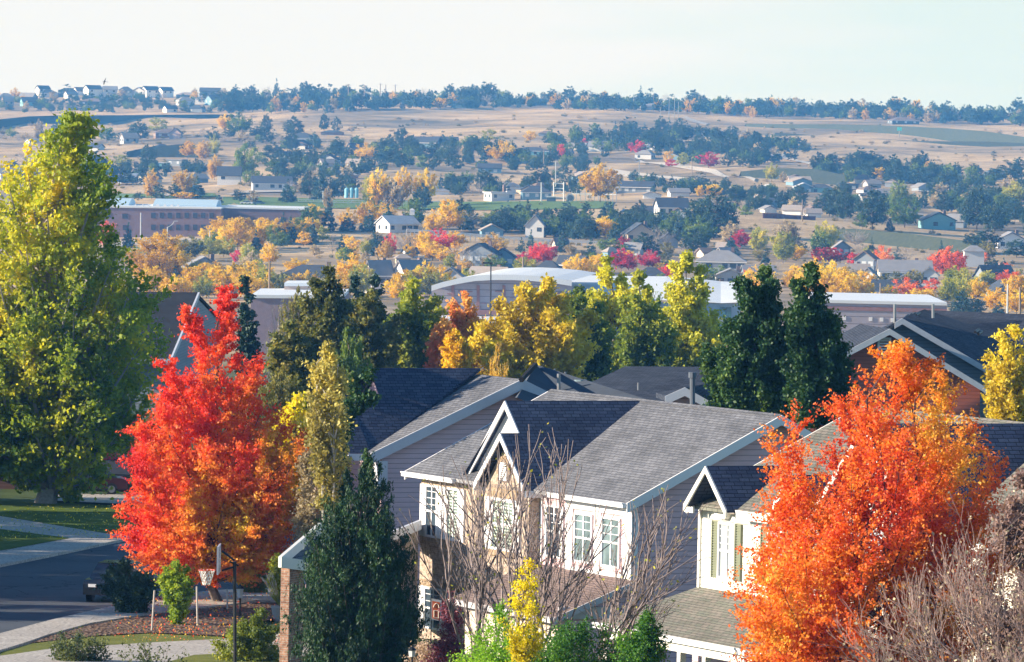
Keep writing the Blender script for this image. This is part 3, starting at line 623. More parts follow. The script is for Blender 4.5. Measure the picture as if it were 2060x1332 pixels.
# brick soldier course under and above windows, arched louvre vent
MB().box(f1, 7.5, 9.6, -.04, -.002, -.42, -.12).build('soldier_course', BRK2, h1); MB().box(f1, 10.3, 15.6, .41, .448, -4.05, -3.85).build('soldier_course', BRK2, h1)
def arch(fr, par, ac, z0, w, hgt, b):
    pts = [(ac - w, z0), (ac + w, z0)] + [(ac + w * math.cos(t), z0 + hgt * .35 + hgt * .65 * math.sin(t)) for t in np.linspace(0, math.pi, 11)]
    o = MB(); o.prism([fr.P(a, b - .05, z) for a, z in pts], fr.v * .045); v = o.build('arch_vent', plain('vent_shadow', (.22, .17, .14)), par)
    s = MB()
    for i in range(9):
        z = z0 + .06 + i * hgt * .095; ww = w * .8 if z < z0 + hgt * .35 else w * .8 * math.sqrt(max(0, 1 - ((z - z0 - hgt * .35) / (hgt * .65)) ** 2))
        if ww > .03: s.box(fr, ac - ww, ac + ww, b - .09, b - .052, z, z + hgt * .06)
    s.build('louvre', WHITE, v)
    r = MB(); tt = np.linspace(0, math.pi, 15)
    for i in range(14):
        q = [(ac + w * k * math.cos(t), z0 + hgt * .35 + hgt * .65 * k * math.sin(t)) for k, t in ((1.02, tt[i]), (1.35, tt[i]), (1.35, tt[i + 1] - .03), (1.02, tt[i + 1] - .03))]
        r.prism([fr.P(a, b - .07, z) for a, z in q], fr.v * .068)
    r.build('arch_brick', BRK2, v)
arch(f1, h1, 8.55, .12, .36, .75, 0.0)
# roof jack
mb = MB(); p = f1.P(8.2, 4.8, z45(8.2)); mb.tube(p, p + np.array([0, 0, .25]), .12, .10); mb.tube(p + np.array([0, 0, .25]), p + np.array([0, 0, .32]), .16, .05); mb.build('roof_vent', BLACKM, h1)
# low front roof over the garage part
mb = MB(); roofquad(mb, [f1.P(.0, .44, -2.6), f1.P(6.75, .44, -2.6), f1.P(6.75, -.01, -2.78), f1.P(7.3, -.01, -2.78), f1.P(7.3, -2.6, -3.82), f1.P(-.1, -2.6, -3.82)]); mb.build('garage_roof', SH_B, h1)
mb = MB(); rake(mb, f1.P(-.1, -2.6, -3.82), f1.P(0, .44, -2.6), .22, -f1.u * .05); mb.box(f1, -.1, 7.3, -2.68, -2.603, -4.0, -3.8); mb.box(f1, .22, .355, -2.2, 10.8, -3.9, -3.5); mb.build('garage_trim', plain('grey_trim_paint', (.50, .48, .50)), h1)
mb = MB(); wallpoly(mb, f1, [(.45, -6.2), (6.9, -6.2), (6.9, -3.75), (.45, -3.75)], 'b', -2.2); wallpoly(mb, f1, [(-2.05, -6.2), (-.002, -6.2), (-.002, -2.98), (-2.05, -3.75)], 'a', 6.75); mb.build('garage_wall', plain('beige_garage_wall', (.62, .52, .45), .7, .06), h1)
mb = MB(); wallpoly(mb, f1, [(-2.199, -6.2), (.59, -6.2), (.59, -2.8), (-2.199, -3.85)], 'a', .362); mb.build('garage_side_wall', SD_M, h1)

# ---------------------------------------------------------------- lavender house behind it
f0 = Frame((745, 912), 212, U1, V1)
h0 = empty('house', f0.P(7, 5, -6), 'lavender-sided house with broad white rake board and dark blue shaded roof', 'house')
BR0, HR0 = 6.25, 2.9; s0 = HR0 / BR0
mb = MB(); roofquad(mb, [f0.P(0, 0, 0), f0.P(7, 0, 0), f0.P(7, BR0, HR0), f0.P(0, BR0, HR0)]); roofquad(mb, [f0.P(0, 2 * BR0, 0), f0.P(0, BR0, HR0), f0.P(7, BR0, HR0), f0.P(7, 2 * BR0, 0)]); mb.build('roof', SH_G, h0)
mb = MB(); c0, ch = 3.55, 3.15      # cross gable whose shaded slope faces the viewer
roofquad(mb, [f0.P(c0, 1.6, ch), f0.P(c0, 6.3, ch), f0.P(.45, .2, .05), f0.P(1.05, .2, .65), f0.P(2.1, .2, 1.7), f0.P(2.1, 1.6, 1.7)], .12)
roofquad(mb, [f0.P(2.55, -.05, 2.15), f0.P(2.55, 1.6, 2.15), f0.P(2.1, 1.6, 1.7), f0.P(2.1, .2, 1.7), f0.P(.3, .2, -.05), f0.P(.3, -.7, -.05), f0.P(.35, -.7, .0)], .12)
roofquad(mb, [f0.P(c0, 1.6, ch), f0.P(c0, 6.3, ch), f0.P(6.6, .4, .2), f0.P(6.6, 1.6, .2)], .12); roofquad(mb, [f0.P(2.55, -.05, 2.15), f0.P(2.55, 1.6, 2.15), f0.P(4.6, 1.6, .1), f0.P(4.6, -.05, .1)], .12)
mb.build('cross_gable_roof', MATS['shade_tinted_shingles'], h0)
pk = f0.P(0, BR0 + .0, HR0)
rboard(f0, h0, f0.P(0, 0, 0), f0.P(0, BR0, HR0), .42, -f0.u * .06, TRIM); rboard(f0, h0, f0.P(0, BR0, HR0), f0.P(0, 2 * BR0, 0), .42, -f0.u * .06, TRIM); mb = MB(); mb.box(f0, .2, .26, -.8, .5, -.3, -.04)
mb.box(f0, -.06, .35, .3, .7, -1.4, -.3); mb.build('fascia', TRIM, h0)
mb = MB(); wallpoly(mb, f0, [(.6, -7), (12, -7), (12, -.05), (6.25, 2.6), (.6, -.05)], 'a', .25); wallpoly(mb, f0, [(.41, -7), (6.7, -7), (6.7, -.05), (.41, -.05)], 'b', .6); wallpoly(mb, f0, [(.7, 0.), (6.4, 0.), (c0, 2.9)], 'b', 1.9, .1)
wallpoly(mb, f0, [(.41, -7), (6.7, -7), (6.7, -.05), (.41, -.05)], 'b', 11.8); wallpoly(mb, f0, [(.8, -7), (11.7, -7), (11.7, -.05), (6.25, 2.6), (.8, -.05)], 'a', 6.5); mb.build('siding_wall', SD_L, h0)
window(f0, h0, .7, 1.5, -2.2, -.6, .6)
# steeper rear wing roof
mb = MB(); A = W(1078, 733, 221); B = W(1300, 803, 214); Cc = W(1040, 800, 212); Dd = W(1180, 860, 212); E_ = W(1180, 800, 236); 
mb.poly([A, Cc, Dd, B]); mb.poly([A, B, E_]); mb.poly([A, E_, W(1000, 800, 232), Cc]); mb.build('rear_wing_roof', plain('dark_slate_roof', (.06, .075, .10), .9, .2, 1.), h0)
MB().tube(W(1049, 764, 211.7), W(1077, 734, 220.4), .11, .11, 6).build('ridge_cap', plain('ridge_cap_shingle', (.03, .03, .035), .95, .1, 1, spec=.1), h0)
for x, y0, y1, r in ((1116, 742, 756, .04), (1137, 748, 757, .04)): MB().tube(W(x, y1 + 14, 220), W(x, y0, 220), r).build('roof_pipe', GREYM, h0)
mb = MB(); mb.tube(W(1124, 790, 217), W(1124, 752, 217), .07); mb.build('roof_pipe', GREYM, h0)
mb = MB(); mb.tube(W(1168, 800, 218), W(1168, 768, 218), .16); mb.tube(W(1168, 768, 218), W(1168, 764, 218), .25); mb.build('flue', plain('teal_grey_metal', (.2, .28, .32), .5), h0)

# ---------------------------------------------------------------- cream house at the lower edge
f2 = Frame((1382, 1012), 160, U1, V1)
h2 = empty('house', f2.P(-7, 5, -6), 'cream-sided house with olive shutters, small white gables and green-grey porch roof', 'house')
BR2, HR2 = 5.58, 2.87; s2 = HR2 / BR2
mb = MB(); roofquad(mb, [f2.P(0, 0, 0), f2.P(0, BR2, HR2), f2.P(-18, BR2, HR2), f2.P(-18, 0, 0)]); roofquad(mb, [f2.P(0, 2 * BR2, 0), f2.P(-18, 2 * BR2, 0), f2.P(-18, BR2, HR2), f2.P(0, BR2, HR2)]); mb.build('roof', SH_N, h2)
mb = MB(); bl = MATS['shade_tinted_shingles']
def crossg(mb, fr, a, h, bf, s, pitch=1.0, out=.0, wings=(1, 1)):
    if wings[0]: roofquad(mb, [fr.P(a, bf, h), fr.P(a, h / s, h), fr.P(a - h / pitch, .02, .02), fr.P(a - h / pitch, bf, .02)], .1)
    if wings[1]: roofquad(mb, [fr.P(a, bf, h), fr.P(a + h / pitch, bf, .02), fr.P(a + h / pitch, .02, .02), fr.P(a, h / s, h)], .1)
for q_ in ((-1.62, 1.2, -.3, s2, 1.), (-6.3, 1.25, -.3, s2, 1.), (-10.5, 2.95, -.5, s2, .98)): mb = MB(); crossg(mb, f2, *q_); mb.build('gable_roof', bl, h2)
m_wwt = plain('warm_white_trim', (.80, .78, .72), .5, .04)
for a, h, bf, p in ((-1.62, 1.2, -.3, 1.), (-6.3, 1.25, -.3, 1.), (-10.5, 2.95, -.5, .98)):
    rboard(f2, h2, f2.P(a, bf, h), f2.P(a - h / p, bf, 0), .2, -f2.v * .05, m_wwt); rboard(f2, h2, f2.P(a, bf, h), f2.P(a + h / p, bf, 0), .2, -f2.v * .05, m_wwt)
rboard(f2, h2, f2.P(0, 0, 0), f2.P(0, BR2, HR2), .3, f2.u * .05, m_wwt); rboard(f2, h2, f2.P(0, BR2, HR2), f2.P(0, 2 * BR2, 0), .3, f2.u * .05, m_wwt)
for a0, a1 in ((-.45, .05), (-5.0, -2.85), (-18, -13.6)): MB().box(f2, a0, a1, -.06, -.002, -.26, -.0).build('fascia', m_wwt, h2)
MB().box(f2, -.06, .06, .40, .449, -2.5, -.2).build('corner_board', m_wwt, h2)
mb = MB(); mb.box(f2, -6.9, -.3, .36, .449, -.42, -.2); mb.prism([f2.P(-1.15, .2, -.15), f2.P(-1.95, .2, -.15), f2.P(-1.8, .2, -.35), f2.P(-1.3, .2, -.35)], f2.v * .24); mb.build('frieze_board', m_wwt, h2)
mb = MB(); wallpoly(mb, f2, [(.05, -6), (-7.1, -6), (-7.1, -.1), (.05, -.1)], 'b', .45); wallpoly(mb, f2, [(-.55, -.1), (-2.7, -.1), (-1.62, .95)], 'b', .45, .1); wallpoly(mb, f2, [(-5.2, -.1), (-7.1, -.1), (-6.3, .95)], 'b', .45, .1)
wallpoly(mb, f2, [(-7.1, -6), (-13.4, -6), (-13.4, -.1), (-10.5, 2.7), (-7.6, -.1), (-7.1, -.1)], 'b', -.1); wallpoly(mb, f2, [(-13.41, -6), (-17.6, -6), (-17.6, -.1), (-13.41, -.1)], 'b', .45)
wallpoly(mb, f2, [(.601, -6), (10.7, -6), (10.7, -.05), (5.58, 2.6), (.601, -.05)], 'a', -.1); mb.build('siding_wall', SD_C, h2)
window(f2, h2, -2.04, -1.10, -2.12, -.46, .45, 2, 3, OLIVE, .34, BLIND); window(f2, h2, -4.75, -3.85, -2.12, -.46, .45, 2, 3, OLIVE, .34, BLIND)
window(f2, h2, -10.9, -9.3, -1.9, .1, -.1, 4, 3, None, 0, BLIND); window(f2, h2, -6.75, -5.85, -2.12, -.46, .45, 2, 3, OLIVE, .34, BLIND)
mb = MB(); roofquad(mb, [f2.P(.05, .44, -2.47), f2.P(.45, -2.5, -3.5), f2.P(-9.5, -2.5, -3.5), f2.P(-9.5, .44, -2.47)]); mb.build('porch_roof', SH_N, h2)
gutter(f2, h2, -9.5, .5, -2.5, -3.5)
mb = MB(); mb.box(f2, -9.3, .25, -2.4, -2.25, -3.95, -3.68); mb.build('porch_beam', MATS['warm_white_trim'], h2)
for a in (.15, -4.1, -5.5, -8.3): MB().box(f2, a - .09, a + .09, -2.42, -2.24, -6, -3.951).build('porch_post', MATS['warm_white_trim'], h2)
mb = MB(); wallpoly(mb, f2, [(.05, -6), (-7.1, -6), (-7.1, -2.6), (.05, -2.6)], 'b', .3, .14); mb.build('porch_wall', SD_M, h2)
window(f2, h2, -5.6, -4.6, -5.4, -4.0, .3, 2, 2, plain('maroon_shutter', (.16, .05, .05)), .4, BLIND)
# ---------------------------------------------------------------- the large near trees
def zone(*terms, base=.35, **kw):
    """leaf colour that drifts through the crown: terms (kx, kz, ky, phase, weight)"""
    def f(L, rng):
        v = np.full(len(L), base)
        for kx, kz, ky, p, w in terms: v = v + w * np.sin(L[:, 0] * kx + L[:, 2] * kz + L[:, 1] * ky + p)
        for (axis, lo, hi, w) in kw.get('lin', ()): v = v + w * np.clip((L[:, axis] - lo) / (hi - lo), 0, 1)
        for (x, z, r, w) in kw.get('spot', ()): v = v + w * np.exp(-((L[:, 0] - x) ** 2 + (L[:, 2] - z) ** 2) / r ** 2)
        return v
    return f
def at(px, py, D, z=None):
    P = W(px, py, D); P[2] = float(G(P[0], P[1])) if z is None else z; return P
m_cot = leafmat('cottonwood_leaves', [(.05, (.03, .07, .012)), (.3, (.09, .15, .015)), (.5, (.18, .24, .02)), (.72, (.36, .37, .025)), (.95, (.55, .44, .03))], .5)
b = at(90, 1032, 290)
hero('cottonwood_tree', 'tall green and yellow cottonwood with broad crown by the shaded side of the street', 'tree',
     [(215, 148, 170), (240, 104, 184), (275, 98, 186), (310, 55, 205), (335, 0, 235), (370, -35, 245), (430, -65, 240), (500, -90, 262), (560, -100, 300), (620, -110, 322), (680, -110, 330), (740, -110, 300), (800, -95, 290), (860, -70, 282), (910, -50, 250), (960, -5, 215), (990, 45, 160)],
     290, b, m_cot, BARKL, seed=5, nb=2900, per=34, leaf=.135, sig=.17, boughs=170, rise=1.5, tr=.48, twig=.026, flat=.85, tfun=zone((.9, .5, .4, 0, .10), (2.3, -1.1, .6, 1, .08), base=.50, lin=((2, 6, 19, .15), (0, 2, 8, -.04)), spot=((-3, 14, 3, .18),)))
m_red = leafmat('red_maple_leaves', [(.0, (.24, .008, .02)), (.28, (.56, .045, .03)), (.5, (.64, .10, .03)), (.7, (.64, .19, .035)), (.88, (.60, .31, .04)), (1., (.56, .42, .04))], .4)
b = at(440, 1235, 215)
hero('red_maple_tree', 'fiery red maple with orange lower branches beside the basketball hoop', 'tree',
     [(575, 432, 476), (600, 415, 495), (640, 352, 512), (680, 343, 530), (730, 340, 548), (780, 308, 552), (830, 300, 565), (868, 292, 600), (890, 236, 632), (940, 232, 645), (1000, 250, 645), (1050, 240, 625), (1100, 240, 590), (1140, 300, 545), (1175, 350, 490)],
     215, b, m_red, BARK, seed=11, nb=3600, per=44, leaf=.066, sig=.085, boughs=130, rise=.95, tr=.17, twig=.009, flat=.55, inner=.30,
     tfun=zone((1.3, .9, .8, 0, .10), (3.1, -1.7, .9, 1, .08), base=.68, lin=((2, 4, 10.5, -.32),), spot=((-3.6, 5.5, 1.6, -.32), (-3.5, 2.8, 1.3, -.22), (2.9, 6.2, 1.2, .3), (0, 3.2, 1.8, .12), (2.2, 4, 1.2, .1))))
m_org = leafmat('orange_maple_leaves', [(.0, (.17, .012, .012)), (.25, (.42, .045, .02)), (.45, (.70, .13, .022)), (.65, (.76, .23, .03)), (.85, (.70, .36, .05)), (1., (.60, .44, .09))], .4)
b = at(1800, 1500, 138)
hero('orange_maple_tree', 'glowing orange maple with dark forked stems in front of the cream house', 'tree',
     [(690, 1785, 1812), (712, 1762, 1870), (735, 1752, 1905), (765, 1725, 1940), (800, 1600, 1985), (850, 1562, 2020), (900, 1575, 2035), (960, 1560, 2060), (1020, 1532, 2050), (1080, 1505, 2030), (1130, 1485, 2010), (1200, 1462, 1990), (1280, 1455, 1980), (1400, 1470, 1960), (1440, 1600, 1880)],
     138, b, m_org, plain('dark_purple_bark', (.09, .055, .06), .85, .3, 8), seed=23, nb=4200, per=42, leaf=.046, sig=.07, boughs=100, rise=1.55, tr=.11, twig=.008, flat=.7, stems=4, spread=1.0, inner=.28, 
     tfun=zone((1.8, .8, .9, 0, .09), (3.6, -1.7, 1.9, 1, .08), base=.50, lin=((0, .4, 3.2, -.16),), spot=((.9, 8.4, 1.0, .28), (1.6, 6.8, .7, .28), (-.4, 5.6, 1.0, -.25), (1.2, 3.2, .8, .28), (-2.5, 3.5, 1.6, .12), (-1.9, 7.5, 1, -.1))))
m_jun = leafmat('juniper_needles', [(.1, (.008, .026, .010)), (.5, (.020, .055, .014)), (.95, (.07, .13, .02))], .12)
b = at(725, 1440, 168)
hero('juniper_tree', 'dense dark green upright juniper beside the mauve house', 'evergreen tree',
     [(908, 736, 741), (935, 727, 752), (965, 695, 785), (985, 680, 792), (1020, 655, 800), (1060, 632, 812), (1110, 612, 822), (1160, 600, 842), (1220, 592, 850), (1290, 588, 850), (1370, 592, 846), (1430, 620, 820)],
     168, b, m_jun, BARK, seed=31, nb=4600, per=34, leaf=.062, sig=.04, boughs=230, spray=.07, rise=2.2, tr=.14, twig=.01, flat=1.9, ry=.9, aspect=.28, up=(0, 0, 1), upw=.55, inner=.55, outb=.32, tfun=zone((3, 2, 2, 0, .12), base=.35), crown_name='needles')
m_dk = leafmat('dark_pear_leaves', [(.1, (.010, .035, .012)), (.5, (.03, .075, .018)), (.95, (.16, .22, .03))], .25)
m_gy = leafmat('green_gold_leaves', [(.05, (.03, .06, .01)), (.35, (.12, .17, .02)), (.65, (.36, .36, .03)), (.95, (.66, .52, .04))], .4)
m_yg = leafmat('golden_leaves', [(.05, (.16, .12, .012)), (.4, (.42, .33, .025)), (.8, (.64, .48, .04))], .4)
m_ol = leafmat('brown_olive_leaves', [(.05, (.035, .045, .012)), (.5, (.11, .12, .02)), (.8, (.28, .22, .04)), (1., (.55, .32, .03))], .35)
m_ro = leafmat('salmon_red_leaves', [(.05, (.32, .05, .03)), (.5, (.66, .14, .06)), (.95, (.78, .36, .10))], .4)
def mid(name, label, rows, D, mat, seed, nb=520, per=42, leaf=.13, sig=.3, cat='tree', by=None, bark=None, tfun=None, **k):
    wk = k.pop('wide', 1.0); rows = [(y, (l + r) / 2 - (r - l) / 2 * (1 + (wk - 1) * min(1, i / 3)), (l + r) / 2 + (r - l) / 2 * (1 + (wk - 1) * min(1, i / 3))) for i, (y, l, r) in enumerate(rows)]; cx = (rows[-1][1] + rows[-1][2]) / 2; b = at(cx, rows[-1][0], D)
    nb = int(nb * 1.7); per = max(4, int(per * .62)); sig *= .55; k.setdefault('tr', .16); k.setdefault('twig', .013); k.setdefault('rise', .9); k.setdefault('flat', .75)
    return hero(name, label, cat, rows, D, b, mat, bark or BARK, seed=seed, nb=nb, per=per, leaf=leaf, sig=sig, tfun=tfun or zone((.8, .7, .5, seed, .12), (2.1, -1.3, .9, seed * 2, .08), base=.4), **k)
mid('columnar_pear_tree', 'large dark green columnar tree with twin tops, nearer the arched hall', [(535, 1525, 1548), (555, 1480, 1580), (590, 1468, 1592), (640, 1455, 1590), (700, 1440, 1595), (760, 1432, 1600), (820, 1432, 1600), (870, 1450, 1590)], 214, m_dk, 41, 1500, 70, .078, .17, rise=1.5, wide=1.12)
mid('columnar_pear_tree', 'dark green columnar tree with pointed top beside the brown gabled house', [(532, 1625, 1636), (560, 1600, 1655), (610, 1590, 1668), (660, 1585, 1685), (720, 1590, 1700), (790, 1590, 1705), (860, 1600, 1690)], 211, m_dk, 42, 1400, 70, .078, .17, rise=1.5, wide=1.12)
mid('poplar_tree', 'yellow-topped poplar in front of the white curved roof', [(503, 1372, 1388), (530, 1350, 1408), (570, 1342, 1420), (610, 1345, 1425), (650, 1335, 1430), (700, 1325, 1445), (760, 1330, 1450)], 400, m_gy, 43, 600, 50, .15, .3, rise=1.4, tfun=zone((.8, .7, .5, 0, .1), base=.25, lin=((2, 4, 9, .45),)), wide=1.38)
mid('poplar_tree', 'slim yellow-green poplar left of the yellow-topped one', [(520, 1208, 1225), (545, 1200, 1250), (590, 1195, 1275), (640, 1190, 1285), (700, 1180, 1290), (760, 1180, 1290)], 410, m_gy, 44, 560, 50, .15, .3, rise=1.4, tfun=zone((.8, .7, .5, 0, .1), base=.28, lin=((2, 4, 9, .38),)), wide=1.38)
mid('poplar_tree', 'green poplar with a thin see-through yellow top between two fuller poplars', [(535, 1283, 1292), (570, 1262, 1305), (610, 1258, 1325), (650, 1255, 1340), (700, 1258, 1345), (760, 1262, 1340)], 395, m_gy, 45, 560, 50, .15, .3, rise=1.4, tfun=zone((.8, .7, .5, 0, .1), base=.18, lin=((2, 4, 9, .3),)), wide=1.38)
mid('leafy_tree', 'round green tree just behind the dark blue roof with the chimney', [(582, 1150, 1180), (610, 1135, 1205), (650, 1132, 1215), (700, 1130, 1222), (745, 1135, 1215), (790, 1150, 1200)], 385, m_gy, 46, 600, 50, .15, .3, tfun=zone((.8, .7, .5, 0, .12), base=.22), wide=1.38)
mid('yellow_ash_tree', 'broad golden-yellow tree in front of the arched purple wall', [(562, 1090, 1112), (590, 1035, 1140), (625, 1005, 1160), (660, 985, 1165), (700, 978, 1165), (745, 985, 1155), (790, 1010, 1140)], 375, m_yg, 47, 750, 52, .15, .32, tfun=zone((.8, .7, .5, 0, .14), base=.42), wide=1.38)
mid('salmon_maple_tree', 'salmon-red tree in front of the arched purple wall', [(592, 930, 940), (612, 905, 965), (650, 895, 985), (690, 890, 975), (730, 880, 960), (775, 900, 945)], 380, m_ro, 48, 480, 44, .14, .28, rise=1.3, tfun=zone((.8, .7, .5, 1, .12), base=.72))
mid('salmon_maple_tree', 'low orange-red tree at the left foot of the salmon-red one', [(640, 885, 898), (670, 868, 912), (705, 858, 920), (745, 855, 920), (785, 870, 905)], 372, m_ro, 49, 300, 36, .14, .25, tfun=zone((.8, .7, .5, 1, .12), base=.72))
mid('yellow_ash_tree', 'small bright yellow tree below the salmon-red tree', [(665, 908, 922), (690, 895, 942), (725, 890, 950), (765, 900, 940)], 366, LM['yellow'], 50, 260, 36, .13, .25)
mid('leafy_tree', 'full green and yellow tree above the dark roof ridge, left of the salmon-red tree', [(568, 800, 850), (600, 782, 885), (650, 778, 892), (700, 785, 885), (740, 795, 870), (780, 815, 850)], 378, m_gy, 51, 620, 50, .15, .3, tfun=zone((.8, .7, .5, 0, .12), base=.38), wide=1.38)
mid('leafy_tree', 'grey-green tree with dull leaves beside a dark conifer', [(590, 722, 755), (630, 705, 790), (680, 700, 800), (730, 705, 795), (780, 730, 780)], 372, m_ol, 52, 500, 46, .15, .3, wide=1.38)
mid('leafy_tree', 'olive-brown tree with loose crown behind the red maple', [(545, 645, 668), (580, 625, 690), (620, 605, 705), (670, 595, 705), (720, 590, 700), (780, 610, 690)], 360, m_ol, 53, 650, 50, .14, .3, wide=1.38)
mid('leafy_tree', 'dusky olive tree touching the red maple', [(655, 560, 590), (690, 545, 620), (740, 540, 640), (790, 548, 640), (840, 560, 620)], 330, m_ol, 54, 450, 44, .14, .28, wide=1.38)
mid('spruce_tree', 'tall black-green conifer behind the olive-brown tree', [(556, 712, 716), (600, 696, 730), (650, 688, 738), (720, 680, 745), (790, 690, 740)], 420, LM['pine'], 55, 500, 40, .14, .22, rise=-.2, cat='conifer', tr=.14)
mid('spruce_tree', 'second black-green conifer with a narrow tip, by the grey-green tree', [(555, 752, 756), (590, 738, 768), (640, 732, 778), (700, 728, 784), (770, 735, 776)], 420, LM['pine'], 56, 400, 40, .14, .22, rise=-.2, cat='conifer', tr=.14)
mid('dark_conifer_tree', 'black-green conifer against the flat roof right of the red maple', [(560, 488, 494), (590, 482, 505), (640, 478, 518), (700, 475, 525), (760, 480, 520)], 400, LM['pine'], 57, 380, 36, .14, .22, rise=-.2, cat='conifer', tr=.14)
mid('aspen_tree', 'half-bare pale aspen with white stems left of the dark blue roof', [(690, 652, 672), (730, 625, 700), (790, 612, 708), (850, 610, 705), (920, 620, 700), (980, 640, 685), (1030, 650, 672)], 198, leafmat('pale_aspen_leaves', [(.1, (.14, .12, .04)), (.5, (.34, .30, .08)), (.9, (.52, .42, .08))], .35), 58, 520, 20, .075, .2, rise=2.0, tr=.10, twig=.02, bark=plain('whitish_bark', (.50, .46, .40), .9, .2, 6), stems=3, spread=.5)
mid('yellow_ash_tree', 'bright lemon-yellow tree behind the right side of the red maple', [(790, 585, 612), (815, 560, 630), (860, 548, 640), (910, 545, 650), (960, 555, 645), (1010, 580, 630)], 235, leafmat('lemon_leaves', [(.1, (.30, .25, .01)), (.5, (.60, .48, .015)), (.9, (.78, .58, .03))], .45), 59, 420, 40, .09, .22)
mid('dark_leafy_tree', 'near-black leafy tree between pale aspen and the dark blue roof edge', [(740, 735, 758), (765, 712, 772), (800, 692, 768), (830, 684, 712), (900, 668, 704), (980, 655, 705), (1080, 640, 710)], 206, m_dk, 76, 420, 40, .08, .18, rise=1.0)
mid('pale_shrub_tree', 'dusty beige half-bare tree right of the red maple', [(900, 610, 640), (950, 600, 665), (1010, 590, 670), (1060, 590, 650), (1110, 600, 640)], 205, LM['tan'], 60, 380, 26, .06, .2, tr=.08, bark=BARKL)
mid('golden_tree', 'loose golden tree at the picture edge beside the brown gabled house', [(650, 2025, 2045), (680, 2005, 2075), (720, 1985, 2090), (770, 1975, 2100), (830, 1990, 2100), (880, 2010, 2080)], 255, m_yg, 61, 420, 40, .09, .22, rise=1.4, tfun=zone((.8, .7, .5, 0, .14), base=.55))
mid('dark_leafy_tree', 'small dark-leaved tree on a single stem beside the parked dark car', [(1128, 225, 262), (1145, 212, 290), (1170, 205, 312), (1200, 212, 318), (1225, 235, 310), (1262, 285, 300)], 206, leafmat('grey_green_leaves', [(.1, (.015, .035, .02)), (.5, (.05, .085, .04)), (.9, (.20, .24, .10))], .3), 62, 420, 36, .06, .15, tr=.05, cat='small tree', rise=.8)
mid('young_green_tree', 'young bright green tree held between wooden stakes', [(1128, 342, 360), (1145, 328, 380), (1170, 322, 390), (1200, 322, 390), (1222, 335, 378), (1268, 350, 360)], 200, leafmat('fresh_green_leaves', [(.1, (.06, .12, .015)), (.5, (.18, .26, .02)), (.9, (.42, .42, .03))], .45), 63, 330, 34, .055, .13, tr=.03, cat='small tree')
mid('lawn_shrub', 'tall loose green shrub behind the lantern post', [(1105, 500, 520), (1130, 488, 535), (1165, 485, 545), (1200, 490, 545), (1225, 500, 535)], 222, LM['green'], 64, 260, 34, .07, .16, tr=.04, cat='shrub')
mid('lawn_shrub', 'yellow-green shrub near the planter and brick pillar', [(1120, 545, 570), (1150, 538, 585), (1180, 545, 590), (1205, 550, 580)], 205, LM['lime'], 65, 160, 30, .06, .14, tr=.03, cat='shrub')
mid('rounded_shrub', 'full yellow-green bush in front of the grey planter', [(1232, 490, 540), (1245, 462, 562), (1275, 445, 580), (1305, 440, 580), (1340, 450, 570), (1390, 480, 545)], 178, leafmat('autumn_bush_leaves', [(.1, (.05, .085, .015)), (.5, (.19, .22, .03)), (.9, (.52, .45, .05))], .4), 66, 520, 44, .05, .13, tr=.03, cat='bush', rise=1.)
mid('rounded_shrub', 'dark sparse bush at the lower edge over the driveway', [(1272, 120, 190), (1290, 95, 212), (1315, 88, 222), (1350, 95, 215), (1400, 130, 185)], 176, leafmat('dull_bush_leaves', [(.1, (.03, .05, .02)), (.5, (.10, .12, .04)), (.9, (.28, .26, .08))], .35), 67, 330, 26, .045, .15, tr=.03, cat='bush', rise=1.2)
mid('rounded_shrub', 'thin leafy stalks at the lower edge left of the yellow-green bush', [(1290, 250, 330), (1305, 232, 350), (1330, 225, 380), (1380, 260, 340)], 174, MATS['dull_bush_leaves'], 68, 170, 9, .05, .12, tr=.02, cat='bush', rise=1.8)
m_lg = leafmat('lush_green_leaves', [(.1, (.015, .06, .015)), (.5, (.06, .16, .018)), (.9, (.26, .40, .03))], .4)
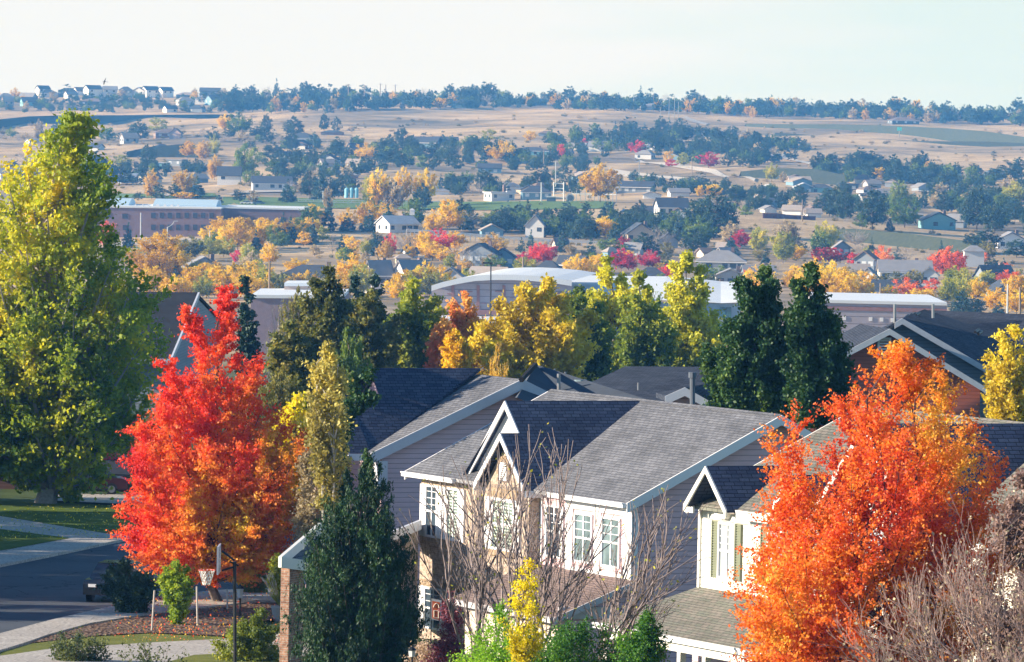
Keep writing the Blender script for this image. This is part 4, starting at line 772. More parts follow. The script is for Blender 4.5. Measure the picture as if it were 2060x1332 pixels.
for nm, lb, rows, D, mt, sd, nb in (
    ('green_shrub', 'dark green shrub with a bright pointed shoot before the porch gutter', [(1230, 1296, 1304), (1260, 1285, 1322), (1285, 1255, 1340), (1320, 1245, 1352), (1370, 1250, 1345), (1420, 1270, 1330)], 136, m_lg, 70, 520),
    ('green_shrub', 'green shrub under the garage fascia between yellow sapling and pointed shrub', [(1245, 1160, 1190), (1265, 1115, 1215), (1300, 1095, 1250), (1360, 1105, 1250), (1420, 1130, 1230)], 137, m_lg, 71, 560),
    ('green_shrub', 'vivid lime-green shrub at the foot of the yellow sapling', [(1225, 985, 1010), (1250, 968, 1070), (1290, 955, 1105), (1350, 950, 1110), (1420, 980, 1090)], 138, leafmat('vivid_green_leaves', [(.1, (.05, .14, .015)), (.5, (.20, .36, .02)), (.9, (.50, .55, .03))], .45), 72, 520),
    ('yellow_sapling', 'slender sapling with bright yellow leaves in front of the leafless tree', [(1128, 1058, 1075), (1150, 1035, 1088), (1175, 1040, 1082), (1200, 1015, 1088), (1240, 1010, 1095), (1290, 1015, 1090), (1350, 1020, 1085)], 134, leafmat('sapling_yellow_leaves', [(.1, (.36, .30, .01)), (.4, (.64, .50, .015)), (.9, (.80, .44, .02))], .45), 73, 170),
    ('purple_shrub', 'maroon-leaved shrub by the garden banner', [(1190, 895, 915), (1210, 888, 925), (1250, 885, 932), (1290, 870, 930), (1340, 850, 925), (1400, 860, 915)], 158, leafmat('maroon_leaves', [(.1, (.05, .012, .025)), (.5, (.14, .03, .05)), (.9, (.34, .16, .18))], .3), 74, 380),
    ('tan_shrub', 'dry beige shrub with pink blooms beside the small lantern', [(1285, 835, 870), (1305, 825, 900), (1340, 820, 905), (1390, 840, 890)], 160, leafmat('dry_bloom_leaves', [(.1, (.20, .14, .10)), (.5, (.42, .33, .26)), (.9, (.62, .40, .38))], .35), 75, 220)):
    mid(nm, lb, rows, D, mt, sd, int(nb * (.85 if 'green' in nm else .6)), 34, .038, .13, spray=.3, wide=1.3 if 'green' in nm else 1., cat='shrub' if 'sapling' not in nm else 'sapling', tr=.03, rise=1.3, flat=.9)
mid('tan_shrub', 'dense dry pinkish-brown thicket at the edge under the dark roof', [(935, 2040, 2075), (980, 2010, 2100), (1040, 1990, 2120), (1120, 1975, 2130), (1220, 1960, 2140), (1330, 1960, 2140), (1420, 1980, 2120)], 131, leafmat('dry_rosy_leaves', [(.1, (.10, .06, .055)), (.5, (.24, .16, .14)), (.9, (.42, .32, .24))], .3), 77, 1000, 36, .048, .16, cat='shrub', tr=.04, rise=1.2, spray=.25)
# leafless trees: trunk that forks again and again
def bare_tree(name, label, base, forks, seed, mat, H, spread=.5, depth=6, leafm=None, nl=0, lean=(0, 0), r0=.08, leaf=.05, cat='tree', rising=.55, nstart=4, group=None):
    rng = np.random.default_rng(seed); S = []; tips = []
    def grow(p, d, L, r, lev):
        n = 3; q = p
        for i in range(n):
            d2 = unit(d + rng.normal(size=3) * .10 + np.array([0, 0, rising * .10])); e = q + d2 * L / n; S.append(np.r_[q, e, r * (1 - i * .12), r * (1 - (i + 1) * .12)]); q = e; d = d2
            if lev > 0 and i < n - 1 and rng.uniform() < .45:
                dd = unit(d + unit(rng.normal(size=3)) * .75 * spread * 1.6 + np.array([0, 0, rising * .25])); grow(q, dd, L * rng.uniform(.5, .8), r * .5, lev - 1)
        if lev > 0:
            for k in range(2):
                dd = unit(d + unit(rng.normal(size=3)) * spread + np.array([0, 0, rising * .2])); grow(q, dd, L * rng.uniform(.68, .9), r * .66, lev - 1)
        else: tips.append(q)
    for k in range(nstart):
        a = 2 * math.pi * (k + rng.uniform(0, .5)) / nstart; d = unit(np.array([math.cos(a) * forks + lean[0], math.sin(a) * forks * .8, 1.])); grow(np.array([0, 0, 0.]) + np.array([math.cos(a), math.sin(a), 0]) * .04, d, H * .27, r0, depth)
    e = empty(name, base, label, cat, group); S = np.array(S); S[:, 6:] = np.maximum(S[:, 6:], .0045)
    link('branches', tubes('branches', S, mat, 4), e, (0, 0, 0))
    if nl:
        tips = np.array(tips); C = tips[rng.integers(0, len(tips), nl)] + rng.normal(size=(nl, 3)) * .07
        link('leaves', leaves('leaves', C, leaf, rng.uniform(.2, .9, nl), leafm, rng), e, (0, 0, 0))
    return e
m_bb = plain('grey_violet_bark', (.23, .185, .18), .85, .35, 5); m_bt = plain('pinkish_tan_twigs', (.34, .24, .21), .9, .3, 5)
bare_tree('bare_tree', 'leafless grey-violet tree standing before the brick bay gable', at(1004, 1400, 150, 3.2), .26, 6, m_bb, 8.6, .33, 5, LM['lime'], 160, (-.02, 0), .105, nstart=3)
bare_tree('bare_tree', 'wide leafless tree before the white window panels, right of the other leafless tree', at(1105, 1400, 147, 3.2), .55, 8, m_bb, 8.4, .42, 5, LM['lime'], 260, (.22, 0), .105, nstart=4)
bare_tree('bare_tree', 'pinkish-tan twiggy tree at the edge beyond the orange maple', at(2062, 1500, 128, 5.2), .5, 14, m_bt, 6.2, .55, 6, LM['tan'], 900, (0, 0), .06, nstart=6)

bare_tree('bare_tree', 'second, lower clump of pinkish-tan twigs in the bottom corner by the orange maple', at(2015, 1560, 124, 5.4), .6, 19, m_bt, 4.0, .6, 5, LM['tan'], 700, (0, 0), .04, nstart=7, rising=.3)
def litter(name, pts, n, mat, seed, size=.05):
    """fallen leaves lying on the ground inside a pixel outline"""
    rng = np.random.default_rng(seed); C = []
    xs = [p[0] for p in pts]; ys = [p[1] for p in pts]
    while len(C) < n:
        x, y = rng.uniform(min(xs), max(xs)), rng.uniform(min(ys), max(ys)); P = hit(x, y, 140, 340); C.append([P[0] + rng.normal() * .3, P[1] + rng.normal() * .8, 0])
    C = np.array(C); C[:, 2] = G(C[:, 0], C[:, 1]) + .22; o = link(name, leaves(name, C, size, rng.uniform(.2, 1, n), mat, rng)); o['kind'] = 'stuff'
litter('fallen_leaves', [(240, 1200), (560, 1300)], 900, m_red, 3, .04)
litter('fallen_leaves', [(0, 1025), (240, 1090)], 500, m_cot, 4, .045)
# ---------------------------------------------------------------- other near and middle houses, built from roof corners at their true distances
def hull_house(name, label, roofs, walls, rm, wm, cat='house', drop=6, wth=.2, trims=(), tm=None):
    """roofs: list of corner lists (px, py, D); walls: list of (corner list) along the wall top, dropped to the ground"""
    allp = [W(*q) for r in roofs for q in r]; c = np.mean(allp, 0); c[2] = float(G(c[0], c[1])); e = empty(name, c, label, cat)
    for r, m_ in zip(roofs, rm if isinstance(rm, (list, tuple)) else [rm] * len(roofs)):
        mb = MB(); mb.prism([W(*q) for q in r], (0, 0, -.2)); mb.build('roof', m_, e)
    for w, m_ in zip(walls, wm if isinstance(wm, (list, tuple)) else [wm] * len(walls)):
        mb = MB(); P = [W(*q) for q in w]; lo = min(p[2] for p in P) - drop; A, B = P[0], P[-1]
        pts = P + [np.array([B[0], B[1], lo]), np.array([A[0], A[1], lo])]; n = np.cross(B - A, (0, 0, 1)); n /= np.linalg.norm(n); n *= -1 if n[1] < 0 else 1
        mb.prism(pts, n * wth); mb.build('wall', m_, e)
    for a, b in trims:
        A, B = W(*a), W(*b); mb = MB(); n = np.cross(B - A, (0, 0, 1)); n /= np.linalg.norm(n); n *= -1 if n[1] > 0 else 1
        mb.prism([A, B, B - [0, 0, .34], A - [0, 0, .34]], n * .12); mb.build('fascia', tm or TRIM, e)
    return e
SD_BR = siding('red_brown_siding', (.40, .11, .06), .2); SD_BG = siding('blue_grey_siding', (.20, .25, .30), .2); SD_SL = siding('slate_siding', (.30, .33, .37))
e = hull_house('house', 'house with hipped dark shingle roof behind the mauve house, thin roof pipe and flue', 
    [[(1258, 737, 245), (1445, 738, 245), (1470, 800, 234), (1265, 805, 232), (1176, 775, 238)], [(1434, 728, 236), (1620, 745, 236), (1620, 845, 222), (1268, 800, 226)], [(1340, 797, 214), (1378, 779, 214), (1440, 770, 224), (1320, 790, 224)], [(1378, 779, 214), (1425, 806, 214), (1500, 800, 224), (1440, 770, 224)]],
    [[(1343, 800, 214.4), (1378, 783, 214.4), (1422, 806, 214.4)], [(1180, 780, 238), (1268, 803, 232)], [(1268, 803, 226), (1620, 848, 222.6)]], SH_D, [SD_L, SD_SL, SD_SL], trims=(((1338, 797, 213.9), (1378, 779, 213.9)), ((1378, 779, 213.9), (1426, 806, 213.9))))
mb = MB(); mb.tube(W(1393, 840, 205), W(1393, 760, 205), .10); mb.tube(W(1393, 760, 205), W(1393, 749, 205), .15); mb.build('flue', plain('dark_grey_metal', (.10, .12, .15), .5), e)
MB().tube(W(1284, 785, 231), W(1284, 770, 231), .04).build('roof_pipe', GREYM, e)
e = hull_house('house', 'red-brown gabled house with pale rake boards behind the orange maple', 
    [[(1560, 780, 300), (1790, 661, 300), (1730, 652, 316), (1500, 771, 316)], [(1790, 661, 300), (1985, 780, 300), (1925, 771, 316), (1730, 652, 316)], [(1815, 640, 304), (2090, 800, 304), (2090, 700, 322), (1860, 622, 322)], [(1815, 640, 304), (1690, 715, 304), (1700, 690, 322), (1860, 622, 322)], [(1868, 624, 330), (2120, 634, 330), (2140, 800, 308), (1990, 770, 309), (1880, 650, 322)]],
    [[(1600, 762, 300.6), (1790, 668, 300.6), (1972, 776, 300.6)], [(1760, 676, 304.6), (1815, 646, 304.6), (2080, 800, 304.6)]], [SH_D, SH_D, SH_D, SH_D, SH_D], [SD_BR, SD_BG],
    trims=(((1560, 780, 299.8), (1790, 661, 299.8)), ((1790, 661, 299.8), (1985, 780, 299.8)), ((1800, 649, 303.8), (1815, 640, 303.8)), ((1815, 640, 303.8), (2090, 800, 303.8))), tm=plain('grey_blue_rake_board', (.50, .53, .58)))
def vent(px, py, D, w, h, par, n=6):
    mb = MB(); P = W(px, py, D); q = lambda x, z, y: P + np.array([x, y, z])
    for x0, x1, z0, z1 in ((-w / 2, -w / 2 + .12, -h / 2, h / 2), (w / 2 - .12, w / 2, -h / 2, h / 2), (-w / 2 + .12, w / 2 - .12, h / 2 - .12, h / 2), (-w / 2 + .12, w / 2 - .12, -h / 2, -h / 2 + .12)): mb.prism([q(x0, z0, 0), q(x1, z0, 0), q(x1, z1, 0), q(x0, z1, 0)], (0, .1, 0))
    for i in range(n): z = -h / 2 + .12 + (h - .24) * (i + .3) / n; mb.prism([q(-w / 2 + .12, z, .04), q(w / 2 - .12, z, .04), q(w / 2 - .12, z + (h - .24) / n * .55, .04), q(-w / 2 + .12, z + (h - .24) / n * .55, .04)], (0, .05, 0))
    return mb.build('gable_vent', WHITE, par)
vent(1779, 700, 300.3, .75, 1.15, e)
for x, y in ((1820, 641), (1827, 639), (1834, 637), (1843, 635)): MB().tube(W(x, y, 312), W(x + 7, y - 6, 313), .09).build('roof_vent', BLACKM, e)
for x, y in ((1962, 668), (1968, 672)): MB().tube(W(x, y, 312), W(x + 7, y - 5, 313), .09).build('roof_vent', BLACKM, e)
for x, y0, y1 in ((1800, 612, 650), (1877, 612, 640)): MB().tube(W(x, y1, 308), W(x, y0, 308), .08).build('flue', GREYM, e)
# dark house across the street on the left
e = hull_house('house', 'dark-roofed house across the street, half hidden behind the cottonwood and red maple', 
    [[(150, 586, 352), (396, 588, 352), (342, 722, 336), (120, 716, 336)], [(396, 588, 352), (150, 586, 352), (200, 640, 372), (450, 645, 372)]],
    [[(130, 722, 337), (345, 724, 337)], [(345, 722, 337), (394, 597, 352), (442, 648, 371)]], plain('near_black_roof', (.035, .04, .05), .95, .3, .8, spec=.1), [SD_SL, siding('dull_blue_siding', (.24, .29, .36))], trims=(((343, 719, 335.8), (398, 588, 351.8)), ((120, 718, 335.6), (342, 722, 335.6))))
MB().tube(W(240, 905, 330), W(240, 800, 330), .1).build('downspout', TRIM, e)
e2 = hull_house('house', 'shaded brown garage house behind the cottonwood trunk', [[(-60, 905, 318), (255, 915, 318), (262, 955, 306), (-60, 942, 306)]], [[(-60, 945, 307), (255, 957, 307)]], plain('near_black_roof', (.035, .04, .05)), siding('dark_brown_siding', (.14, .07, .06)))
mb = MB(); mb.prism([W(55, 965, 306.6), W(88, 966, 306.6), W(88, 1008, 306.6), W(55, 1007, 306.6)], (0, .2, 0)); mb.build('garage_door', TRIM, e2)
mb = MB(); mb.prism([W(120, 985, 306.6), W(225, 990, 306.6), W(225, 1016, 306.6), W(120, 1013, 306.6)], (0, .2, 0)); mb.build('garage_door', plain('dark_red_door', (.12, .03, .03)), e2)
e2 = hull_house('house', 'small blue-grey house glimpsed through the cottonwood at the picture edge', [[(-80, 735, 345), (20, 735, 345), (40, 765, 335), (-80, 765, 335)]], [[(-80, 768, 336), (36, 768, 336)]], SH_D, siding('steel_blue_siding', (.30, .45, .58)), drop=5)
for x in (4, 18): 
    mb = MB(); mb.prism([W(x, 778, 335.5), W(x + 8, 778, 335.5), W(x + 8, 800, 335.5), W(x, 800, 335.5)], (0, .3, 0)); mb.build('window', WHITE, e2)
# single-storey wing left of the juniper
e = hull_house('garage_wing', 'low brick wing with pale grey roof corner peeping out beside the juniper', 
    [[(560, 1120, 172), (640, 1052, 176), (760, 1062, 181), (700, 1138, 176)]], [[(583, 1127, 172.4), (612, 1132, 173.4)]], SH_G, brick('red_brown_brick', (.34, .17, .11), (.46, .26, .18), (.45, .40, .35)), drop=4.2, wth=.3, trims=(((560, 1120, 171.8), (700, 1139, 175.8)), ((560, 1120, 171.8), (640, 1052, 175.8))), tm=plain('warm_white_trim', (.8, .78, .72)))
e = hull_house('side_porch', 'low brown roof edge with beige fascia between juniper and brick wall', [[(760, 1078, 190), (842, 1046, 196), (850, 1080, 199), (770, 1110, 193)]], [[(775, 1085, 190.3), (842, 1056, 196)]], SH_B, MATS['tan_brick'], drop=3.5, trims=(((760, 1079, 189.8), (842, 1046, 195.8)),))

# ---------------------------------------------------------------- school hall with arched wall, its white roofs, and the flat-roofed blocks
m_pw = siding('violet_grey_block_wall', (.36, .33, .38), 1.2); m_pil = plain('dusky_red_brick_pilaster', (.30, .17, .17), .9, .15, 1); m_wr = plain('white_membrane_roof', (.72, .76, .80), .7, .06, .2); m_fb = brick('plum_brick_pattern', (.26, .15, .17), (.34, .2, .22), (.3, .24, .26), .4, 1.2)
C0 = W(1003, 640, 1000); e = empty('arched_hall', (C0[0], C0[1], float(G(C0[0], C0[1]))), 'school hall with arched violet-grey wall and long white curved roof', 'hall')
arc = [(868, 584), (890, 577), (920, 570), (955, 564), (990, 562), (1030, 562), (1070, 564), (1110, 568), (1150, 574)]
arcW = [W(x, y, 1000) for x, y in arc]; mb = MB(); mb.prism(arcW + [W(1150, 680, 1000), W(868, 680, 1000)], (0, 1.0, 0)); mb.build('arched_wall', m_pw, e)
mb = MB()
for A, B in zip(arcW[:-1], arcW[1:]):
    a, b_ = A + [0, -1.2, .9], B + [0, -1.2, .9]; mb.poly([a, b_, b_ + [6, 70, -.5], a + [6, 70, -.5]]); mb.poly([A + [0, -1.2, -.1], B + [0, -1.2, -.1], b_, a])
mb.build('curved_roof', m_wr, e)
for x in (911, 962, 1014, 1063): mb = MB(); mb.prism([W(x - 3, 574, 999.8), W(x + 3, 574, 999.8), W(x + 3, 640, 999.8), W(x - 3, 640, 999.8)], (0, .19, 0)); mb.build('pilaster', m_pil, e)
rnd = random.Random(4)
mb = MB()
for i in range(30):
    x = rnd.uniform(885, 1120); y = rnd.uniform(582, 618); w = rnd.uniform(5, 18); mb.prism([W(x, y, 999.85), W(x + w, y, 999.85), W(x + w, y + 2, 999.85), W(x, y + 2, 999.85)], (0, .14, 0))
mb.build('dark_block_pattern', m_pil, e)
mb = MB(); mb.prism([W(868, 622, 999.7), W(1150, 626, 999.7), W(1150, 636, 999.7), W(868, 632, 999.7)], (0, .29, 0)); mb.build('brick_band', m_pil, e)
mb = MB(); mb.prism([W(868, 640, 985), W(1150, 646, 985), W(1150, 652, 985), W(868, 646, 985)], (0, 15, 0)); mb.build('canopy', m_wr, e)
C1 = W(1300, 600, 1060); e = empty('curved_roof_building', (C1[0], C1[1], float(G(C1[0], C1[1]))), 'large hall with broad white barrel roof behind the poplars', 'hall')
ys = [(0, 556), (.15, 558), (.35, 563), (.6, 574), (.8, 588), (1, 604)]; mb = MB(); prev = None
for t_, y in ys:
    D = 1100 - 60 * t_; q = [W(1112, y - 4 + 3 * t_, D), W(1240, y - 1, D), W(1340, y, D), W(1400, y + 2 + 2 * (1 - t_), D), W(1450, y + 6 + 4 * (1 - t_), D), W(1490, y + 12 - 8 * t_, D)]
    if prev: 
        for i in range(5): mb.poly([prev[i], q[i], q[i + 1], prev[i + 1]])
    prev = q
mb.build('barrel_roof', m_wr, e)
mb = MB(); mb.prism([W(1112, 606, 1041), W(1490, 611, 1041), W(1490, 720, 1041), W(1112, 710, 1041)], (0, 2, 0)); mb.build('end_wall', plain('pale_blue_panel', (.45, .52, .60)), e)
for x in (1449, 1461): 
    mb = MB(); mb.prism([W(x, 618, 1040.6), W(x + 10, 618, 1040.6), W(x + 10, 641, 1040.6), W(x, 641, 1040.6)], (0, .3, 0)); mb.build('window', glassm('teal_window_glass', (.03, .12, .14)), e)
def block(name, label, cat, x0, x1, y0, y1, D, depth, m, rm, tilt=0, wins=(), wm=None, band=None, sub=None):
    """flat-roofed block; y0 roof edge at the left end, tilt pixels lower at the right end"""
    P = W((x0 + x1) / 2, y1, D); e = empty(name, (P[0], P[1], float(G(P[0], P[1])) if True else 0), label, cat)
    A, B = W(x0, y0, D), W(x1, y0 + tilt, D); z0 = min(float(G(A[0], D)), float(G(B[0], D)), W(x0, y1, D)[2]) - 1
    f = lambda P, z, dy: np.array([P[0], P[1] + dy, z]); mb = MB(); mb.prism([f(A, z0, 0), f(B, z0, 0), f(B, B[2], 0), f(A, A[2], 0)], (0, depth, 0)); mb.build('wall', m, e)
    mb = MB(); mb.prism([f(A, A[2] + .02, -.3), f(B, B[2] + .02, -.3), f(B, B[2] + .02, depth + .3), f(A, A[2] + .02, depth + .3)], (0, 0, .5)); mb.build('roof', rm, e)
    if band: 
        mb = MB(); mb.prism([W(x0, y0 + band[0], D - .12), W(x1, y0 + tilt + band[0], D - .12), W(x1, y0 + tilt + band[1], D - .12), W(x0, y0 + band[1], D - .12)], (0, .1, 0)); mb.build('brick_band', m_pil, e)
    for wx, wy, ww, wh in wins:
        mb = MB(); mb.prism([W(wx, wy, D - .1), W(wx + ww, wy, D - .1), W(wx + ww, wy + wh, D - .1), W(wx, wy + wh, D - .1)], (0, .08, 0)); w_ = mb.build('window', wm or GLASS, e)
    return e
block('flat_roofed_building', 'long low violet-grey block with four small white-framed windows, right of the pear trees', 'building', 1640, 1905, 609, 700, 900, 40, m_pw, m_wr, 6, [(1695, 636, 7, 8), (1748, 638, 7, 8), (1770, 639, 7, 8), (1792, 640, 7, 8)], WHITE, (6, 14))
block('flat_roofed_building', 'low purple-brown building with white roof edge, between red maple and olive tree', 'building', 505, 690, 600, 720, 820, 30, plain('purple_brown_wall', (.28, .22, .26), .9, .1), m_wr, 1)
block('rooftop_screen', 'beige screen wall box above the low purple-brown building', 'screen wall', 572, 640, 576, 598, 845, 12, plain('beige_screen_wall', (.55, .43, .40)), m_wr, 0)
block('flat_roofed_building', 'small pale brick annexe with dark roof beside the salmon-red tree', 'building', 968, 1030, 668, 740, 640, 12, plain('pale_annexe_wall', (.5, .46, .46)), plain('near_black_roof', (.035, .04, .05)), 2)
m_sb = plain('purple_school_brick', (.23, .16, .18), .9, .12, .4); wn = []  # dull purple brick, one even base colour
for i, x in enumerate((304, 321, 337, 354, 371, 388, 404, 421)): wn += [(x, 428, 9, 11), (x, 452, 9, 11)]
wn += [(216, 427, 6, 10), (246, 430, 11, 10), (247, 453, 12, 10)]
block('school_building', 'two-storey purple brick school with two rows of dark windows and domed white roofs', 'school', 160, 445, 417, 480, 1730, 45, m_sb, m_wr, 4, wn, plain('dark_window', (.05, .06, .09), .3))
block('school_building', 'lower purple brick school wing right of the two-storey part, behind yellow trees', 'school', 446, 612, 419, 470, 1745, 40, m_sb, m_wr, 4, [(565, 436, 7, 12)], MATS['dark_window'])
for nm, lb, x0, x1, y, yt, D in (('vaulted_roof', 'white-edged blue vaulted roof on the school, right one', 316, 442, 416, 399, 1762), ('vaulted_roof', 'pale blue vaulted roof on the school, nearest the cottonwood', 190, 268, 415, 397, 1765)):
    mb = MB(); n = 8; P = []
    for i in range(n + 1):
        t_ = i / n; P.append((D - 20 + 30 * t_, W(x0, y, D)[2] + (W(x0, yt, D)[2] - W(x0, y, D)[2]) * math.sin(math.pi * (.12 + .7 * t_))))
    xa, xb = W(x0, y, D)[0], W(x1, y, D)[0]
    mb.prism([np.array([xa, d, z]) for d, z in [(P[0][0], W(x0, y, D)[2] - 1)] + P + [(P[-1][0], W(x0, y, D)[2] - 1)]], (xb - xa, 0, 0)); props(mb.build(nm, plain('pale_blue_metal_roof', (.50, .66, .78), .5, .05)), lb, 'roof vault')
rnd = random.Random(9)
for i in range(12):
    x = 262 + i * 9 + rnd.uniform(-3, 3); o = block('rooftop_unit', 'white rooftop unit, number %s from the near end of the school roof' % ['one', 'two', 'three', 'four', 'five', 'six', 'seven', 'eight', 'nine', 'ten', 'eleven', 'twelve'][i], 'rooftop unit', x, x + rnd.uniform(3, 6), 414 - rnd.uniform(0, 2), 417, 1736, 3, WHITE, WHITE) if False else None
for i in range(7):
    x = 268 + i * 15 + rnd.uniform(-3, 3); wv = rnd.uniform(4, 7); P = W(x, 417.6, 1738); P2 = W(x + wv, 413.4, 1738); mb = MB(); hgt = P2[2] - P[2]
    mb.prism([P, np.array([P2[0], P[1], P[2]]), np.array([P2[0], P[1], P2[2]]), np.array([P[0], P[1], P2[2]])], (0, 2, 0)); mb.prism([P + [.2, .3, hgt], np.array([P2[0] - .2, P[1] + .3, P2[2]]), np.array([P2[0] - .2, P[1] + 1.6, P2[2]]), P + [.2, 1.6, hgt]], (0, 0, .3))
    props(mb.build('rooftop_unit', WHITE), 'white rooftop machine, %s from the cottonwood along the school roof' % ['first', 'second', 'third', 'fourth', 'fifth', 'sixth', 'seventh'][i], 'rooftop unit', 'machines on the school roof')
# ---------------------------------------------------------------- valley and hillside: fields, roads, banks
drape('sports_field', [(440, 416), (620, 419), (760, 421), (930, 424), (1230, 421), (1235, 407), (1100, 405), (930, 407), (800, 404), (620, 400), (450, 397)], FIELDG, .25, sub=3)
drape('sports_field', [(180, 398), (330, 400), (440, 398), (430, 390), (200, 388)], FIELDG, .25, sub=3)
drape('school_lawn', [(210, 500), (300, 497), (400, 489), (520, 484), (530, 494), (400, 500), (300, 510), (210, 515)], grassm('pale_lawn_grass', (.22, .26, .08), (.36, .38, .14)), .25, sub=3)
drape('parking_lot', [(200, 487), (290, 485), (400, 480), (400, 486), (300, 494), (210, 498)], SLAB, .2, sub=3)
drape('road', [(1288, 324), (1380, 334), (1440, 343), (1520, 361), (1517, 367), (1430, 350), (1370, 340), (1286, 329)], plain('pale_dirt_road', (.62, .56, .48), .95, .08, .1), .5, sub=3)
drape('road', [(1225, 340), (1300, 351), (1400, 366), (1490, 380), (1488, 385), (1395, 372), (1295, 356), (1225, 344)], MATS['pale_dirt_road'], .5, sub=3)
drape('road', [(1500, 305), (1600, 322), (1680, 336), (1678, 340), (1600, 326), (1500, 309)], MATS['pale_dirt_road'], .5, sub=3)
drape('road', [(1840, 380), (1950, 386), (2070, 388), (2070, 394), (1950, 392), (1840, 386)], MATS['pale_dirt_road'], .5, sub=3)
drape('road', [(330, 392), (500, 385), (640, 383), (640, 387), (500, 390), (330, 398)], SLAB, .5, sub=3)
drape('road', [(1380, 235), (1425, 250), (1420, 254), (1370, 238)], SLAB, .5, sub=2)
m_bank = grassm('shade_toned_bank_grass', (.045, .06, .045), (.085, .10, .065))  # grass colour darkened to paint in the shade of the slopes
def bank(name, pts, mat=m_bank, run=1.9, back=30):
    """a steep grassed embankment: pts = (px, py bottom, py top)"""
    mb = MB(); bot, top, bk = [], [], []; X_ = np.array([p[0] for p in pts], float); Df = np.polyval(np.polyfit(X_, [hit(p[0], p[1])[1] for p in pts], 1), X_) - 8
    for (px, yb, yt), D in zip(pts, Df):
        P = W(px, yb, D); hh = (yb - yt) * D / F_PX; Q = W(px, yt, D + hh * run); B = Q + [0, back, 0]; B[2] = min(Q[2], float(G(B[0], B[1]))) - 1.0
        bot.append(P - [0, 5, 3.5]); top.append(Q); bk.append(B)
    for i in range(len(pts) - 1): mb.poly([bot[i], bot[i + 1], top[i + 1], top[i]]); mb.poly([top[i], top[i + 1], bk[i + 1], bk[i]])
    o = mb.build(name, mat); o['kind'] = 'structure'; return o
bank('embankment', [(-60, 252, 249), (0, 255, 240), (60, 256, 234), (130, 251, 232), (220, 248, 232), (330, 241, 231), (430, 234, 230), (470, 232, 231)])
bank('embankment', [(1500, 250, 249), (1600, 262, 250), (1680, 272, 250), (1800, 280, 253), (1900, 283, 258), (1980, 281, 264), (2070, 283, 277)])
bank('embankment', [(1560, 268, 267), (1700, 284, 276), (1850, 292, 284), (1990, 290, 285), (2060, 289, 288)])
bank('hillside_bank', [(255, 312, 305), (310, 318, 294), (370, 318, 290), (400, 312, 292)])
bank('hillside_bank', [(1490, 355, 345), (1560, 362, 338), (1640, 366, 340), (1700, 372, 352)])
bank('hillside_bank', [(1640, 470, 462), (1720, 486, 460), (1830, 500, 470), (1940, 508, 484), (1990, 508, 498)])

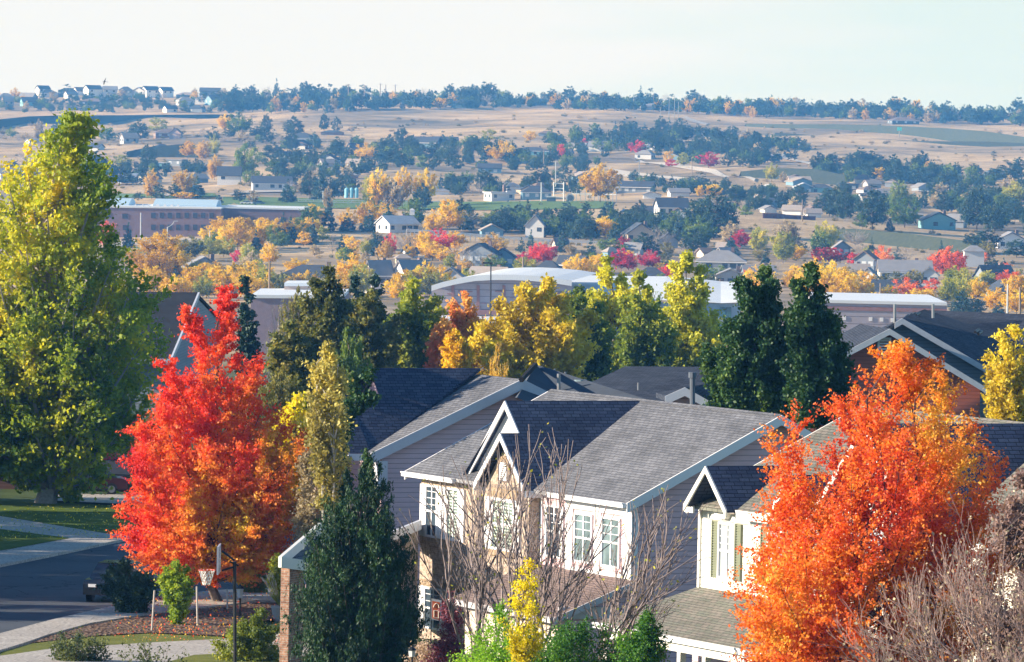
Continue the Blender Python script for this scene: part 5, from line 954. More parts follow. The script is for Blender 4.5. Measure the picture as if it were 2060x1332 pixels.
# ---------------------------------------------------------------- far houses
HW = {'white': (.78, .78, .80), 'cream': (.66, .62, .52), 'tan': (.46, .38, .30), 'grey': (.36, .38, .42), 'blue': (.16, .28, .38), 'teal': (.20, .42, .46), 'brown': (.22, .15, .13), 'dark': (.10, .13, .17), 'slate': (.22, .26, .32), 'pale': (.56, .58, .62), 'pinkish': (.52, .40, .38)}
HRF = {'grey': (.26, .26, .28), 'dark': (.06, .075, .10), 'brown': (.20, .15, .13), 'tan': (.36, .31, .28), 'pale': (.50, .53, .58)}
def fmw(c): return plain(c + '_house_wall', HW[c], .8, .06, .4)
def fmr(c): return plain(c + '_house_roof', HRF[c], .9, .12, .6)
HPL = []
def far_house(px, py, w, h, typ, yaw, wall, roof, place, D=None, eave=.55, wins=None, dep=.75, extra=()):
    P = hit(px, py) if D is None else W(px, py, D)
    D = P[1]; k = F_PX / D; ya = math.radians(yaw); Wm = w / k / (abs(math.cos(ya)) + dep * abs(math.sin(ya))); Dm = Wm * dep; H = h / k; E = H * eave
    X = np.array([math.cos(ya), math.sin(ya), 0.]); Y = np.array([-math.sin(ya), math.cos(ya), 0.])
    if yaw < 0: P = P + Y * 0
    e = empty('house', P); O = P - X * Wm / 2 + (Y * 0)
    L = lambda x, y, z: O + X * x + Y * y + np.array([0, 0, z])
    base = -2.5
    mb = MB(); g = .25
    if typ == 'f':      # gable end towards the viewer
        mb.prism([L(0, 0, base), L(Wm, 0, base), L(Wm, 0, E), L(Wm / 2, 0, H - .2), L(0, 0, E)], Y * Dm)
    elif typ == 's': mb.prism([L(0, 0, base), L(0, Dm, base), L(0, Dm, E), L(0, Dm / 2, H - .2), L(0, 0, E)], X * Wm)
    else: mb.prism([L(0, 0, base), L(Wm, 0, base), L(Wm, Dm, base), L(0, Dm, base)], (0, 0, E - base))
    props(mb.build('wall', fmw(wall), e)); o = .5; mb = MB()
    if typ == 'f':
        dz = (H - E) / (Wm / 2) * o
        mb.prism([L(-o, -o, E - dz), L(Wm / 2, -o, H), L(Wm / 2, Dm + o, H), L(-o, Dm + o, E - dz)], (0, 0, .3)); mb.prism([L(Wm / 2, -o, H), L(Wm + o, -o, E - dz), L(Wm + o, Dm + o, E - dz), L(Wm / 2, Dm + o, H)], (0, 0, .3))
    elif typ == 's':
        dz = (H - E) / (Dm / 2) * o
        mb.prism([L(-o, -o, E - dz), L(Wm + o, -o, E - dz), L(Wm + o, Dm / 2, H), L(-o, Dm / 2, H)], (0, 0, .3)); mb.prism([L(-o, Dm / 2, H), L(Wm + o, Dm / 2, H), L(Wm + o, Dm + o, E - dz), L(-o, Dm + o, E - dz)], (0, 0, .3))
    elif typ == 'h':
        i = min(Wm, Dm) * .46; c = [L(-o, -o, E), L(Wm + o, -o, E), L(Wm + o, Dm + o, E), L(-o, Dm + o, E)]; r = [L(i, Dm / 2, H), L(Wm - i, Dm / 2, H)]
        mb.poly([c[0], c[1], r[1], r[0]]); mb.poly([c[1], c[2], r[1]]); mb.poly([c[2], c[3], r[0], r[1]]); mb.poly([c[3], c[0], r[0]]); mb.poly([c[3], c[2], c[1], c[0]])
    else: mb.prism([L(-o, -o, E), L(Wm + o, -o, E), L(Wm + o, Dm + o, E), L(-o, Dm + o, E)], (0, 0, .4))
    mb.build('roof', fmr(roof), e)
    if w > 26:
        rnd = random.Random(int(px * 3 + py)); n = max(2, int(w / 16)); st = 2 if E > 4.6 else 1
        wm = plain('far_window', (.05, .07, .10), .25, .1) if wall not in ('dark', 'blue', 'brown', 'slate') else plain('far_pale_window', (.55, .60, .66), .4, .1)
        for j in range(st):
            z = (E - 1.9) if j == 0 else (E - 4.6)
            if z < .2: continue
            for i in range(n):
                if rnd.random() < .18: continue
                x = Wm * (i + .5) / n; ww = .6 + rnd.random() * .3
                mb = MB(); mb.prism([L(x - ww, -.06, z), L(x + ww, -.06, z), L(x + ww, -.06, z + 1.3), L(x - ww, -.06, z + 1.3)], Y * .05); mb.build('window', wm, e)
            if abs(yaw) > 8:
                xs, sg = (Wm, 1) if yaw < 0 else (-0.0, -1)
                for i in range(2):
                    y = Dm * (i + .5) / 2; mb = MB(); mb.prism([L(xs + sg * .06, y - .6, z), L(xs + sg * .06, y + .6, z), L(xs + sg * .06, y + .6, z + 1.3), L(xs + sg * .06, y - .6, z + 1.3)], -X * sg * .05); mb.build('window', wm, e)
        if w > 55:      # pale fascia boards and a chimney
            mb = MB(); mb.prism([L(-o, -o - .02, E - .1), L(Wm + o, -o - .02, E - .1), L(Wm + o, -o - .02, E - .35), L(-o, -o - .02, E - .35)], -Y * .08)
            if typ != 'f': mb.build('fascia', WHITE, e)
            x = Wm * .7; mb = MB(); mb.prism([L(x, Dm * .55, E), L(x + .9, Dm * .55, E), L(x + .9, Dm * .55 + .9, E), L(x, Dm * .55 + .9, E)], (0, 0, H - E + .8)); mb.build('chimney', fmw('brown'), e)
    for (kind, x0, x1, z0, z1, dd, hh) in extra:      # small front gables
        mb = MB(); a, b_ = Wm * x0, Wm * x1; mb.prism([L(a, -dd, base), L(b_, -dd, base), L(b_, -dd, E * z1), L((a + b_) / 2, -dd, E * z1 + hh), L(a, -dd, E * z1)], Y * (dd + 1)); mb.build('front_gable', fmw(wall), e)
        mb = MB(); q = (a + b_) / 2; zz = E * z1
        mb.prism([L(a - .4, -dd - .4, zz - .2), L(q, -dd - .4, zz + hh + .1), L(q, Dm / 2, zz + hh + .1), L(a - .4, Dm / 2, zz - .2)], (0, 0, .3)); mb.prism([L(q, -dd - .4, zz + hh + .1), L(b_ + .4, -dd - .4, zz - .2), L(b_ + .4, Dm / 2, zz - .2), L(q, Dm / 2, zz + hh + .1)], (0, 0, .3)); mb.build('front_gable_roof', fmr(roof), e)
        mb = MB(); mb.prism([L(q - .7, -dd - .06, zz - 1.8), L(q + .7, -dd - .06, zz - 1.8), L(q + .7, -dd - .06, zz - .5), L(q - .7, -dd - .06, zz - .5)], Y * .05); mb.build('window', wm, e)
    e['category'] = 'house'; HPL.append((e, wall, roof, typ, px, py, place)); return e
R1 = 'on the ridge above the left bank'; R2 = 'on the ridge among pines'; 
for q in [(14, 205, 44, 20, 'h', 20, 'slate', 'grey'), (52, 203, 40, 18, 's', -20, 'slate', 'grey'), (100, 196, 46, 18, 'h', 20, 'pale', 'dark'), (90, 186, 34, 15, 's', 30, 'white', 'dark'), (132, 190, 40, 15, 'h', -10, 'slate', 'dark'), (168, 192, 40, 18, 's', 30, 'white', 'brown'), (146, 198, 32, 16, 's', 30, 'white', 'grey'),
          (192, 188, 44, 18, 's', 32, 'white', 'dark'), (222, 188, 36, 16, 's', 10, 'pale', 'grey'), (252, 190, 30, 18, 'h', 0, 'slate', 'dark'), (228, 196, 34, 15, 'h', 25, 'cream', 'grey'), (278, 192, 38, 18, 'f', -20, 'pale', 'grey'), (308, 190, 44, 18, 's', 34, 'white', 'dark'), (338, 190, 36, 16, 's', 34, 'white', 'dark'), (376, 198, 52, 14, 'h', 5, 'dark', 'tan'),
          (422, 192, 46, 17, 's', 0, 'slate', 'dark'), (376, 212, 44, 20, 'h', 20, 'pale', 'grey'), (410, 210, 46, 22, 'h', -10, 'pale', 'grey'), (446, 213, 62, 24, 's', 30, 'blue', 'dark'), (392, 226, 40, 16, 'h', -15, 'slate', 'dark'), (346, 226, 34, 15, 's', 30, 'white', 'dark'), (60, 214, 40, 20, 's', 20, 'teal', 'dark'), (18, 212, 30, 18, 's', 25, 'pinkish', 'tan'), (490, 206, 46, 18, 's', -25, 'slate', 'grey'), (535, 215, 40, 16, 's', 30, 'pale', 'dark'), (150, 222, 40, 8, 's', 5, 'pale', 'brown'), (185, 212, 56, 16, 'h', 0, 'dark', 'brown'),
          (605, 204, 44, 16, 'h', 10, 'grey', 'pale')]: far_house(q[0], q[1], q[2] * .88, q[3] * .88, *q[4:], R1)
for q in [(768, 211, 44, 16, 's', 30, 'cream', 'dark'), (798, 203, 46, 16, 's', 5, 'blue', 'dark'), (845, 213, 44, 18, 's', 0, 'dark', 'dark'), (932, 218, 44, 18, 'h', 0, 'blue', 'dark'), (1298, 210, 40, 14, 's', 30, 'white', 'dark'), (1315, 222, 52, 14, 'h', 0, 'grey', 'grey'), (1404, 208, 26, 14, 'f', 0, 'slate', 'grey'), (1822, 250, 62, 14, 'h', 10, 'dark', 'brown'), (1912, 240, 26, 22, 'f', 25, 'cream', 'tan'), (1256, 212, 20, 10, 's', 30, 'white', 'grey'), (990, 203, 30, 12, 's', 20, 'pale', 'dark'), (1090, 212, 28, 12, 's', 30, 'slate', 'dark'), (1690, 232, 30, 12, 'h', 0, 'pale', 'grey')]: far_house(*q, R2)
M1 = 'on the left hillside'; M2 = 'on the central hillside'; M3 = 'on the right hillside'; V1_ = 'in the valley behind the school hall'
for q in [(340, 277, 60, 18, 'h', 10, 'brown', 'brown'), (352, 279, 26, 20, 'f', -10, 'pinkish', 'brown'), (322, 338, 32, 18, 'x', -10, 'teal', 'pale'), (350, 334, 40, 22, 'x', -20, 'slate', 'grey'), (460, 372, 46, 36, 's', 0, 'white', 'dark'), (70, 288, 30, 8, 's', 30, 'white', 'grey'), (24, 362, 50, 24, 's', 10, 'white', 'grey'), (262, 368, 44, 18, 's', 20, 'slate', 'pale'), (395, 345, 50, 14, 'h', 0, 'dark', 'dark')]: far_house(*q, M1)
for q in [(548, 384, 84, 28, 's', 6, 'pale', 'dark'), (605, 285, 50, 18, 'h', -10, 'slate', 'dark'), (668, 272, 46, 10, 'h', 0, 'brown', 'dark'), (598, 300, 50, 18, 'f', -20, 'brown', 'dark'), (658, 333, 46, 22, 'f', -12, 'pale', 'dark'), (850, 300, 66, 24, 's', -15, 'blue', 'dark'), (900, 290, 46, 14, 's', 5, 'slate', 'dark'), (1068, 312, 74, 16, 'h', -5, 'teal', 'dark'), (1202, 305, 42, 20, 's', -10, 'white', 'grey'), (985, 348, 46, 18, 's', 0, 'blue', 'dark'), (1012, 404, 62, 28, 'x', 25, 'pale', 'pale'), (1275, 388, 80, 22, 's', -8, 'slate', 'dark'), (1312, 400, 36, 14, 'f', 0, 'white', 'grey'), (1356, 438, 70, 38, 's', 12, 'pale', 'dark'), (1312, 436, 52, 20, 's', 0, 'grey', 'dark'), (1368, 396, 44, 16, 's', 10, 'white', 'grey'), (1185, 295, 30, 12, 'h', 0, 'slate', 'dark'), (1100, 275, 36, 12, 'h', -5, 'slate', 'brown'), (700, 360, 40, 14, 'h', 0, 'brown', 'grey'), (885, 392, 40, 14, 'h', 5, 'white', 'grey'), (1080, 402, 62, 28, 'h', 5, 'blue', 'dark'),
          (1075, 478, 42, 44, 'f', -10, 'pale', 'grey'), (1290, 494, 64, 44, 'f', 12, 'tan', 'dark'), (1345, 500, 40, 30, 'f', 5, 'slate', 'dark')]: far_house(*q, M2)
for q in [(1425, 276, 28, 14, 'f', -5, 'white', 'grey'), (1548, 388, 36, 16, 'f', 10, 'slate', 'pale'), (1618, 387, 40, 18, 'f', 5, 'blue', 'pale'), (1652, 388, 46, 18, 'h', 0, 'teal', 'dark'), (1708, 382, 38, 20, 'x', 0, 'dark', 'dark'), (1788, 400, 46, 18, 's', 20, 'white', 'tan'), (1770, 408, 40, 16, 'f', -5, 'teal', 'dark'), (1552, 418, 50, 20, 'h', 10, 'blue', 'dark'), (1524, 420, 18, 28, 'f', 20, 'cream', 'tan'), (1592, 432, 44, 18, 's', -15, 'white', 'tan'), (1634, 436, 30, 20, 'f', 30, 'white', 'brown'), (1652, 424, 40, 18, 'f', 20, 'pinkish', 'brown'), (1890, 462, 72, 34, 'f', 8, 'teal', 'dark'), (1922, 458, 40, 26, 's', -20, 'slate', 'grey'), (2036, 502, 62, 34, 'f', 6, 'white', 'grey'), (1560, 402, 30, 14, 'h', 5, 'grey', 'grey'), (1838, 440, 40, 14, 'h', 0, 'slate', 'grey')]: far_house(*q, M3)
VH = 'in the row beyond the hall'
for q in [(412, 562, 84, 44, 'f', 10, 'slate', 'grey', VH, 1400), (455, 566, 40, 24, 'f', 10, 'slate', 'dark', VH, 1395), (622, 590, 150, 56, 'h', -4, 'blue', 'dark', VH, 1340), (770, 588, 58, 62, 's', 30, 'white', 'grey', VH, 1330), (845, 586, 84, 60, 's', 32, 'white', 'grey', VH, 1330), (905, 584, 60, 44, 'f', -6, 'pale', 'grey', VH, 1330), (960, 535, 84, 44, 'f', -14, 'slate', 'dark', VH, 1520), (1010, 535, 50, 34, 'f', -6, 'blue', 'dark', VH, 1525), (975, 575, 86, 36, 's', -20, 'pale', 'tan', VH, 1370), (1022, 574, 50, 32, 'f', -10, 'teal', 'dark', VH, 1372),
          (1068, 582, 96, 36, 'h', 0, 'tan', 'tan', VH, 1380), (1100, 560, 50, 36, 'h', -12, 'slate', 'dark', VH, 1440), (1145, 552, 64, 36, 's', -22, 'pale', 'dark', VH, 1470), (1210, 600, 60, 26, 'h', 0, 'slate', 'dark', VH, 1330), (1310, 572, 54, 34, 'h', 0, 'slate', 'dark', VH, 1400), (1345, 582, 60, 24, 'h', 5, 'pinkish', 'brown', VH, 1380),
          (1450, 552, 100, 48, 'h', -3, 'grey', 'grey', VH, 1480), (1470, 572, 60, 30, 'f', 0, 'grey', 'grey', VH, 1420), (1530, 572, 70, 36, 's', 10, 'blue', 'grey', VH, 1430), (1440, 595, 56, 26, 'h', 5, 'pale', 'grey', VH, 1340), (1695, 512, 34, 26, 'f', 6, 'slate', 'grey', VH, 1650), (1738, 540, 50, 34, 'f', -20, 'slate', 'brown', VH, 1500), (1712, 575, 80, 42, 's', 4, 'grey', 'tan', VH, 1430), (1745, 574, 36, 34, 'f', -16, 'white', 'grey', VH, 1425), (1822, 572, 104, 46, 's', 0, 'cream', 'grey', VH, 1440), (1832, 574, 36, 28, 'f', 5, 'white', 'dark', VH, 1436), (1868, 572, 40, 34, 'f', -6, 'pale', 'grey', VH, 1434),
          (1800, 612, 84, 46, 's', 2, 'slate', 'dark', VH, 1330), (1850, 612, 44, 36, 'f', -5, 'blue', 'dark', VH, 1328), (2012, 582, 80, 46, 's', 24, 'slate', 'dark', VH, 1450), (2030, 606, 72, 40, 'f', 20, 'blue', 'dark', VH, 1380), (1960, 520, 40, 26, 'h', 0, 'pale', 'grey', VH, 1560)]:
    far_house(*q[:8], q[8], q[9])
rnd = random.Random(77)
for poly, n, pl in (((560, 290, 760, 345), 5, 'on the slope by the wooded gable'), ((100, 285, 430, 375), 7, M1), ((800, 350, 1240, 395), 6, 'behind the ball field'), ((1100, 285, 1490, 330), 6, 'in the dark grove'), ((1500, 340, 2040, 395), 9, M3), ((1480, 400, 2050, 440), 8, M3), ((600, 500, 1500, 540), 9, 'among upper valley roofs'), ((930, 440, 1400, 480), 6, M2)):
    for _ in range(n): far_house(rnd.uniform(poly[0], poly[2]), rnd.uniform(poly[1], poly[3]), rnd.uniform(30, 52), rnd.uniform(13, 20) * (1 + (poly[1] > 400) * .3), rnd.choice('ssfh'), rnd.choice((-20, 8, 25, 30)), rnd.choice(('pale', 'slate', 'white', 'tan', 'grey', 'blue', 'cream')), rnd.choice(('grey', 'dark', 'brown', 'tan')), pl)
# white barn with a cupola on the knoll, white rail fence
e = far_house(813, 468, 86, 32, 's', 34, 'white', 'pale', 'with a cupola on the grassy knoll'); HPL.pop(); e['label'] = 'white barn with pale roof and small cupola on the grassy knoll'; e['category'] = 'barn'; e.name = 'barn'
P = world_loc(e); P = np.array([P[0] + 1.5, P[1] + 6.5, P[2] + 5.6]); mb = MB(); mb.prism([P, P + [1.6, 0, 0], P + [1.6, 1.6, 0], P + [0, 1.6, 0]], (0, 0, 1.5)); mb.build('cupola', WHITE, e)
mb = MB(); mb.poly([P + [-.2, -.2, 1.5], P + [1.8, -.2, 1.5], P + [.8, .8, 2.3]]); mb.poly([P + [1.8, -.2, 1.5], P + [1.8, 1.8, 1.5], P + [.8, .8, 2.3]]); mb.poly([P + [-.2, 1.8, 1.5], P + [-.2, -.2, 1.5], P + [.8, .8, 2.3]]); mb.poly([P + [1.8, 1.8, 1.5], P + [-.2, 1.8, 1.5], P + [.8, .8, 2.3]]); mb.build('cupola_roof', fmr('pale'), e)
def fence(label, pts, D0, D1, hpx, npost, mat, rails=3, name='rail_fence', panel=False):
    P = []; n = len(pts)
    for i in range(npost):
        t_ = i / (npost - 1) * (n - 1); j = min(int(t_), n - 2); s_ = t_ - j; x = pts[j][0] * (1 - s_) + pts[j + 1][0] * s_; y = pts[j][1] * (1 - s_) + pts[j + 1][1] * s_; P.append(W(x, y, D0 + (D1 - D0) * i / (npost - 1)))
    hm = hpx * (D0 + D1) / 2 / F_PX; e = empty(name, P[0], label, 'fence')
    for p in P: MB().prism([p + [-.12, 0, -1.2], p + [.12, 0, -1.2], p + [.12, .2, -1.2], p + [-.12, .2, -1.2]], (0, 0, hm + 1.3)).build('post', mat, e)
    for r in range(rails):
        z = hm * (r + .7) / rails; mb = MB()
        for A, B in zip(P[:-1], P[1:]): mb.prism([A + [0, -.04, z], B + [0, -.04, z], B + [0, -.04, z + .22], A + [0, -.04, z + .22]], (0, .06, 0))
        mb.build('rail', mat, e)
    if panel:
        mb = MB()
        for A, B in zip(P[:-1], P[1:]): mb.prism([A + [0, 0, -.8], B + [0, 0, -.8], B + [0, 0, hm], A + [0, 0, hm]], (0, .08, 0))
        mb.build('panel', mat, e)
    return e
fence('white three-rail fence running down the knoll from the barn', [(818, 467), (900, 472), (1000, 481), (1100, 487), (1215, 492)], 1690, 1700, 6, 42, WHITE)
fence('red-brown board fence on the crest of the right hill', [(1535, 438), (1565, 438), (1590, 442), (1640, 444)], 1850, 1870, 9, 11, plain('red_brown_fence_paint', (.20, .07, .07)), 2, 'board_fence', True)
fence('ball field fence line behind the sports lawn', [(600, 409), (760, 412), (930, 413)], 2080, 2080, 8, 22, plain('pale_grey_metal', (.5, .54, .58)), 2, 'field_fence')
fence('tall net fence beside the round orange tree', [(1150, 403), (1200, 404), (1240, 405)], 2120, 2110, 18, 12, MATS['pale_grey_metal'], 1, 'net_fence')
# poles, lamps, masts
def pole(label, px, y0, y1, D, r=.14, mat=None, arms=(), name='utility_pole', cat='utility pole', head=None, group=None):
    b = W(px, y1, D); t_ = W(px + (y1 - y0) * .005, y0, D); e = empty(name, b, label, cat, group); m = mat or WOODP
    MB().tube(b - [0, 0, 2], t_, r, r * .7).build('shaft', m, e)
    for fz, ln in arms: z = t_[2] - fz; MB().prism([np.array([t_[0] - ln, t_[1] - .08, z]), np.array([t_[0] + ln, t_[1] - .08, z]), np.array([t_[0] + ln, t_[1] + .08, z]), np.array([t_[0] - ln, t_[1] + .08, z])], (0, 0, .18)).build('crossarm', m, e)
    if head == 'flat': MB().prism([t_ + [-1.4, -.3, 0], t_ + [.3, -.3, 0], t_ + [.3, .3, 0], t_ + [-1.4, .3, 0]], (0, 0, .28)).build('lamp_head', BLACKM, e)
    if head == 'arc':
        mb = MB(); pr = t_
        for i in range(1, 6): q = t_ + [1.8 * math.sin(i * .28) * 1.05, 0, 1.1 * (1 - math.cos(i * .28)) + .25 * i * .7]; mb.tube(pr, q, .08); pr = q
        mb.build('arm', m, e); MB().prism([pr + [-.1, -.2, -.1], pr + [1.1, -.2, -.1], pr + [1.1, .2, -.1], pr + [-.1, .2, -.1]], (0, 0, .2)).build('lamp_head', m, e)
    return e
pole('tall black lamp post with flat head in front of the arched hall', 987, 531, 650, 940, .16, BLACKM, name='lamp_post', cat='lamp post', head='flat')
pole('brown wooden pole above the flat roof right of the red maple', 542, 524, 602, 900, .22)
pole('short wooden pole against the tan roofs', 1052, 517, 562, 1330, .28)
pole('wooden pole above the flat-roofed block', 1771, 570, 615, 1050, .2)
pole('pale lamp pole left of the wooden pole at the picture edge', 2027, 572, 628, 700, .14, MATS['pale_grey_metal'], name='lamp_post', cat='lamp post')
pole('brown wooden pole at the picture edge above the dark shingle roof', 2052, 578, 628, 700, .18)
pole('grey street lamp with curved arm before the school', 337, 457, 486, 1600, .22, MATS['pale_grey_metal'], name='street_lamp', cat='street lamp', head='arc')
pole('straight pale pole before the left part of the school', 283, 428, 486, 1600, .2, MATS['pale_grey_metal'], name='lamp_post', cat='lamp post')
pole('thin pale pole beside the school lawn', 422, 464, 486, 1600, .16, MATS['pale_grey_metal'], name='lamp_post', cat='lamp post')
for i, (x, y0, y1) in enumerate(((701, 170, 190), (733, 171, 190), (765, 168, 188), (776, 170, 188), (795, 170, 190))):
    pole(['leftmost of five poles standing against the sky', 'second pole from the left standing against the sky', 'middle one of five poles standing against the sky', 'thin pole without arms against the sky', 'rightmost of the five clustered poles against the sky'][i], x, y0, y1, 4150, .4, None, () if i == 3 else ((.6, 2.2),), group='poles on the skyline')
for i, (x, y0, y1, D) in enumerate(((1329, 216, 246, 3500), (1346, 198, 236, 3650), (1357, 192, 236, 3650), (1365, 205, 238, 3640), (1286, 322, 350, 2450), (1392, 315, 342, 2520), (1487, 265, 290, 3000), (1094, 300, 330, 2700), (1315, 188, 205, 4150), (1394, 190, 206, 4150))):
    pole(['short pole left of the three tall masts by the ridge road', 'left one of the three masts by the ridge road', 'middle, tallest mast by the ridge road', 'right one of the three masts by the ridge road', 'pale pole at the start of the pale hillside road', 'pole beside the yellow trees above the hillside road', 'wooden pole at the right end of the dark grove', 'thin mast above the shaded bank', 'pole rising over the white gabled ridge house', 'pole on the skyline right of the masts'][i], x, y0, y1, D, .22, GREYM if i < 5 else None)
pole('pole with long drooping wires by the red-brown fence', 1614, 402, 445, 1840, .25)
pole('pale field light left of the blue tanks', 650, 384, 410, 2080, .25, MATS['pale_grey_metal'], name='field_light', cat='light pole', arms=((.3, 1.2),))
pole('field light left of the scaffold tower', 1089, 367, 405, 2080, .3, MATS['pale_grey_metal'], name='field_light', cat='light pole')
pole('tall flagpole rising over the scaffold tower', 1118, 325, 365, 2100, .2, MATS['pale_grey_metal'], name='flagpole', cat='flagpole')
# scaffold tower, dugout, round dish, blue tanks, turquoise sign, bird
e = empty('scaffold_tower', W(1124, 404, 2090), 'white open scaffold tower beside the ball field', 'tower')
for x in (1114, 1134):
    for dy in (0, 4): MB().tube(W(x, 406, 2090 + dy), W(x, 366, 2090 + dy), .22).build('leg', WHITE, e)
for y in (370, 380, 390, 398): MB().prism([W(1113, y, 2090), W(1135, y, 2090), W(1135, y, 2094.5), W(1113, y, 2094.5)], (0, 0, .35)).build('platform', WHITE, e)
e = empty('dugout', W(1106, 405, 2075), 'low dark dugout left of the scaffold tower foot', 'dugout'); MB().prism([W(1100, 406, 2075), W(1118, 406, 2075), W(1118, 397, 2075), W(1100, 397, 2075)], (0, 4, 0)).build('wall', fmw('dark'), e); MB().prism([W(1099, 397, 2074), W(1119, 397, 2074), W(1119, 397, 2080), W(1099, 397, 2080)], (0, 0, .4)).build('roof', WHITE, e)
p = W(1147, 398, 2085); e = empty('round_sign', p - [0, 0, 1.6], 'round white and dark disc beside the scaffold tower', 'sign'); MB().tube(p, p + [0, .3, 0], 1.6, n=20).build('disc', plain('pale_grey_metal', (.5, .54, .58)), e); MB().tube(p - [0, .1, 0], p, 1.1, n=20).build('dial', fmw('dark'), e); MB().tube(p + [0, .15, -3], p + [0, .15, -1.5], .15).build('post', GREYM, e)
for i in range(3):
    b = W(697 + i * 10, 398, 2090); MB_ = MB(); MB_.tube(b, b + [0, 0, 3.4], .8, n=14); MB_.tube(b + [0, 0, 3.4], b + [0, 0, 3.9], .8, .2, n=14)
    props(MB_.build('water_tank', plain('pale_blue_tank', (.25, .55, .75), .4)), ['left pale blue tank beside the ball field', 'middle pale blue tank beside the ball field', 'right pale blue tank beside the ball field'][i], 'tank', 'three blue tanks')
e = empty('sign_board', W(1809, 276, 3450), 'small turquoise board on a pole before the dark bank', 'sign'); MB().prism([W(1805, 263, 3450), W(1814, 263, 3450), W(1814, 256, 3450), W(1805, 256, 3450)], (0, .4, 0)).build('panel', plain('turquoise_paint', (.12, .65, .62)), e); MB().tube(W(1809, 277, 3450.2), W(1809, 262, 3450.2), .25).build('post', GREYM, e)
p = W(210, 165, 900); mb = MB(); f_ = lambda *q: [p + np.array(v) for v in q]
for q in (((-.35, 0, .05), (.0, .1, .16), (.40, 0, 0), (.0, -.1, .1)), ((-.1, 0, .1), (.12, 0, .1), (.28, .1, .72), (.12, .05, .5)), ((-.1, 0, .1), (.12, 0, .1), (-.02, -.1, -.5), (-.18, -.05, -.35)), ((.38, 0, .02), (.62, .06, .04), (.60, -.06, -.05))): mb.prism(f_(*q), (0, .04, .02))
props(mb.build('bird', fmw('dark')), 'small dark bird gliding in the pale sky above the rooftops', 'bird')

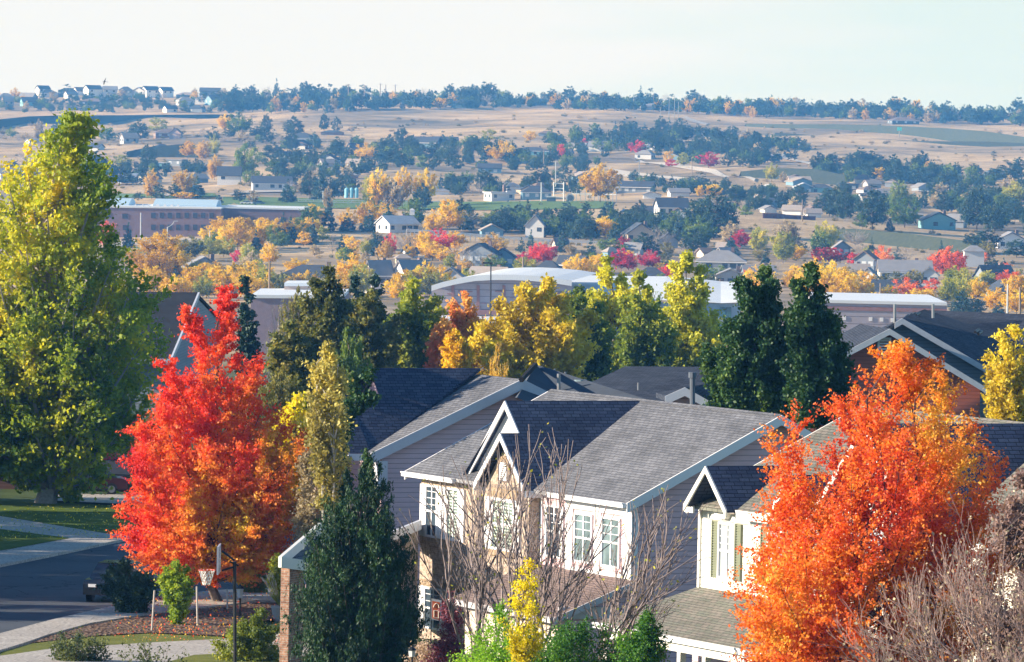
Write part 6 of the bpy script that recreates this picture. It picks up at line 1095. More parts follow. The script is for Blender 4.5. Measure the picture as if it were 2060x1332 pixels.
# ---------------------------------------------------------------- trees of the valley and the hillside, the striking ones first
T = treeat
hs = 'on the hillside'
for k, x, y, h, w, pl in [
    ('O', 1207, 408, 72, 66, 'round as a ball at the field edge'), ('O', 320, 590, 112, 108, 'left of the red maple top'), ('S', 352, 592, 50, 42, 'above the dark roof by the cottonwood'), ('Y', 1217, 482, 42, 42, 'above the rail fence end'), ('Y', 900, 468, 62, 62, 'right of the white barn'), ('O', 872, 470, 38, 40, 'between barn and the bigger yellow tree'),
    ('O', 478, 505, 62, 48, 'before the school wing'), ('Y', 455, 508, 50, 40, 'at the end of the school wing'), ('O', 555, 490, 46, 56, 'before the lower school wing'), ('O', 590, 488, 44, 40, 'before the lower school wing'), ('O', 628, 455, 40, 56, 'over the lower school wing end'), ('O', 535, 488, 34, 36, 'before the lower school wing'), ('S', 515, 508, 44, 24, 'between the yellow trees by the school'), ('S', 513, 468, 52, 26, 'against the lower school wing'), ('P', 552, 468, 40, 28, 'against the lower school wing'),
    ('O', 738, 460, 50, 40, 'left of the white barn'), ('O', 700, 462, 40, 34, 'left of the white barn'), ('O', 770, 446, 34, 50, 'behind the white barn'), ('S', 698, 466, 34, 36, 'left of the white barn'), ('S', 742, 466, 40, 40, 'left of the white barn'), ('S', 780, 462, 46, 40, 'behind the white barn'), ('G', 832, 462, 60, 44, 'right behind the white barn'), ('S', 660, 466, 60, 36, 'by the end of the school wing'), ('G', 625, 470, 52, 40, 'by the end of the school wing'),
    ('Y', 760, 425, 78, 44, 'beside the ball field'), ('L', 748, 425, 66, 40, 'beside the ball field'), ('O', 810, 420, 76, 38, 'beside the ball field'), ('T', 790, 425, 60, 46, 'beside the ball field'), ('Y', 855, 418, 72, 42, 'beside the ball field'), ('P', 850, 424, 50, 40, 'beside the ball field'), ('P', 790, 424, 56, 40, 'beside the ball field'),
    ('E', 305, 400, 54, 36, 'above the school roof'), ('E', 370, 397, 50, 54, 'above the school roof'), ('P', 318, 402, 28, 34, 'above the school roof'), ('P', 350, 400, 28, 30, 'above the school roof'), ('S', 397, 400, 40, 34, 'above the school roof'), ('Y', 372, 401, 14, 40, 'above the school roof'), ('P', 278, 404, 16, 22, 'above the school roof'), ('S', 440, 412, 26, 20, 'above the school roof'),
    ('P', 481, 408, 30, 28, 'on the pale lawn'), ('T', 510, 410, 24, 32, 'on the pale lawn'), ('S', 578, 408, 44, 34, 'on the pale lawn'), ('S', 643, 404, 62, 38, 'left of the blue tanks'), ('P', 622, 400, 50, 36, 'left of the blue tanks'), ('P', 680, 400, 42, 34, 'left of the blue tanks'), ('P', 665, 402, 40, 30, 'left of the blue tanks'),
    ('U', 213, 500, 52, 34, 'between cottonwood and school'), ('S', 258, 500, 48, 26, 'before the school wall'), ('L', 395, 590, 60, 50, 'behind the red maple top'), ('E', 430, 585, 55, 46, 'behind the red maple top'), ('E', 470, 585, 52, 50, 'behind the red maple top'), ('L', 415, 600, 50, 44, 'behind the red maple top'), ('S', 432, 592, 40, 16, 'behind the red maple top'), ('L', 420, 520, 40, 46, 'on the school lawn edge'), ('L', 450, 518, 38, 40, 'on the school lawn edge'), ('V', 385, 525, 46, 50, 'on the school lawn edge'),
    ('C', 480, 532, 28, 30, 'beside the slate gabled house'), ('L', 500, 545, 50, 40, 'beside the slate gabled house'), ('Y', 540, 535, 42, 40, 'beside the slate gabled house'), ('T', 505, 560, 50, 40, 'beside the slate gabled house'), ('L', 525, 590, 60, 36, 'left of the wooden pole'), ('L', 515, 575, 50, 30, 'left of the wooden pole'), ('Y', 590, 590, 34, 40, 'under the long blue house'), ('Y', 625, 594, 30, 46, 'under the long blue house'), ('L', 570, 596, 40, 34, 'under the long blue house'),
    ('Y', 710, 590, 72, 60, 'right of the long blue house'), ('L', 725, 596, 60, 50, 'right of the long blue house'), ('E', 690, 598, 44, 40, 'right of the long blue house'), ('O', 855, 598, 66, 50, 'before the white townhouses'), ('O', 885, 596, 56, 44, 'before the white townhouses'), ('O', 835, 598, 40, 40, 'before the white townhouses'), ('L', 925, 585, 40, 44, 'before the white townhouses'), ('L', 950, 584, 36, 36, 'before the white townhouses'),
    ('R', 785, 516, 42, 28, 'below the barn knoll'), ('S', 752, 516, 46, 40, 'below the barn knoll'), ('P', 780, 510, 36, 24, 'below the barn knoll'), ('B', 815, 515, 50, 46, 'below the barn knoll'), ('L', 735, 518, 34, 18, 'below the barn knoll'), ('S', 824, 520, 36, 18, 'below the barn knoll'), ('Y', 852, 512, 44, 46, 'below the rail fence'), ('R', 885, 510, 46, 54, 'below the rail fence'), ('Y', 870, 524, 34, 54, 'below the rail fence'), ('Y', 895, 526, 26, 50, 'below the rail fence'),
    ('S', 992, 498, 24, 14, 'along the rail fence'), ('B', 1010, 502, 26, 26, 'along the rail fence'), ('S', 1048, 508, 30, 22, 'along the rail fence'), ('S', 1068, 500, 34, 20, 'along the rail fence'), ('C', 1095, 528, 34, 44, 'below the rail fence'), ('R', 1092, 530, 26, 40, 'below the rail fence'), ('C', 1052, 535, 26, 40, 'below the rail fence'), ('S', 1130, 508, 40, 34, 'along the rail fence'), ('S', 1188, 525, 44, 26, 'along the rail fence'), ('V', 1175, 532, 26, 30, 'along the rail fence'),
    ('Y', 1160, 566, 50, 44, 'behind the arched hall'), ('E', 1150, 572, 40, 40, 'behind the arched hall'), ('Y', 1190, 566, 46, 40, 'behind the arched hall'), ('Y', 1020, 528, 14, 32, 'below the dark gabled house'), ('R', 983, 534, 16, 30, 'below the dark gabled house'), ('Y', 1054, 538, 16, 34, 'below the dark gabled house'), ('B', 930, 545, 50, 34, 'by the dark gabled house'), ('B', 945, 540, 44, 30, 'by the dark gabled house'),
    ('C', 1250, 548, 44, 40, 'behind the white barrel roof'), ('R', 1265, 544, 26, 26, 'behind the white barrel roof'), ('C', 1305, 540, 34, 40, 'behind the white barrel roof'), ('Y', 1328, 548, 18, 24, 'behind the white barrel roof'), ('R', 1340, 560, 26, 26, 'behind the white barrel roof'), ('R', 1300, 566, 20, 26, 'behind the white barrel roof'), ('G', 1192, 550, 40, 34, 'behind the white barrel roof'), ('E', 1200, 556, 26, 30, 'behind the white barrel roof'),
    ('G', 1403, 496, 56, 56, 'fan-shaped on the meadow edge'), ('P', 1435, 480, 90, 80, 'left of the tan meadow'), ('P', 1405, 475, 70, 60, 'left of the tan meadow'), ('P', 1460, 478, 60, 46, 'left of the tan meadow'), ('S', 1365, 488, 60, 30, 'right of the tan house'), ('P', 1395, 512, 46, 60, 'right of the tan house'), ('B', 1325, 510, 50, 56, 'right of the tan house'), ('S', 1323, 512, 28, 20, 'right of the tan house'), ('S', 1238, 492, 50, 34, 'left of the tan house'), ('G', 1228, 512, 30, 50, 'left of the tan house'),
    ('T', 1470, 500, 50, 50, 'on the meadow slope foot'), ('C', 1490, 502, 36, 40, 'on the meadow slope foot'), ('L', 1525, 510, 50, 36, 'on the meadow slope foot'), ('S', 1470, 516, 44, 30, 'on the meadow slope foot'), ('T', 1582, 520, 70, 54, 'on the meadow slope foot'), ('L', 1575, 530, 60, 50, 'on the meadow slope foot'), ('L', 1660, 510, 60, 44, 'on the meadow slope foot'), ('G', 1650, 512, 44, 40, 'on the meadow slope foot'), ('B', 1722, 500, 40, 50, 'on the meadow slope foot'), ('B', 1735, 520, 30, 40, 'on the meadow slope foot'), ('P', 1612, 514, 30, 24, 'on the meadow slope foot'), ('P', 1655, 516, 26, 34, 'on the meadow slope foot'),
    ('R', 1660, 530, 30, 56, 'over the dark pear tree'), ('R', 1690, 530, 26, 40, 'over the dark pear tree'), ('R', 1716, 535, 24, 26, 'by the grey and tan houses'), ('U', 1772, 545, 46, 44, 'above the cream house'), ('U', 1905, 562, 60, 60, 'right of the cream house'), ('R', 1928, 556, 44, 30, 'right of the cream house'), ('B', 1868, 545, 36, 30, 'above the cream house'), ('S', 1806, 525, 28, 24, 'above the cream house'), ('L', 1745, 528, 30, 20, 'above the cream house'),
    ('U', 1876, 590, 26, 36, 'before the cream house'), ('G', 1795, 575, 40, 34, 'before the cream house'), ('Y', 1640, 605, 78, 60, 'right of the dark pear trees'), ('Y', 1672, 608, 76, 64, 'right of the dark pear trees'), ('O', 1700, 610, 60, 54, 'right of the dark pear trees'), ('R', 1602, 568, 30, 24, 'between the dark pear trees'), ('Y', 1610, 590, 40, 34, 'between the dark pear trees'), ('B', 1728, 608, 44, 36, 'right of the dark pear trees'),
    ('Y', 1742, 610, 40, 36, 'above the flat-roofed block'), ('Y', 1788, 610, 34, 40, 'above the flat-roofed block'), ('Y', 1845, 612, 28, 46, 'above the flat-roofed block'), ('Y', 1870, 612, 30, 40, 'above the flat-roofed block'), ('Y', 1760, 612, 22, 30, 'above the flat-roofed block'), ('G', 1836, 598, 26, 26, 'above the flat-roofed block'), ('L', 1905, 612, 50, 36, 'above the flat-roofed block'), ('L', 1945, 606, 56, 40, 'by the slate house at the edge'), ('L', 1930, 612, 46, 34, 'by the slate house at the edge'), ('S', 1935, 632, 42, 56, 'over the dark shingle roof'), ('P', 1960, 634, 32, 46, 'over the dark shingle roof'), ('Y', 2003, 628, 44, 46, 'over the dark shingle roof'), ('Y', 2045, 634, 46, 50, 'over the dark shingle roof'), ('S', 2010, 634, 26, 36, 'over the dark shingle roof'), ('L', 2052, 585, 40, 34, 'at the picture edge'), ('U', 2022, 545, 16, 30, 'at the picture edge'),
    ('G', 1820, 458, 52, 56, 'left of the teal house'), ('G', 1808, 430, 60, 40, 'left of the teal house'), ('S', 1790, 466, 32, 18, 'left of the teal house'), ('P', 1755, 462, 70, 66, 'left of the teal house'), ('P', 1700, 445, 56, 50, 'left of the teal house'), ('G', 1735, 462, 30, 26, 'left of the teal house'), ('P', 1965, 462, 78, 60, 'right of the teal house'), ('P', 2000, 470, 60, 60, 'right of the teal house'), ('P', 1945, 455, 56, 36, 'right of the teal house'), ('P', 1680, 442, 60, 36, 'right of the red-brown fence'), ('T', 1595, 430, 30, 34, 'behind the red-brown fence'), ('B', 1618, 440, 30, 20, 'behind the red-brown fence'),
    ('P', 1985, 510, 44, 60, 'below the right meadow'), ('P', 1955, 508, 36, 40, 'below the right meadow'), ('P', 2045, 518, 34, 50, 'below the right meadow'), ('V', 1980, 530, 40, 46, 'below the right meadow'), ('B', 1965, 535, 36, 40, 'below the right meadow'), ('B', 1990, 488, 26, 34, 'below the right meadow'), ('L', 2040, 420, 50, 40, 'at the far edge of the hillside'), ('T', 2030, 410, 50, 40, 'at the far edge of the hillside'), ('P', 2030, 365, 34, 60, 'at the far edge of the hillside'), ('P', 2052, 350, 30, 40, 'at the far edge of the hillside'),
    ('O', 735, 325, 34, 38, hs + ' above the ball field'), ('O', 1008, 325, 38, 50, hs + ' left of the long teal house'), ('G', 955, 300, 26, 44, hs + ' left of the long teal house'), ('L', 985, 285, 22, 34, hs + ' left of the long teal house'), ('R', 1128, 318, 26, 16, hs + ' right of the long teal house'), ('R', 1175, 300, 20, 14, hs + ' right of the long teal house'), ('O', 1067, 286, 22, 22, hs + ' above the long teal house'), ('O', 1386, 276, 14, 16, hs + ' in the dark grove'), ('O', 1345, 330, 24, 20, hs + ' by the pale road'), ('L', 1376, 335, 26, 26, hs + ' by the pale road'), ('C', 1425, 338, 30, 40, hs + ' by the pale road'), ('C', 1282, 312, 28, 30, hs + ' by the pale road'), ('C', 1350, 336, 14, 24, hs + ' by the pale road'),
    ('O', 1770, 362, 24, 26, hs + ' in the right grove'), ('O', 1866, 348, 22, 16, hs + ' in the right grove'), ('T', 1885, 350, 22, 14, hs + ' in the right grove'), ('O', 1708, 362, 16, 34, hs + ' in the right grove'), ('L', 1552, 365, 34, 24, hs + ' above the valley houses'), ('T', 1575, 368, 20, 18, hs + ' above the valley houses'), ('O', 1408, 398, 24, 18, hs + ' below the pale road'), ('O', 1438, 398, 26, 32, hs + ' below the pale road'), ('L', 1482, 400, 26, 34, hs + ' below the pale road'), ('G', 1475, 432, 22, 16, 'left of the tan meadow'), ('G', 1500, 436, 20, 30, 'left of the tan meadow'),
    ('O', 452, 266, 34, 24, hs + ' left above the fields'), ('G', 480, 272, 42, 44, hs + ' left above the fields'), ('L', 315, 268, 28, 44, hs + ' left above the fields'), ('P', 278, 284, 38, 40, hs + ' left above the fields'), ('P', 255, 286, 26, 34, hs + ' left above the fields'), ('G', 215, 286, 28, 40, hs + ' left above the fields'), ('T', 78, 284, 40, 24, hs + ' left above the fields'), ('O', 378, 318, 32, 30, hs + ' by the shaded bank'), ('E', 408, 322, 36, 30, hs + ' by the shaded bank'), ('L', 430, 316, 40, 20, hs + ' by the shaded bank'), ('G', 492, 364, 70, 44, hs + ' right of the white house'), ('E', 432, 362, 46, 30, hs + ' left of the white house'), ('P', 295, 335, 40, 26, hs + ' by the shaded bank'), ('P', 308, 322, 26, 16, hs + ' by the shaded bank'), ('L', 245, 340, 26, 40, hs + ' by the shaded bank'), ('P', 240, 372, 36, 50, hs + ' by the shaded bank'), ('P', 275, 372, 28, 40, hs + ' by the shaded bank'),
    ('P', 535, 268, 36, 24, hs + ' above the wooded slope'), ('S', 518, 271, 16, 14, hs + ' above the wooded slope'), ('P', 652, 264, 34, 20, hs + ' above the wooded slope'), ('P', 676, 268, 30, 20, hs + ' above the wooded slope'), ('P', 590, 276, 38, 36, hs + ' above the wooded slope'), ('P', 808, 295, 38, 30, hs + ' above the wooded slope'),
    ('T', 660, 425, 46, 20, 'near the field light'), ('S', 1142, 430, 28, 34, 'on the green sports lawn'), ('S', 1045, 432, 26, 28, 'on the green sports lawn'), ('S', 1022, 432, 26, 24, 'on the green sports lawn'), ('S', 1222, 448, 50, 40, 'right of the green sports lawn'), ('P', 1180, 440, 30, 30, 'right of the green sports lawn'),
    ]: T(k, x, y, h * 1.1, w * 1.16, pl)
# groves filled tree by tree
def fill(seed, n, poly, keys, h, wr, placer, gap=5.0):
    rnd = random.Random(seed); xs = [p[0] for p in poly]; ys = [p[1] for p in poly]; done = []
    def inside(x, y):
        c = False
        for i in range(len(poly)):
            (x1, y1), (x2, y2) = poly[i], poly[i - 1]
            if (y1 > y) != (y2 > y) and x < (x2 - x1) * (y - y1) / (y2 - y1) + x1: c = not c
        return c
    tries = 0
    n = int(n * .66); gap *= 1.1
    while len(done) < n and tries < n * 60:
        tries += 1; x, y = rnd.uniform(min(xs), max(xs)), rnd.uniform(min(ys), max(ys))
        if not inside(x, y) or any(abs(x - a) < gap and abs(y - b) < gap * .6 for a, b in done): continue
        done.append((x, y))
    for x, y in sorted(done, key=lambda q: q[1]):
        k = rnd.choice(keys); hh = rnd.uniform(*h) * (1.22 if k in 'PS' else 1.0) * (1.22 if seed in (2, 3, 4, 5) else 1); pl = placer(x, y) if callable(placer) else placer; T(k, x, y, hh, hh * rnd.uniform(*wr) * (.75 if k == 'S' else 1.28), pl, seed=int(x * 31 + y * 17))
def mass(seed, n, poly, h, wr, keys='PPPPSG'):
    n = int(n * 2.1); rnd = random.Random(seed); xs = [p[0] for p in poly]; ys = [p[1] for p in poly]; c = 0
    while c < n:
        x, y = rnd.uniform(min(xs), max(xs)), rnd.uniform(min(ys), max(ys)); ins = False
        for i in range(len(poly)):
            (x1, y1), (x2, y2) = poly[i], poly[i - 1]
            if (y1 > y) != (y2 > y) and x < (x2 - x1) * (y - y1) / (y2 - y1) + x1: ins = not ins
        if ins: hh = rnd.uniform(*h); mass_tree(x, y, hh, hh * rnd.uniform(*wr), seed * 1000 + c, keys); c += 1
def ridge_place(x, y):
    for b, s in ((110, 'on the ridge left of the white gables'), (230, 'on the ridge under the bird'), (340, 'on the ridge by the twin white gables'), (450, 'on the ridge by the pale hip roofs'), (540, 'on the ridge right of the rooftops'), (620, 'on the ridge above the cottonwood-side fields'), (700, 'on the ridge left of the skyline poles'), (800, 'on the ridge under the skyline poles'), (900, 'on the ridge right of the skyline poles'), (1000, 'on the ridge around its highest treetops'), (1110, 'on the ridge above the bare field'), (1220, 'on the ridge right above the bare field'), (1330, 'on the ridge by the white gabled roof'), (1430, 'on the ridge behind the tall masts'), (1530, 'on the ridge right of the masts'), (1640, 'on the ridge left of the dark bank'), (1740, 'on the ridge above the dark bank start'), (1850, 'on the ridge by the brown-roofed house'), (1960, 'on the ridge by the small cream house'), (3000, 'on the ridge at the picture edge')):
        if x < b: return s
PP = 'PPPPPPPPSGETB'
fill(1, 44, [(-20, 196), (440, 196), (520, 222), (440, 229), (-20, 229)], 'PPPPGBTSE', (12, 22), (.7, 1.1), ridge_place, 8)
fill(2, 78, [(440, 200), (620, 196), (740, 200), (740, 226), (600, 230), (440, 230)], PP, (16, 27), (.6, .95), ridge_place, 7)
fill(3, 44, [(740, 200), (960, 200), (1110, 205), (1110, 220), (900, 222), (740, 226)], PP + 'OE', (15, 24), (.6, 1), ridge_place, 7)
fill(4, 70, [(1110, 207), (1330, 212), (1560, 218), (1560, 240), (1330, 230), (1110, 220)], PP + 'TO', (16, 26), (.6, .95), ridge_place, 7)
fill(5, 84, [(1560, 220), (1800, 228), (2080, 236), (2080, 256), (1850, 250), (1700, 242), (1560, 238)], PP + 'OT', (16, 27), (.6, .95), ridge_place, 7)
fill(6, 12, [(905, 198), (1000, 200), (1000, 216), (905, 214)], 'PPPO', (26, 36), (.55, .8), ridge_place, 8)
fill(7, 26, [(560, 300), (760, 285), (780, 345), (700, 365), (560, 345)], 'PPPPSGTB', (18, 32), (.7, 1), 'on the slope around the small gabled house', 11)
fill(8, 34, [(760, 290), (1000, 285), (1010, 320), (900, 350), (760, 340)], 'PPPPPSGB', (20, 34), (.7, 1), 'in the grove under the bare field', 11)
fill(9, 40, [(1090, 290), (1220, 262), (1400, 268), (1490, 285), (1490, 300), (1300, 312), (1110, 315)], 'PPPPPPSBG', (20, 34), (.65, .95), 'in the dark grove below the masts', 10)
fill(10, 36, [(1290, 300), (1490, 292), (1640, 300), (1640, 310), (1520, 345), (1400, 335)], 'PPPPPPSBT', (20, 34), (.65, .95), 'in the dark grove above the pale road', 11)
fill(11, 44, [(1640, 330), (1760, 335), (1900, 350), (2000, 365), (1990, 385), (1850, 380), (1650, 372)], 'PPPPPPSGB', (20, 36), (.65, .95), 'in the right hand grove below the bank', 10)
fill(12, 12, [(1500, 296), (1640, 292), (1650, 304), (1500, 306)], 'PPP', (18, 26), (.7, 1), 'at the grove edge on the right slope', 10)
fill(13, 26, [(560, 362), (740, 362), (740, 400), (560, 396)], 'PPPSGTB', (20, 34), (.7, 1), 'behind the ball field', 11)
fill(14, 28, [(870, 370), (1070, 365), (1230, 360), (1230, 395), (1100, 385), (870, 398)], 'PPPPSGB', (20, 36), (.7, 1), 'behind the scaffold tower field', 11)
fill(15, 34, [(920, 452), (1060, 448), (1180, 460), (1200, 484), (1100, 480), (920, 466)], 'PPPPSGB', (28, 44), (.7, 1), 'above the rail fence', 12)
fill(16, 22, [(1230, 440), (1400, 448), (1380, 478), (1230, 474)], 'PPPSSGB', (24, 40), (.6, .9), 'around the tan house', 13)
fill(17, 30, [(1470, 395), (1640, 400), (1860, 410), (1860, 430), (1640, 430), (1470, 425)], 'PPPPSGTB', (20, 36), (.7, 1), 'among the houses of the right hillside', 12)
fill(18, 22, [(1860, 395), (2070, 400), (2070, 450), (1940, 440), (1860, 425)], 'PPPPSGT', (24, 42), (.6, .9), 'behind the teal house', 13)
fill(19, 16, [(0, 330), (200, 330), (240, 372), (0, 376)], 'PGTBB', (24, 40), (.7, 1), 'on the slope beside the cottonwood top', 14)
fill(20, 16, [(0, 270), (200, 276), (200, 292), (0, 292)], 'PGTB', (14, 22), (.8, 1.2), 'under the left dark bank', 12)
fill(21, 18, [(360, 272), (560, 276), (560, 300), (420, 300)], 'PGTBP', (16, 26), (.8, 1.1), 'left of the wooded slope', 12)
fill(22, 16, [(500, 330), (560, 320), (570, 372), (500, 372)], 'PPG', (18, 30), (.8, 1.1), 'above the long pale house', 11)
fill(23, 30, [(560, 560), (2060, 580), (2060, 600), (1700, 596), (560, 592)], 'YLEVGOS', (26, 44), (.8, 1.1), lambda x, y: 'in the valley behind ' + ('the olive-brown tree' if x < 720 else 'the green and yellow tree' if x < 900 else 'the arched hall' if x < 1140 else 'the poplars' if x < 1450 else 'the dark pear trees' if x < 1700 else 'the flat-roofed block'), 22)
fill(24, 26, [(1220, 505), (1560, 520), (1700, 530), (1700, 556), (1220, 548)], 'PSYCBLV', (22, 36), (.8, 1.1), lambda x, y: 'among valley roofs above ' + ('the barrel roof' if x < 1420 else 'the dark pear trees'), 20)
fill(25, 20, [(1740, 510), (1990, 530), (2060, 540), (2060, 570), (1740, 556)], 'PSUBLV', (22, 38), (.8, 1.1), 'among valley roofs at the picture side', 20)
fill(26, 20, [(600, 478), (760, 500), (760, 540), (620, 520)], 'PLTYB', (20, 34), (.8, 1.1), 'at the foot of the barn knoll', 18)
fill(31, 44, [(290, 585), (560, 585), (900, 590), (900, 606), (560, 606), (290, 606)], 'YLYOELOVT', (46, 66), (.75, 1), lambda x, y: 'in the valley behind ' + ('the red maple' if x < 520 else 'the olive-brown tree' if x < 720 else 'the full green and yellow tree'), 15)
fill(32, 34, [(640, 500), (940, 505), (1240, 540), (1240, 560), (900, 560), (640, 540)], 'YLREOTSPG', (30, 46), (.75, 1), lambda x, y: 'among roofs ' + ('left of the white townhouses' if x < 780 else 'behind the white townhouses' if x < 920 else 'above the arched hall' if x < 1120 else 'above the barrel roof'), 16)
fill(33, 22, [(420, 470), (640, 470), (640, 500), (420, 505)], 'YOYOEGS', (34, 48), (.8, 1.1), 'in the golden row before the school', 13)
fill(34, 30, [(1450, 575), (2060, 590), (2060, 612), (1450, 600)], 'YLOYTVU', (36, 56), (.75, 1.05), lambda x, y: 'in the valley behind ' + ('the dark pear trees' if x < 1660 else 'the flat-roofed block' if x < 1900 else 'the dark shingle roof'), 17)
mass(101, 60, [(430, 198), (740, 198), (740, 224), (430, 228)], (14, 26), (.6, 1)); mass(102, 60, [(740, 200), (1110, 205), (1110, 218), (740, 222)], (14, 26), (.6, 1)); mass(103, 80, [(1110, 207), (1560, 220), (1560, 236), (1110, 220)], (14, 26), (.6, 1)); mass(104, 90, [(1560, 224), (2080, 238), (2080, 252), (1560, 238)], (14, 28), (.6, 1)); mass(105, 56, [(0, 200), (440, 198), (440, 228), (0, 230)], (10, 18), (.7, 1.1))
mass(110, 70, [(1090, 292), (1220, 266), (1400, 270), (1500, 286), (1640, 302), (1520, 340), (1400, 332), (1290, 322), (1110, 325)], (18, 32), (.7, 1)); mass(111, 46, [(760, 300), (1000, 290), (1100, 320), (1230, 335), (1200, 348), (900, 346), (760, 340)], (18, 32), (.7, 1)); mass(112, 46, [(1640, 335), (1760, 338), (1900, 352), (2000, 368), (1990, 383), (1850, 380), (1650, 370)], (18, 34), (.7, 1))
mass(113, 30, [(560, 300), (760, 290), (780, 345), (700, 390), (560, 380)], (18, 30), (.7, 1)); mass(114, 30, [(930, 455), (1060, 450), (1200, 465), (1200, 484), (930, 470)], (26, 40), (.7, 1)); mass(115, 30, [(1470, 400), (1860, 412), (1860, 430), (1470, 425)], (18, 32), (.7, 1)); mass(116, 26, [(1860, 400), (2070, 405), (2070, 470), (1940, 450)], (26, 44), (.7, .9)); mass(117, 24, [(1240, 450), (1480, 455), (1440, 484), (1230, 480)], (24, 40), (.7, .9)); mass(118, 26, [(860, 372), (1240, 368), (1230, 392), (870, 396)], (16, 30), (.7, 1)); mass(119, 20, [(200, 340), (400, 335), (420, 350), (200, 372)], (16, 28), (.7, 1)); mass(120, 20, [(0, 340), (220, 340), (220, 376), (0, 376)], (18, 30), (.7, 1)); mass(121, 30, [(1240, 360), (1520, 385), (1640, 398), (1500, 400), (1240, 385)], (16, 26), (.7, 1))
mass(130, 420, [(0, 240), (1100, 232), (2060, 262), (2060, 400), (0, 400)], (2.5, 6), (1.3, 2.6), 'xy'); mass(131, 160, [(300, 400), (2060, 410), (2060, 560), (600, 520), (300, 500)], (3, 8), (1.2, 2.2), 'xyy')
mass(132, 30, [(2060, 236), (2380, 240), (2380, 256), (2060, 254)], (16, 28), (.7, 1)); mass(133, 70, [(2070, 330), (2400, 330), (2400, 560), (2070, 560)], (22, 40), (.7, 1)); mass(134, 60, [(-380, 260), (-10, 260), (-10, 560), (-380, 560)], (20, 38), (.7, 1))
build_mass()
# dense trees between the roofs and the school block
for k, x, y, h, w, D, pl in [('V', 1180, 800, 190, 110, 430, 'behind the poplars'), ('G', 1310, 800, 200, 110, 430, 'behind the poplars'), ('G', 1400, 800, 180, 90, 440, 'behind the poplars'), ('V', 1085, 800, 150, 90, 440, 'behind the poplars'), ('G', 760, 800, 140, 110, 440, 'behind the grey-green tree'), ('V', 850, 800, 160, 100, 440, 'behind the grey-green tree'), ('E', 1000, 800, 105, 70, 350, 'over the dark blue roof ridge'), ('G', 930, 800, 100, 80, 400, 'over the dark blue roof ridge'), ('V', 560, 900, 150, 120, 300, 'behind the lemon-yellow tree'), ('G', 700, 870, 200, 120, 330, 'behind the pale aspen'), ('G', 1700, 830, 100, 90, 330, 'at the foot of the dark pear trees'), ('G', 240, 1010, 190, 160, 330, 'in the shade across the street'), ('G', 30, 960, 140, 140, 340, 'in the shade across the street'), ('C', 300, 1000, 130, 90, 310, 'in the shade across the street'), ('C', 190, 960, 70, 90, 315, 'in the shade across the street'), ('V', 590, 720, 130, 90, 420, 'right of the red maple top'), ('B', 560, 730, 120, 80, 400, 'right of the red maple top'), ('B', 755, 870, 120, 80, 260, 'beside the blue roof edge')]: T(k, x, y, h, w, pl, D=D, level=2)
# neighbours beyond the picture's left side: they throw the shade that lies on the street
for i, (x, y, h, k) in enumerate([(-34, 205, 14, 'pine'), (-40, 216, 16, 'spruce'), (-36, 229, 13, 'round'), (-42, 240, 17, 'pine'), (-38, 252, 14, 'spruce'), (-44, 264, 18, 'round'), (-40, 276, 15, 'pine'), (-48, 222, 17, 'round'), (-50, 250, 17, 'round'), (-35, 290, 14, 'pine'), (-52, 236, 18, 'pine')]):
    tp = template(k, 1, LM['pine' if k == 'pine' else 'spruce' if k == 'spruce' else 'green'], i % 4); r = empty({'pine': 'pine_tree', 'spruce': 'spruce_tree', 'round': 'leafy_tree'}[k], (x, y, float(G(x, y))), None, 'tree', 'street trees beyond the left edge')
    r['label'] = 'tree standing along the shaded street beyond the left picture edge'
    for nm, me in zip(('crown', 'trunk'), tp): o = bpy.data.objects.new(nm, me); COL.objects.link(o); o.parent = r; o.scale = (h * .75, h * .75, h)

# ---------------------------------------------------------------- things in the front gardens
D = 157; e = empty('basketball_hoop', W(473, 1365, D), 'basketball hoop with white net on a black pole by the mulch bed', 'basketball hoop')
MB().tube(W(473, 1370, D), W(472, 1130, D), .05).build('pole', BLACKM, e)
mb = MB(); mb.tube(W(472, 1140, D), W(446, 1148, D), .03); mb.tube(W(472, 1128, D), W(446, 1108, D), .03); mb.tube(W(480, 1138, D), W(462, 1130, D), .025); mb.build('bracket', BLACKM, e)
c = W(416, 1147, D); mb = MB(); pts = [c + [.235 * math.cos(a), .235 * math.sin(a), 0] for a in np.linspace(0, 2 * math.pi, 21)]
for a, b in zip(pts[:-1], pts[1:]): mb.tube(a, b, .013, n=5)
mb.build('rim', plain('orange_red_rim', (.55, .08, .04), .4), e)
bw = [W(438, 1153, D) + [0, -.65, 0], W(438, 1153, D) + [0, .65, 0]]; hh = W(438, 1097, D)[2] - bw[0][2]; mb = MB(); mb.prism([bw[0], bw[1], bw[1] + [0, 0, hh], bw[0] + [0, 0, hh]], (.05, 0, 0)); mb.build('backboard', plain('clear_backboard_plastic', (.45, .47, .55), .2), e)
mb = MB()
for i in range(12):
    for sgn in (1, -1):
        for j in range(5):
            r0, r1 = .225 - .025 * j, .225 - .025 * (j + 1); a0 = (i + sgn * j * .5) * math.pi / 6; a1 = (i + sgn * (j + 1) * .5) * math.pi / 6
            mb.tube(c + [r0 * math.cos(a0), r0 * math.sin(a0), -.085 * j], c + [r1 * math.cos(a1), r1 * math.sin(a1), -.085 * (j + 1)], .011, n=3)
mb.build('net', plain('white_net_cord', (.8, .78, .74)), e)
for i, (x, xt, y0, y1) in enumerate(((304, 311, 1188, 1275), (398, 396, 1180, 1265), (458, 457, 1185, 1232))): 
    P = hit(x, y1); props(MB().tube(P - [0, 0, .3], W(xt, y0, P[1]), .035, n=7).build('wooden_stake', plain('pale_wood_stake', (.50, .45, .40), .8, .15, 8)), ['wooden stake left of the young green tree', 'wooden stake right of the young green tree, under the net', 'wooden stake beside the red maple trunk'][i], 'stake')
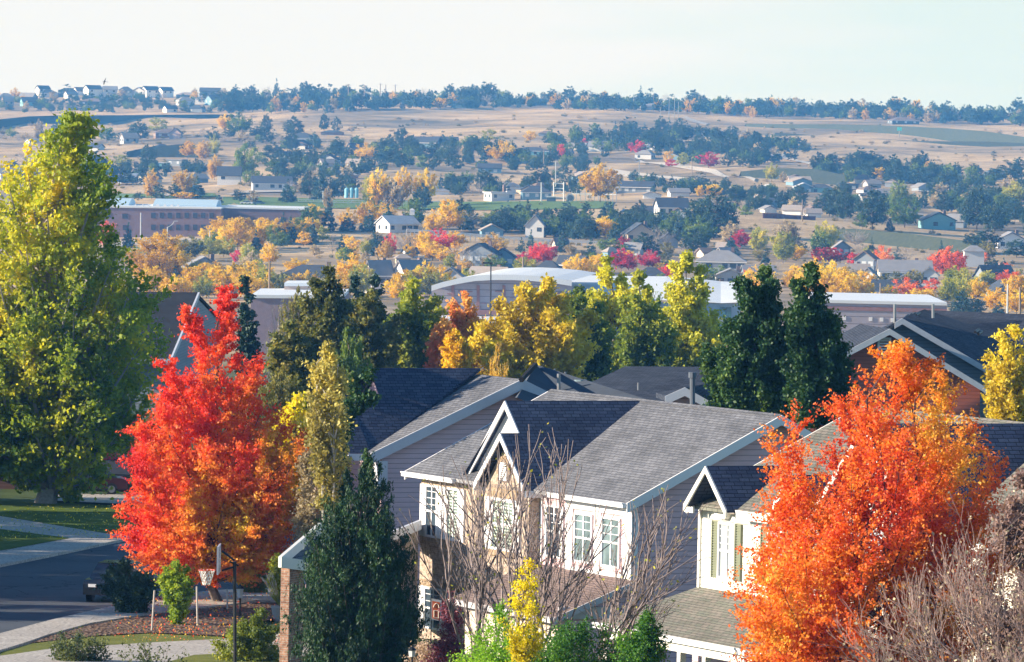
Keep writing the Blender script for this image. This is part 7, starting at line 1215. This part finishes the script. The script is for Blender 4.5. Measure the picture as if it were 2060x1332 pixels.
P = hit(483, 1245); D = P[1]; e = empty('lantern_post', P, 'garden lantern on a slim black post right of the hoop', 'lantern'); MB().tube(P, W(483, 1204, D), .04).build('post', BLACKM, e)
mb = MB(); mb.tube(W(483, 1202, D), W(483, 1184, D), .09, .15, 6); mb.build('lamp_glass', plain('frosted_lantern_glass', (.6, .62, .62), .3), e); MB().tube(W(483, 1184, D), W(483, 1176, D), .19, .03, 6).build('lamp_cap', BLACKM, e)
D = 152; e = empty('lantern_post', W(829, 1380, D), 'small white-glass lantern in front of the purple shrub', 'lantern'); MB().tube(W(829, 1380, D), W(829, 1320, D), .03).build('post', BLACKM, e); MB().tube(W(829, 1321, D), W(829, 1308, D), .10, .12, 6).build('lamp_glass', MATS['frosted_lantern_glass'], e); MB().tube(W(829, 1308, D), W(829, 1301, D), .15, .02, 6).build('lamp_cap', BLACKM, e)
def planter(label, px, py, wpx, hpx, D, mat):
    b = hit(px, py); b[2] += .1; D = b[1]; k = D / F_PX; r = wpx * k / 2; h = hpx * k; e = empty('planter', b, label, 'planter'); MB().tube(b - [0, 0, .1], b + [0, 0, h * .85], r * .72, r, 14).tube(b + [0, 0, h * .85], b + [0, 0, h], r * 1.08, r * 1.08, 14).build('pot', mat, e); return e, b + [0, 0, h], r
m_pot = plain('grey_ceramic_pot', (.36, .36, .36), .5)
e, top, r = planter('grey pot with plumed ornamental grass beside the brick pillar', 562, 1250, 34, 26, 176, m_pot)
rng = np.random.default_rng(5); n = 420; A = rng.uniform(0, 6.28, n); T_ = rng.uniform(.1, .9, n); L_ = rng.uniform(.25, .55, n); C_ = top + np.stack([np.cos(A) * L_ * T_, np.sin(A) * L_ * T_, L_ * .9], 1)
link('grass_blades', tubes('grass_blades', np.concatenate([np.tile(top, (n, 1)), C_, np.full((n, 1), .012), np.full((n, 1), .003)], 1), plain('yellow_green_grass', (.32, .34, .07), .7, .2), 3), e)
n = 26; A = rng.uniform(0, 6.28, n); C_ = top + np.stack([np.cos(A) * rng.uniform(.1, .75, n), np.sin(A) * .3, rng.uniform(.75, 1.15, n)], 1); dv = unit(C_ - top) * .22
link('plumes', tubes('plumes', np.concatenate([np.concatenate([np.tile(top, (n, 1)), C_, np.full((n, 1), .006), np.full((n, 1), .006)], 1), np.concatenate([C_, C_ + dv, np.full((n, 1), .028), np.full((n, 1), .006)], 1)]), plain('cream_plumes', (.62, .52, .38)), 4), e)
e, top, r = planter('round grey pot at the lower edge beside the brick pillar', 577, 1335, 26, 30, 170, m_pot)
rng = np.random.default_rng(6); C_ = top + rng.normal(size=(500, 3)) * [.22, .2, .14] + [0, 0, .12]; link('foliage', leaves('foliage', C_, .035, rng.uniform(0, 1, 500), leafmat('pink_and_grey_flowers', [(.2, (.10, .14, .08)), (.5, (.30, .32, .28)), (.8, (.55, .22, .25))]), rng), e)
# garden banner
D = 160; e = empty('garden_banner', W(878, 1300, D), 'orange garden banner with a pale arched door design hanging by the maroon shrub', 'banner')
mb = MB(); mb.prism([W(868, 1246, D), W(888, 1250, D), W(888, 1208, D), W(868, 1204, D)], (0, .02, 0)); mb.build('cloth', plain('banner_edge_grey', (.5, .5, .5), .8), e)
mb = MB(); mb.prism([W(869.5, 1244, D - .01), W(885, 1247, D - .01), W(885, 1212, D - .01), W(869.5, 1209, D - .01)], (0, .008, 0)); mb.build('banner_field', plain('orange_banner_cloth', (.62, .13, .05), .8), e)
mb = MB()
for (x0, y0), (x1, y1) in (((873, 1242), (873, 1228)), ((882, 1244), (882, 1229)), ((873, 1228), (882, 1229)), ((873, 1242), (882, 1244)), ((872, 1222), (874, 1216)), ((874, 1216), (878, 1214)), ((878, 1214), (882, 1217)), ((882, 1217), (883, 1223))): mb.tube(W(x0, y0, D - .02), W(x1, y1, D - .02), .010, n=4)
mb.build('arched_door_design', plain('cream_thread', (.75, .68, .55)), e); MB().tube(W(867, 1330, D + .03), W(867, 1200, D + .03), .015).tube(W(867, 1202, D + .03), W(889, 1206, D + .03), .012).build('stand', BLACKM, e)
# parked cars
def car(label, P, yaw, mat, L=4.7, Wd=1.85, H=1.45):
    e = empty('parked_car', P, label, 'car'); a = math.radians(yaw); X = np.array([math.cos(a), math.sin(a), 0]); Y = np.array([-math.sin(a), math.cos(a), 0]); P = np.array(P, float)
    Q = lambda x, y, z: P + X * x + Y * y + np.array([0, 0, z]); h = Wd / 2
    prof = [(-L / 2, .35), (-L / 2, .78), (-L * .44, .92), (-L * .18, .97), (L * .42, .95), (L / 2, .80), (L / 2, .35)]; mb = MB(); mb.prism([Q(x, -h, z) for x, z in prof], Y * Wd); mb.build('body', mat, e)
    cab = [(-L * .30, .93), (-L * .14, H), (L * .20, H), (L * .38, .93)]; mb = MB(); n = len(cab); lo = [Q(x, -h * .96, z) if z < 1 else Q(x, -h * .78, z) for x, z in cab]; hi = [Q(x, h * .96, z) if z < 1 else Q(x, h * .78, z) for x, z in cab]
    mb.poly(lo); mb.poly(list(reversed(hi)));
    for i in range(n): j = (i + 1) % n; mb.poly([lo[i], hi[i], hi[j], lo[j]])
    mb.build('windows', glassm('car_glass', (.02, .03, .04), .05), e); rf = MB(); rf.prism([Q(-L * .13, -h * .77, H), Q(L * .19, -h * .77, H), Q(L * .19, h * .77, H), Q(-L * .13, h * .77, H)], (0, 0, .04)); rf.build('roof', mat, e)
    for x in (-L * .31, L * .31):
        for s_ in (-1, 1):
            w_ = MB().tube(Q(x, s_ * (h + .01), .34), Q(x, s_ * (h - .22), .34), .34, n=16).build('wheel', BLACKM, e); MB().tube(Q(x, s_ * (h + .03), .34), Q(x, s_ * (h + .01), .34), .2, n=12).build('rim', GREYM, w_)
    for s_ in (-1, 1):
        MB().prism([Q(-L / 2 - .01, s_ * .55 - .16, .66), Q(-L / 2 - .01, s_ * .55 + .16, .66), Q(-L / 2 - .01, s_ * .55 + .16, .78), Q(-L / 2 - .01, s_ * .55 - .16, .78)], -X * .03).build('headlight', WHITE, e)
        MB().prism([Q(L / 2 + .01, s_ * .6 - .16, .66), Q(L / 2 + .01, s_ * .6 + .16, .66), Q(L / 2 + .01, s_ * .6 + .16, .78), Q(L / 2 + .01, s_ * .6 - .16, .78)], X * .03).build('tail_light', plain('red_lamp_plastic', (.4, .02, .02), .3), e)
    return e
m_cb = plain('black_car_paint', (.015, .017, .022), .15, .05, spec=.8)
P = hit(238, 1208); P[2] = float(G(P[0], P[1])) + .05; car('black car parked on the street behind the small dark-leaved tree', P, 82, m_cb)
P = W(170, 1003, 300); P[2] = float(G(P[0], P[1])) + .15; car('dark red car on the shaded driveway across the street', P, 5, plain('dark_red_car_paint', (.10, .012, .015), .25, .05, spec=.7))
for i, (x, y, c_) in enumerate(((495, 412, 'white'), (520, 412, 'slate'), (1258, 430, 'dark'), (205, 391, 'white'))):
    P = hit(x, y); P[2] += .1; car(['white car by the school lot edge', 'grey car beside the white one by the school', 'dark car beside the grey hillside garage', 'white van-like car above the school roof'][i], P, 8 * i, fmw(c_))

# ---------------------------------------------------------------- labels for the many trees and houses
ORD = 'first second third fourth fifth sixth seventh eighth ninth tenth eleventh twelfth thirteenth fourteenth fifteenth sixteenth seventeenth eighteenth nineteenth twentieth'.split()
ORD += ['twenty-' + o for o in ORD[:9]] + ['thirtieth'] + ['thirty-' + o for o in ORD[:9]] + ['fortieth'] + ['forty-' + o for o in ORD[:9]]
def name_all(items):
    items = [(o, w_.replace('broad ', 'wide '), x, pl, g_) for o, w_, x, pl, g_ in items]
    by = {}
    for o, words_, x, place, grp in items: by.setdefault((words_, place), []).append((x, o, grp))
    for (w_, pl), v in by.items():
        v.sort(key=lambda q: q[0])
        for i, (x, o, grp) in enumerate(v):
            if len(v) == 1: o['label'] = w_ + ' ' + pl
            elif len(v) == 2: o['label'] = ('left' if i == 0 else 'right') + ' one of two: ' + w_ + ' ' + pl
            else: o['label'] = ORD[i] + ' from the left: ' + w_ + ' ' + pl
            o['group'] = grp
            if len(o['label'].split()) > 16: o['label'] = o['label'].replace('from the left:', 'from left:').replace('in the valley behind', 'in valley behind'); print('LONG', o['label'])
name_all([(o, sz + adj + ' ' + noun, px, pl, grp) for o, adj, noun, px, py, pl, sz, grp in PLACED])
RT = {'f': 'front-gabled', 's': 'side-gabled', 'h': 'hip-roofed', 'x': 'flat-roofed'}
name_all([(o, f'{wl} {RT[ty]} house, {rf} roof,', px, pl, 'houses ' + pl) for o, wl, rf, ty, px, py, pl in HPL])
# ---------------------------------------------------------------- air
def haze():
    b = bmesh.new(); bmesh.ops.create_cube(b, size=1.0)
    for v in b.verts: v.co = Vector((v.co.x * 5000, 2250 + v.co.y * 5100, -40 + (v.co.z + .5) * 120))
    me = bpy.data.meshes.new('haze'); b.to_mesh(me); b.free(); m = bpy.data.materials.new('haze_air'); m.use_nodes = True; t = m.node_tree; t.nodes.clear()
    v = t.nodes.new('ShaderNodeVolumePrincipled'); v.inputs['Color'].default_value = (.12, .42, 1.0, 1); v.inputs['Density'].default_value = .000135; v.inputs['Absorption Color'].default_value = (1, 1, 1, 1); v.inputs['Anisotropy'].default_value = .0
    o = t.nodes.new('ShaderNodeOutputMaterial'); t.links.new(v.outputs[0], o.inputs['Volume']); me.materials.append(m)
    ob = bpy.data.objects.new('haze', me); COL.objects.link(ob); ob['kind'] = 'stuff'
haze()
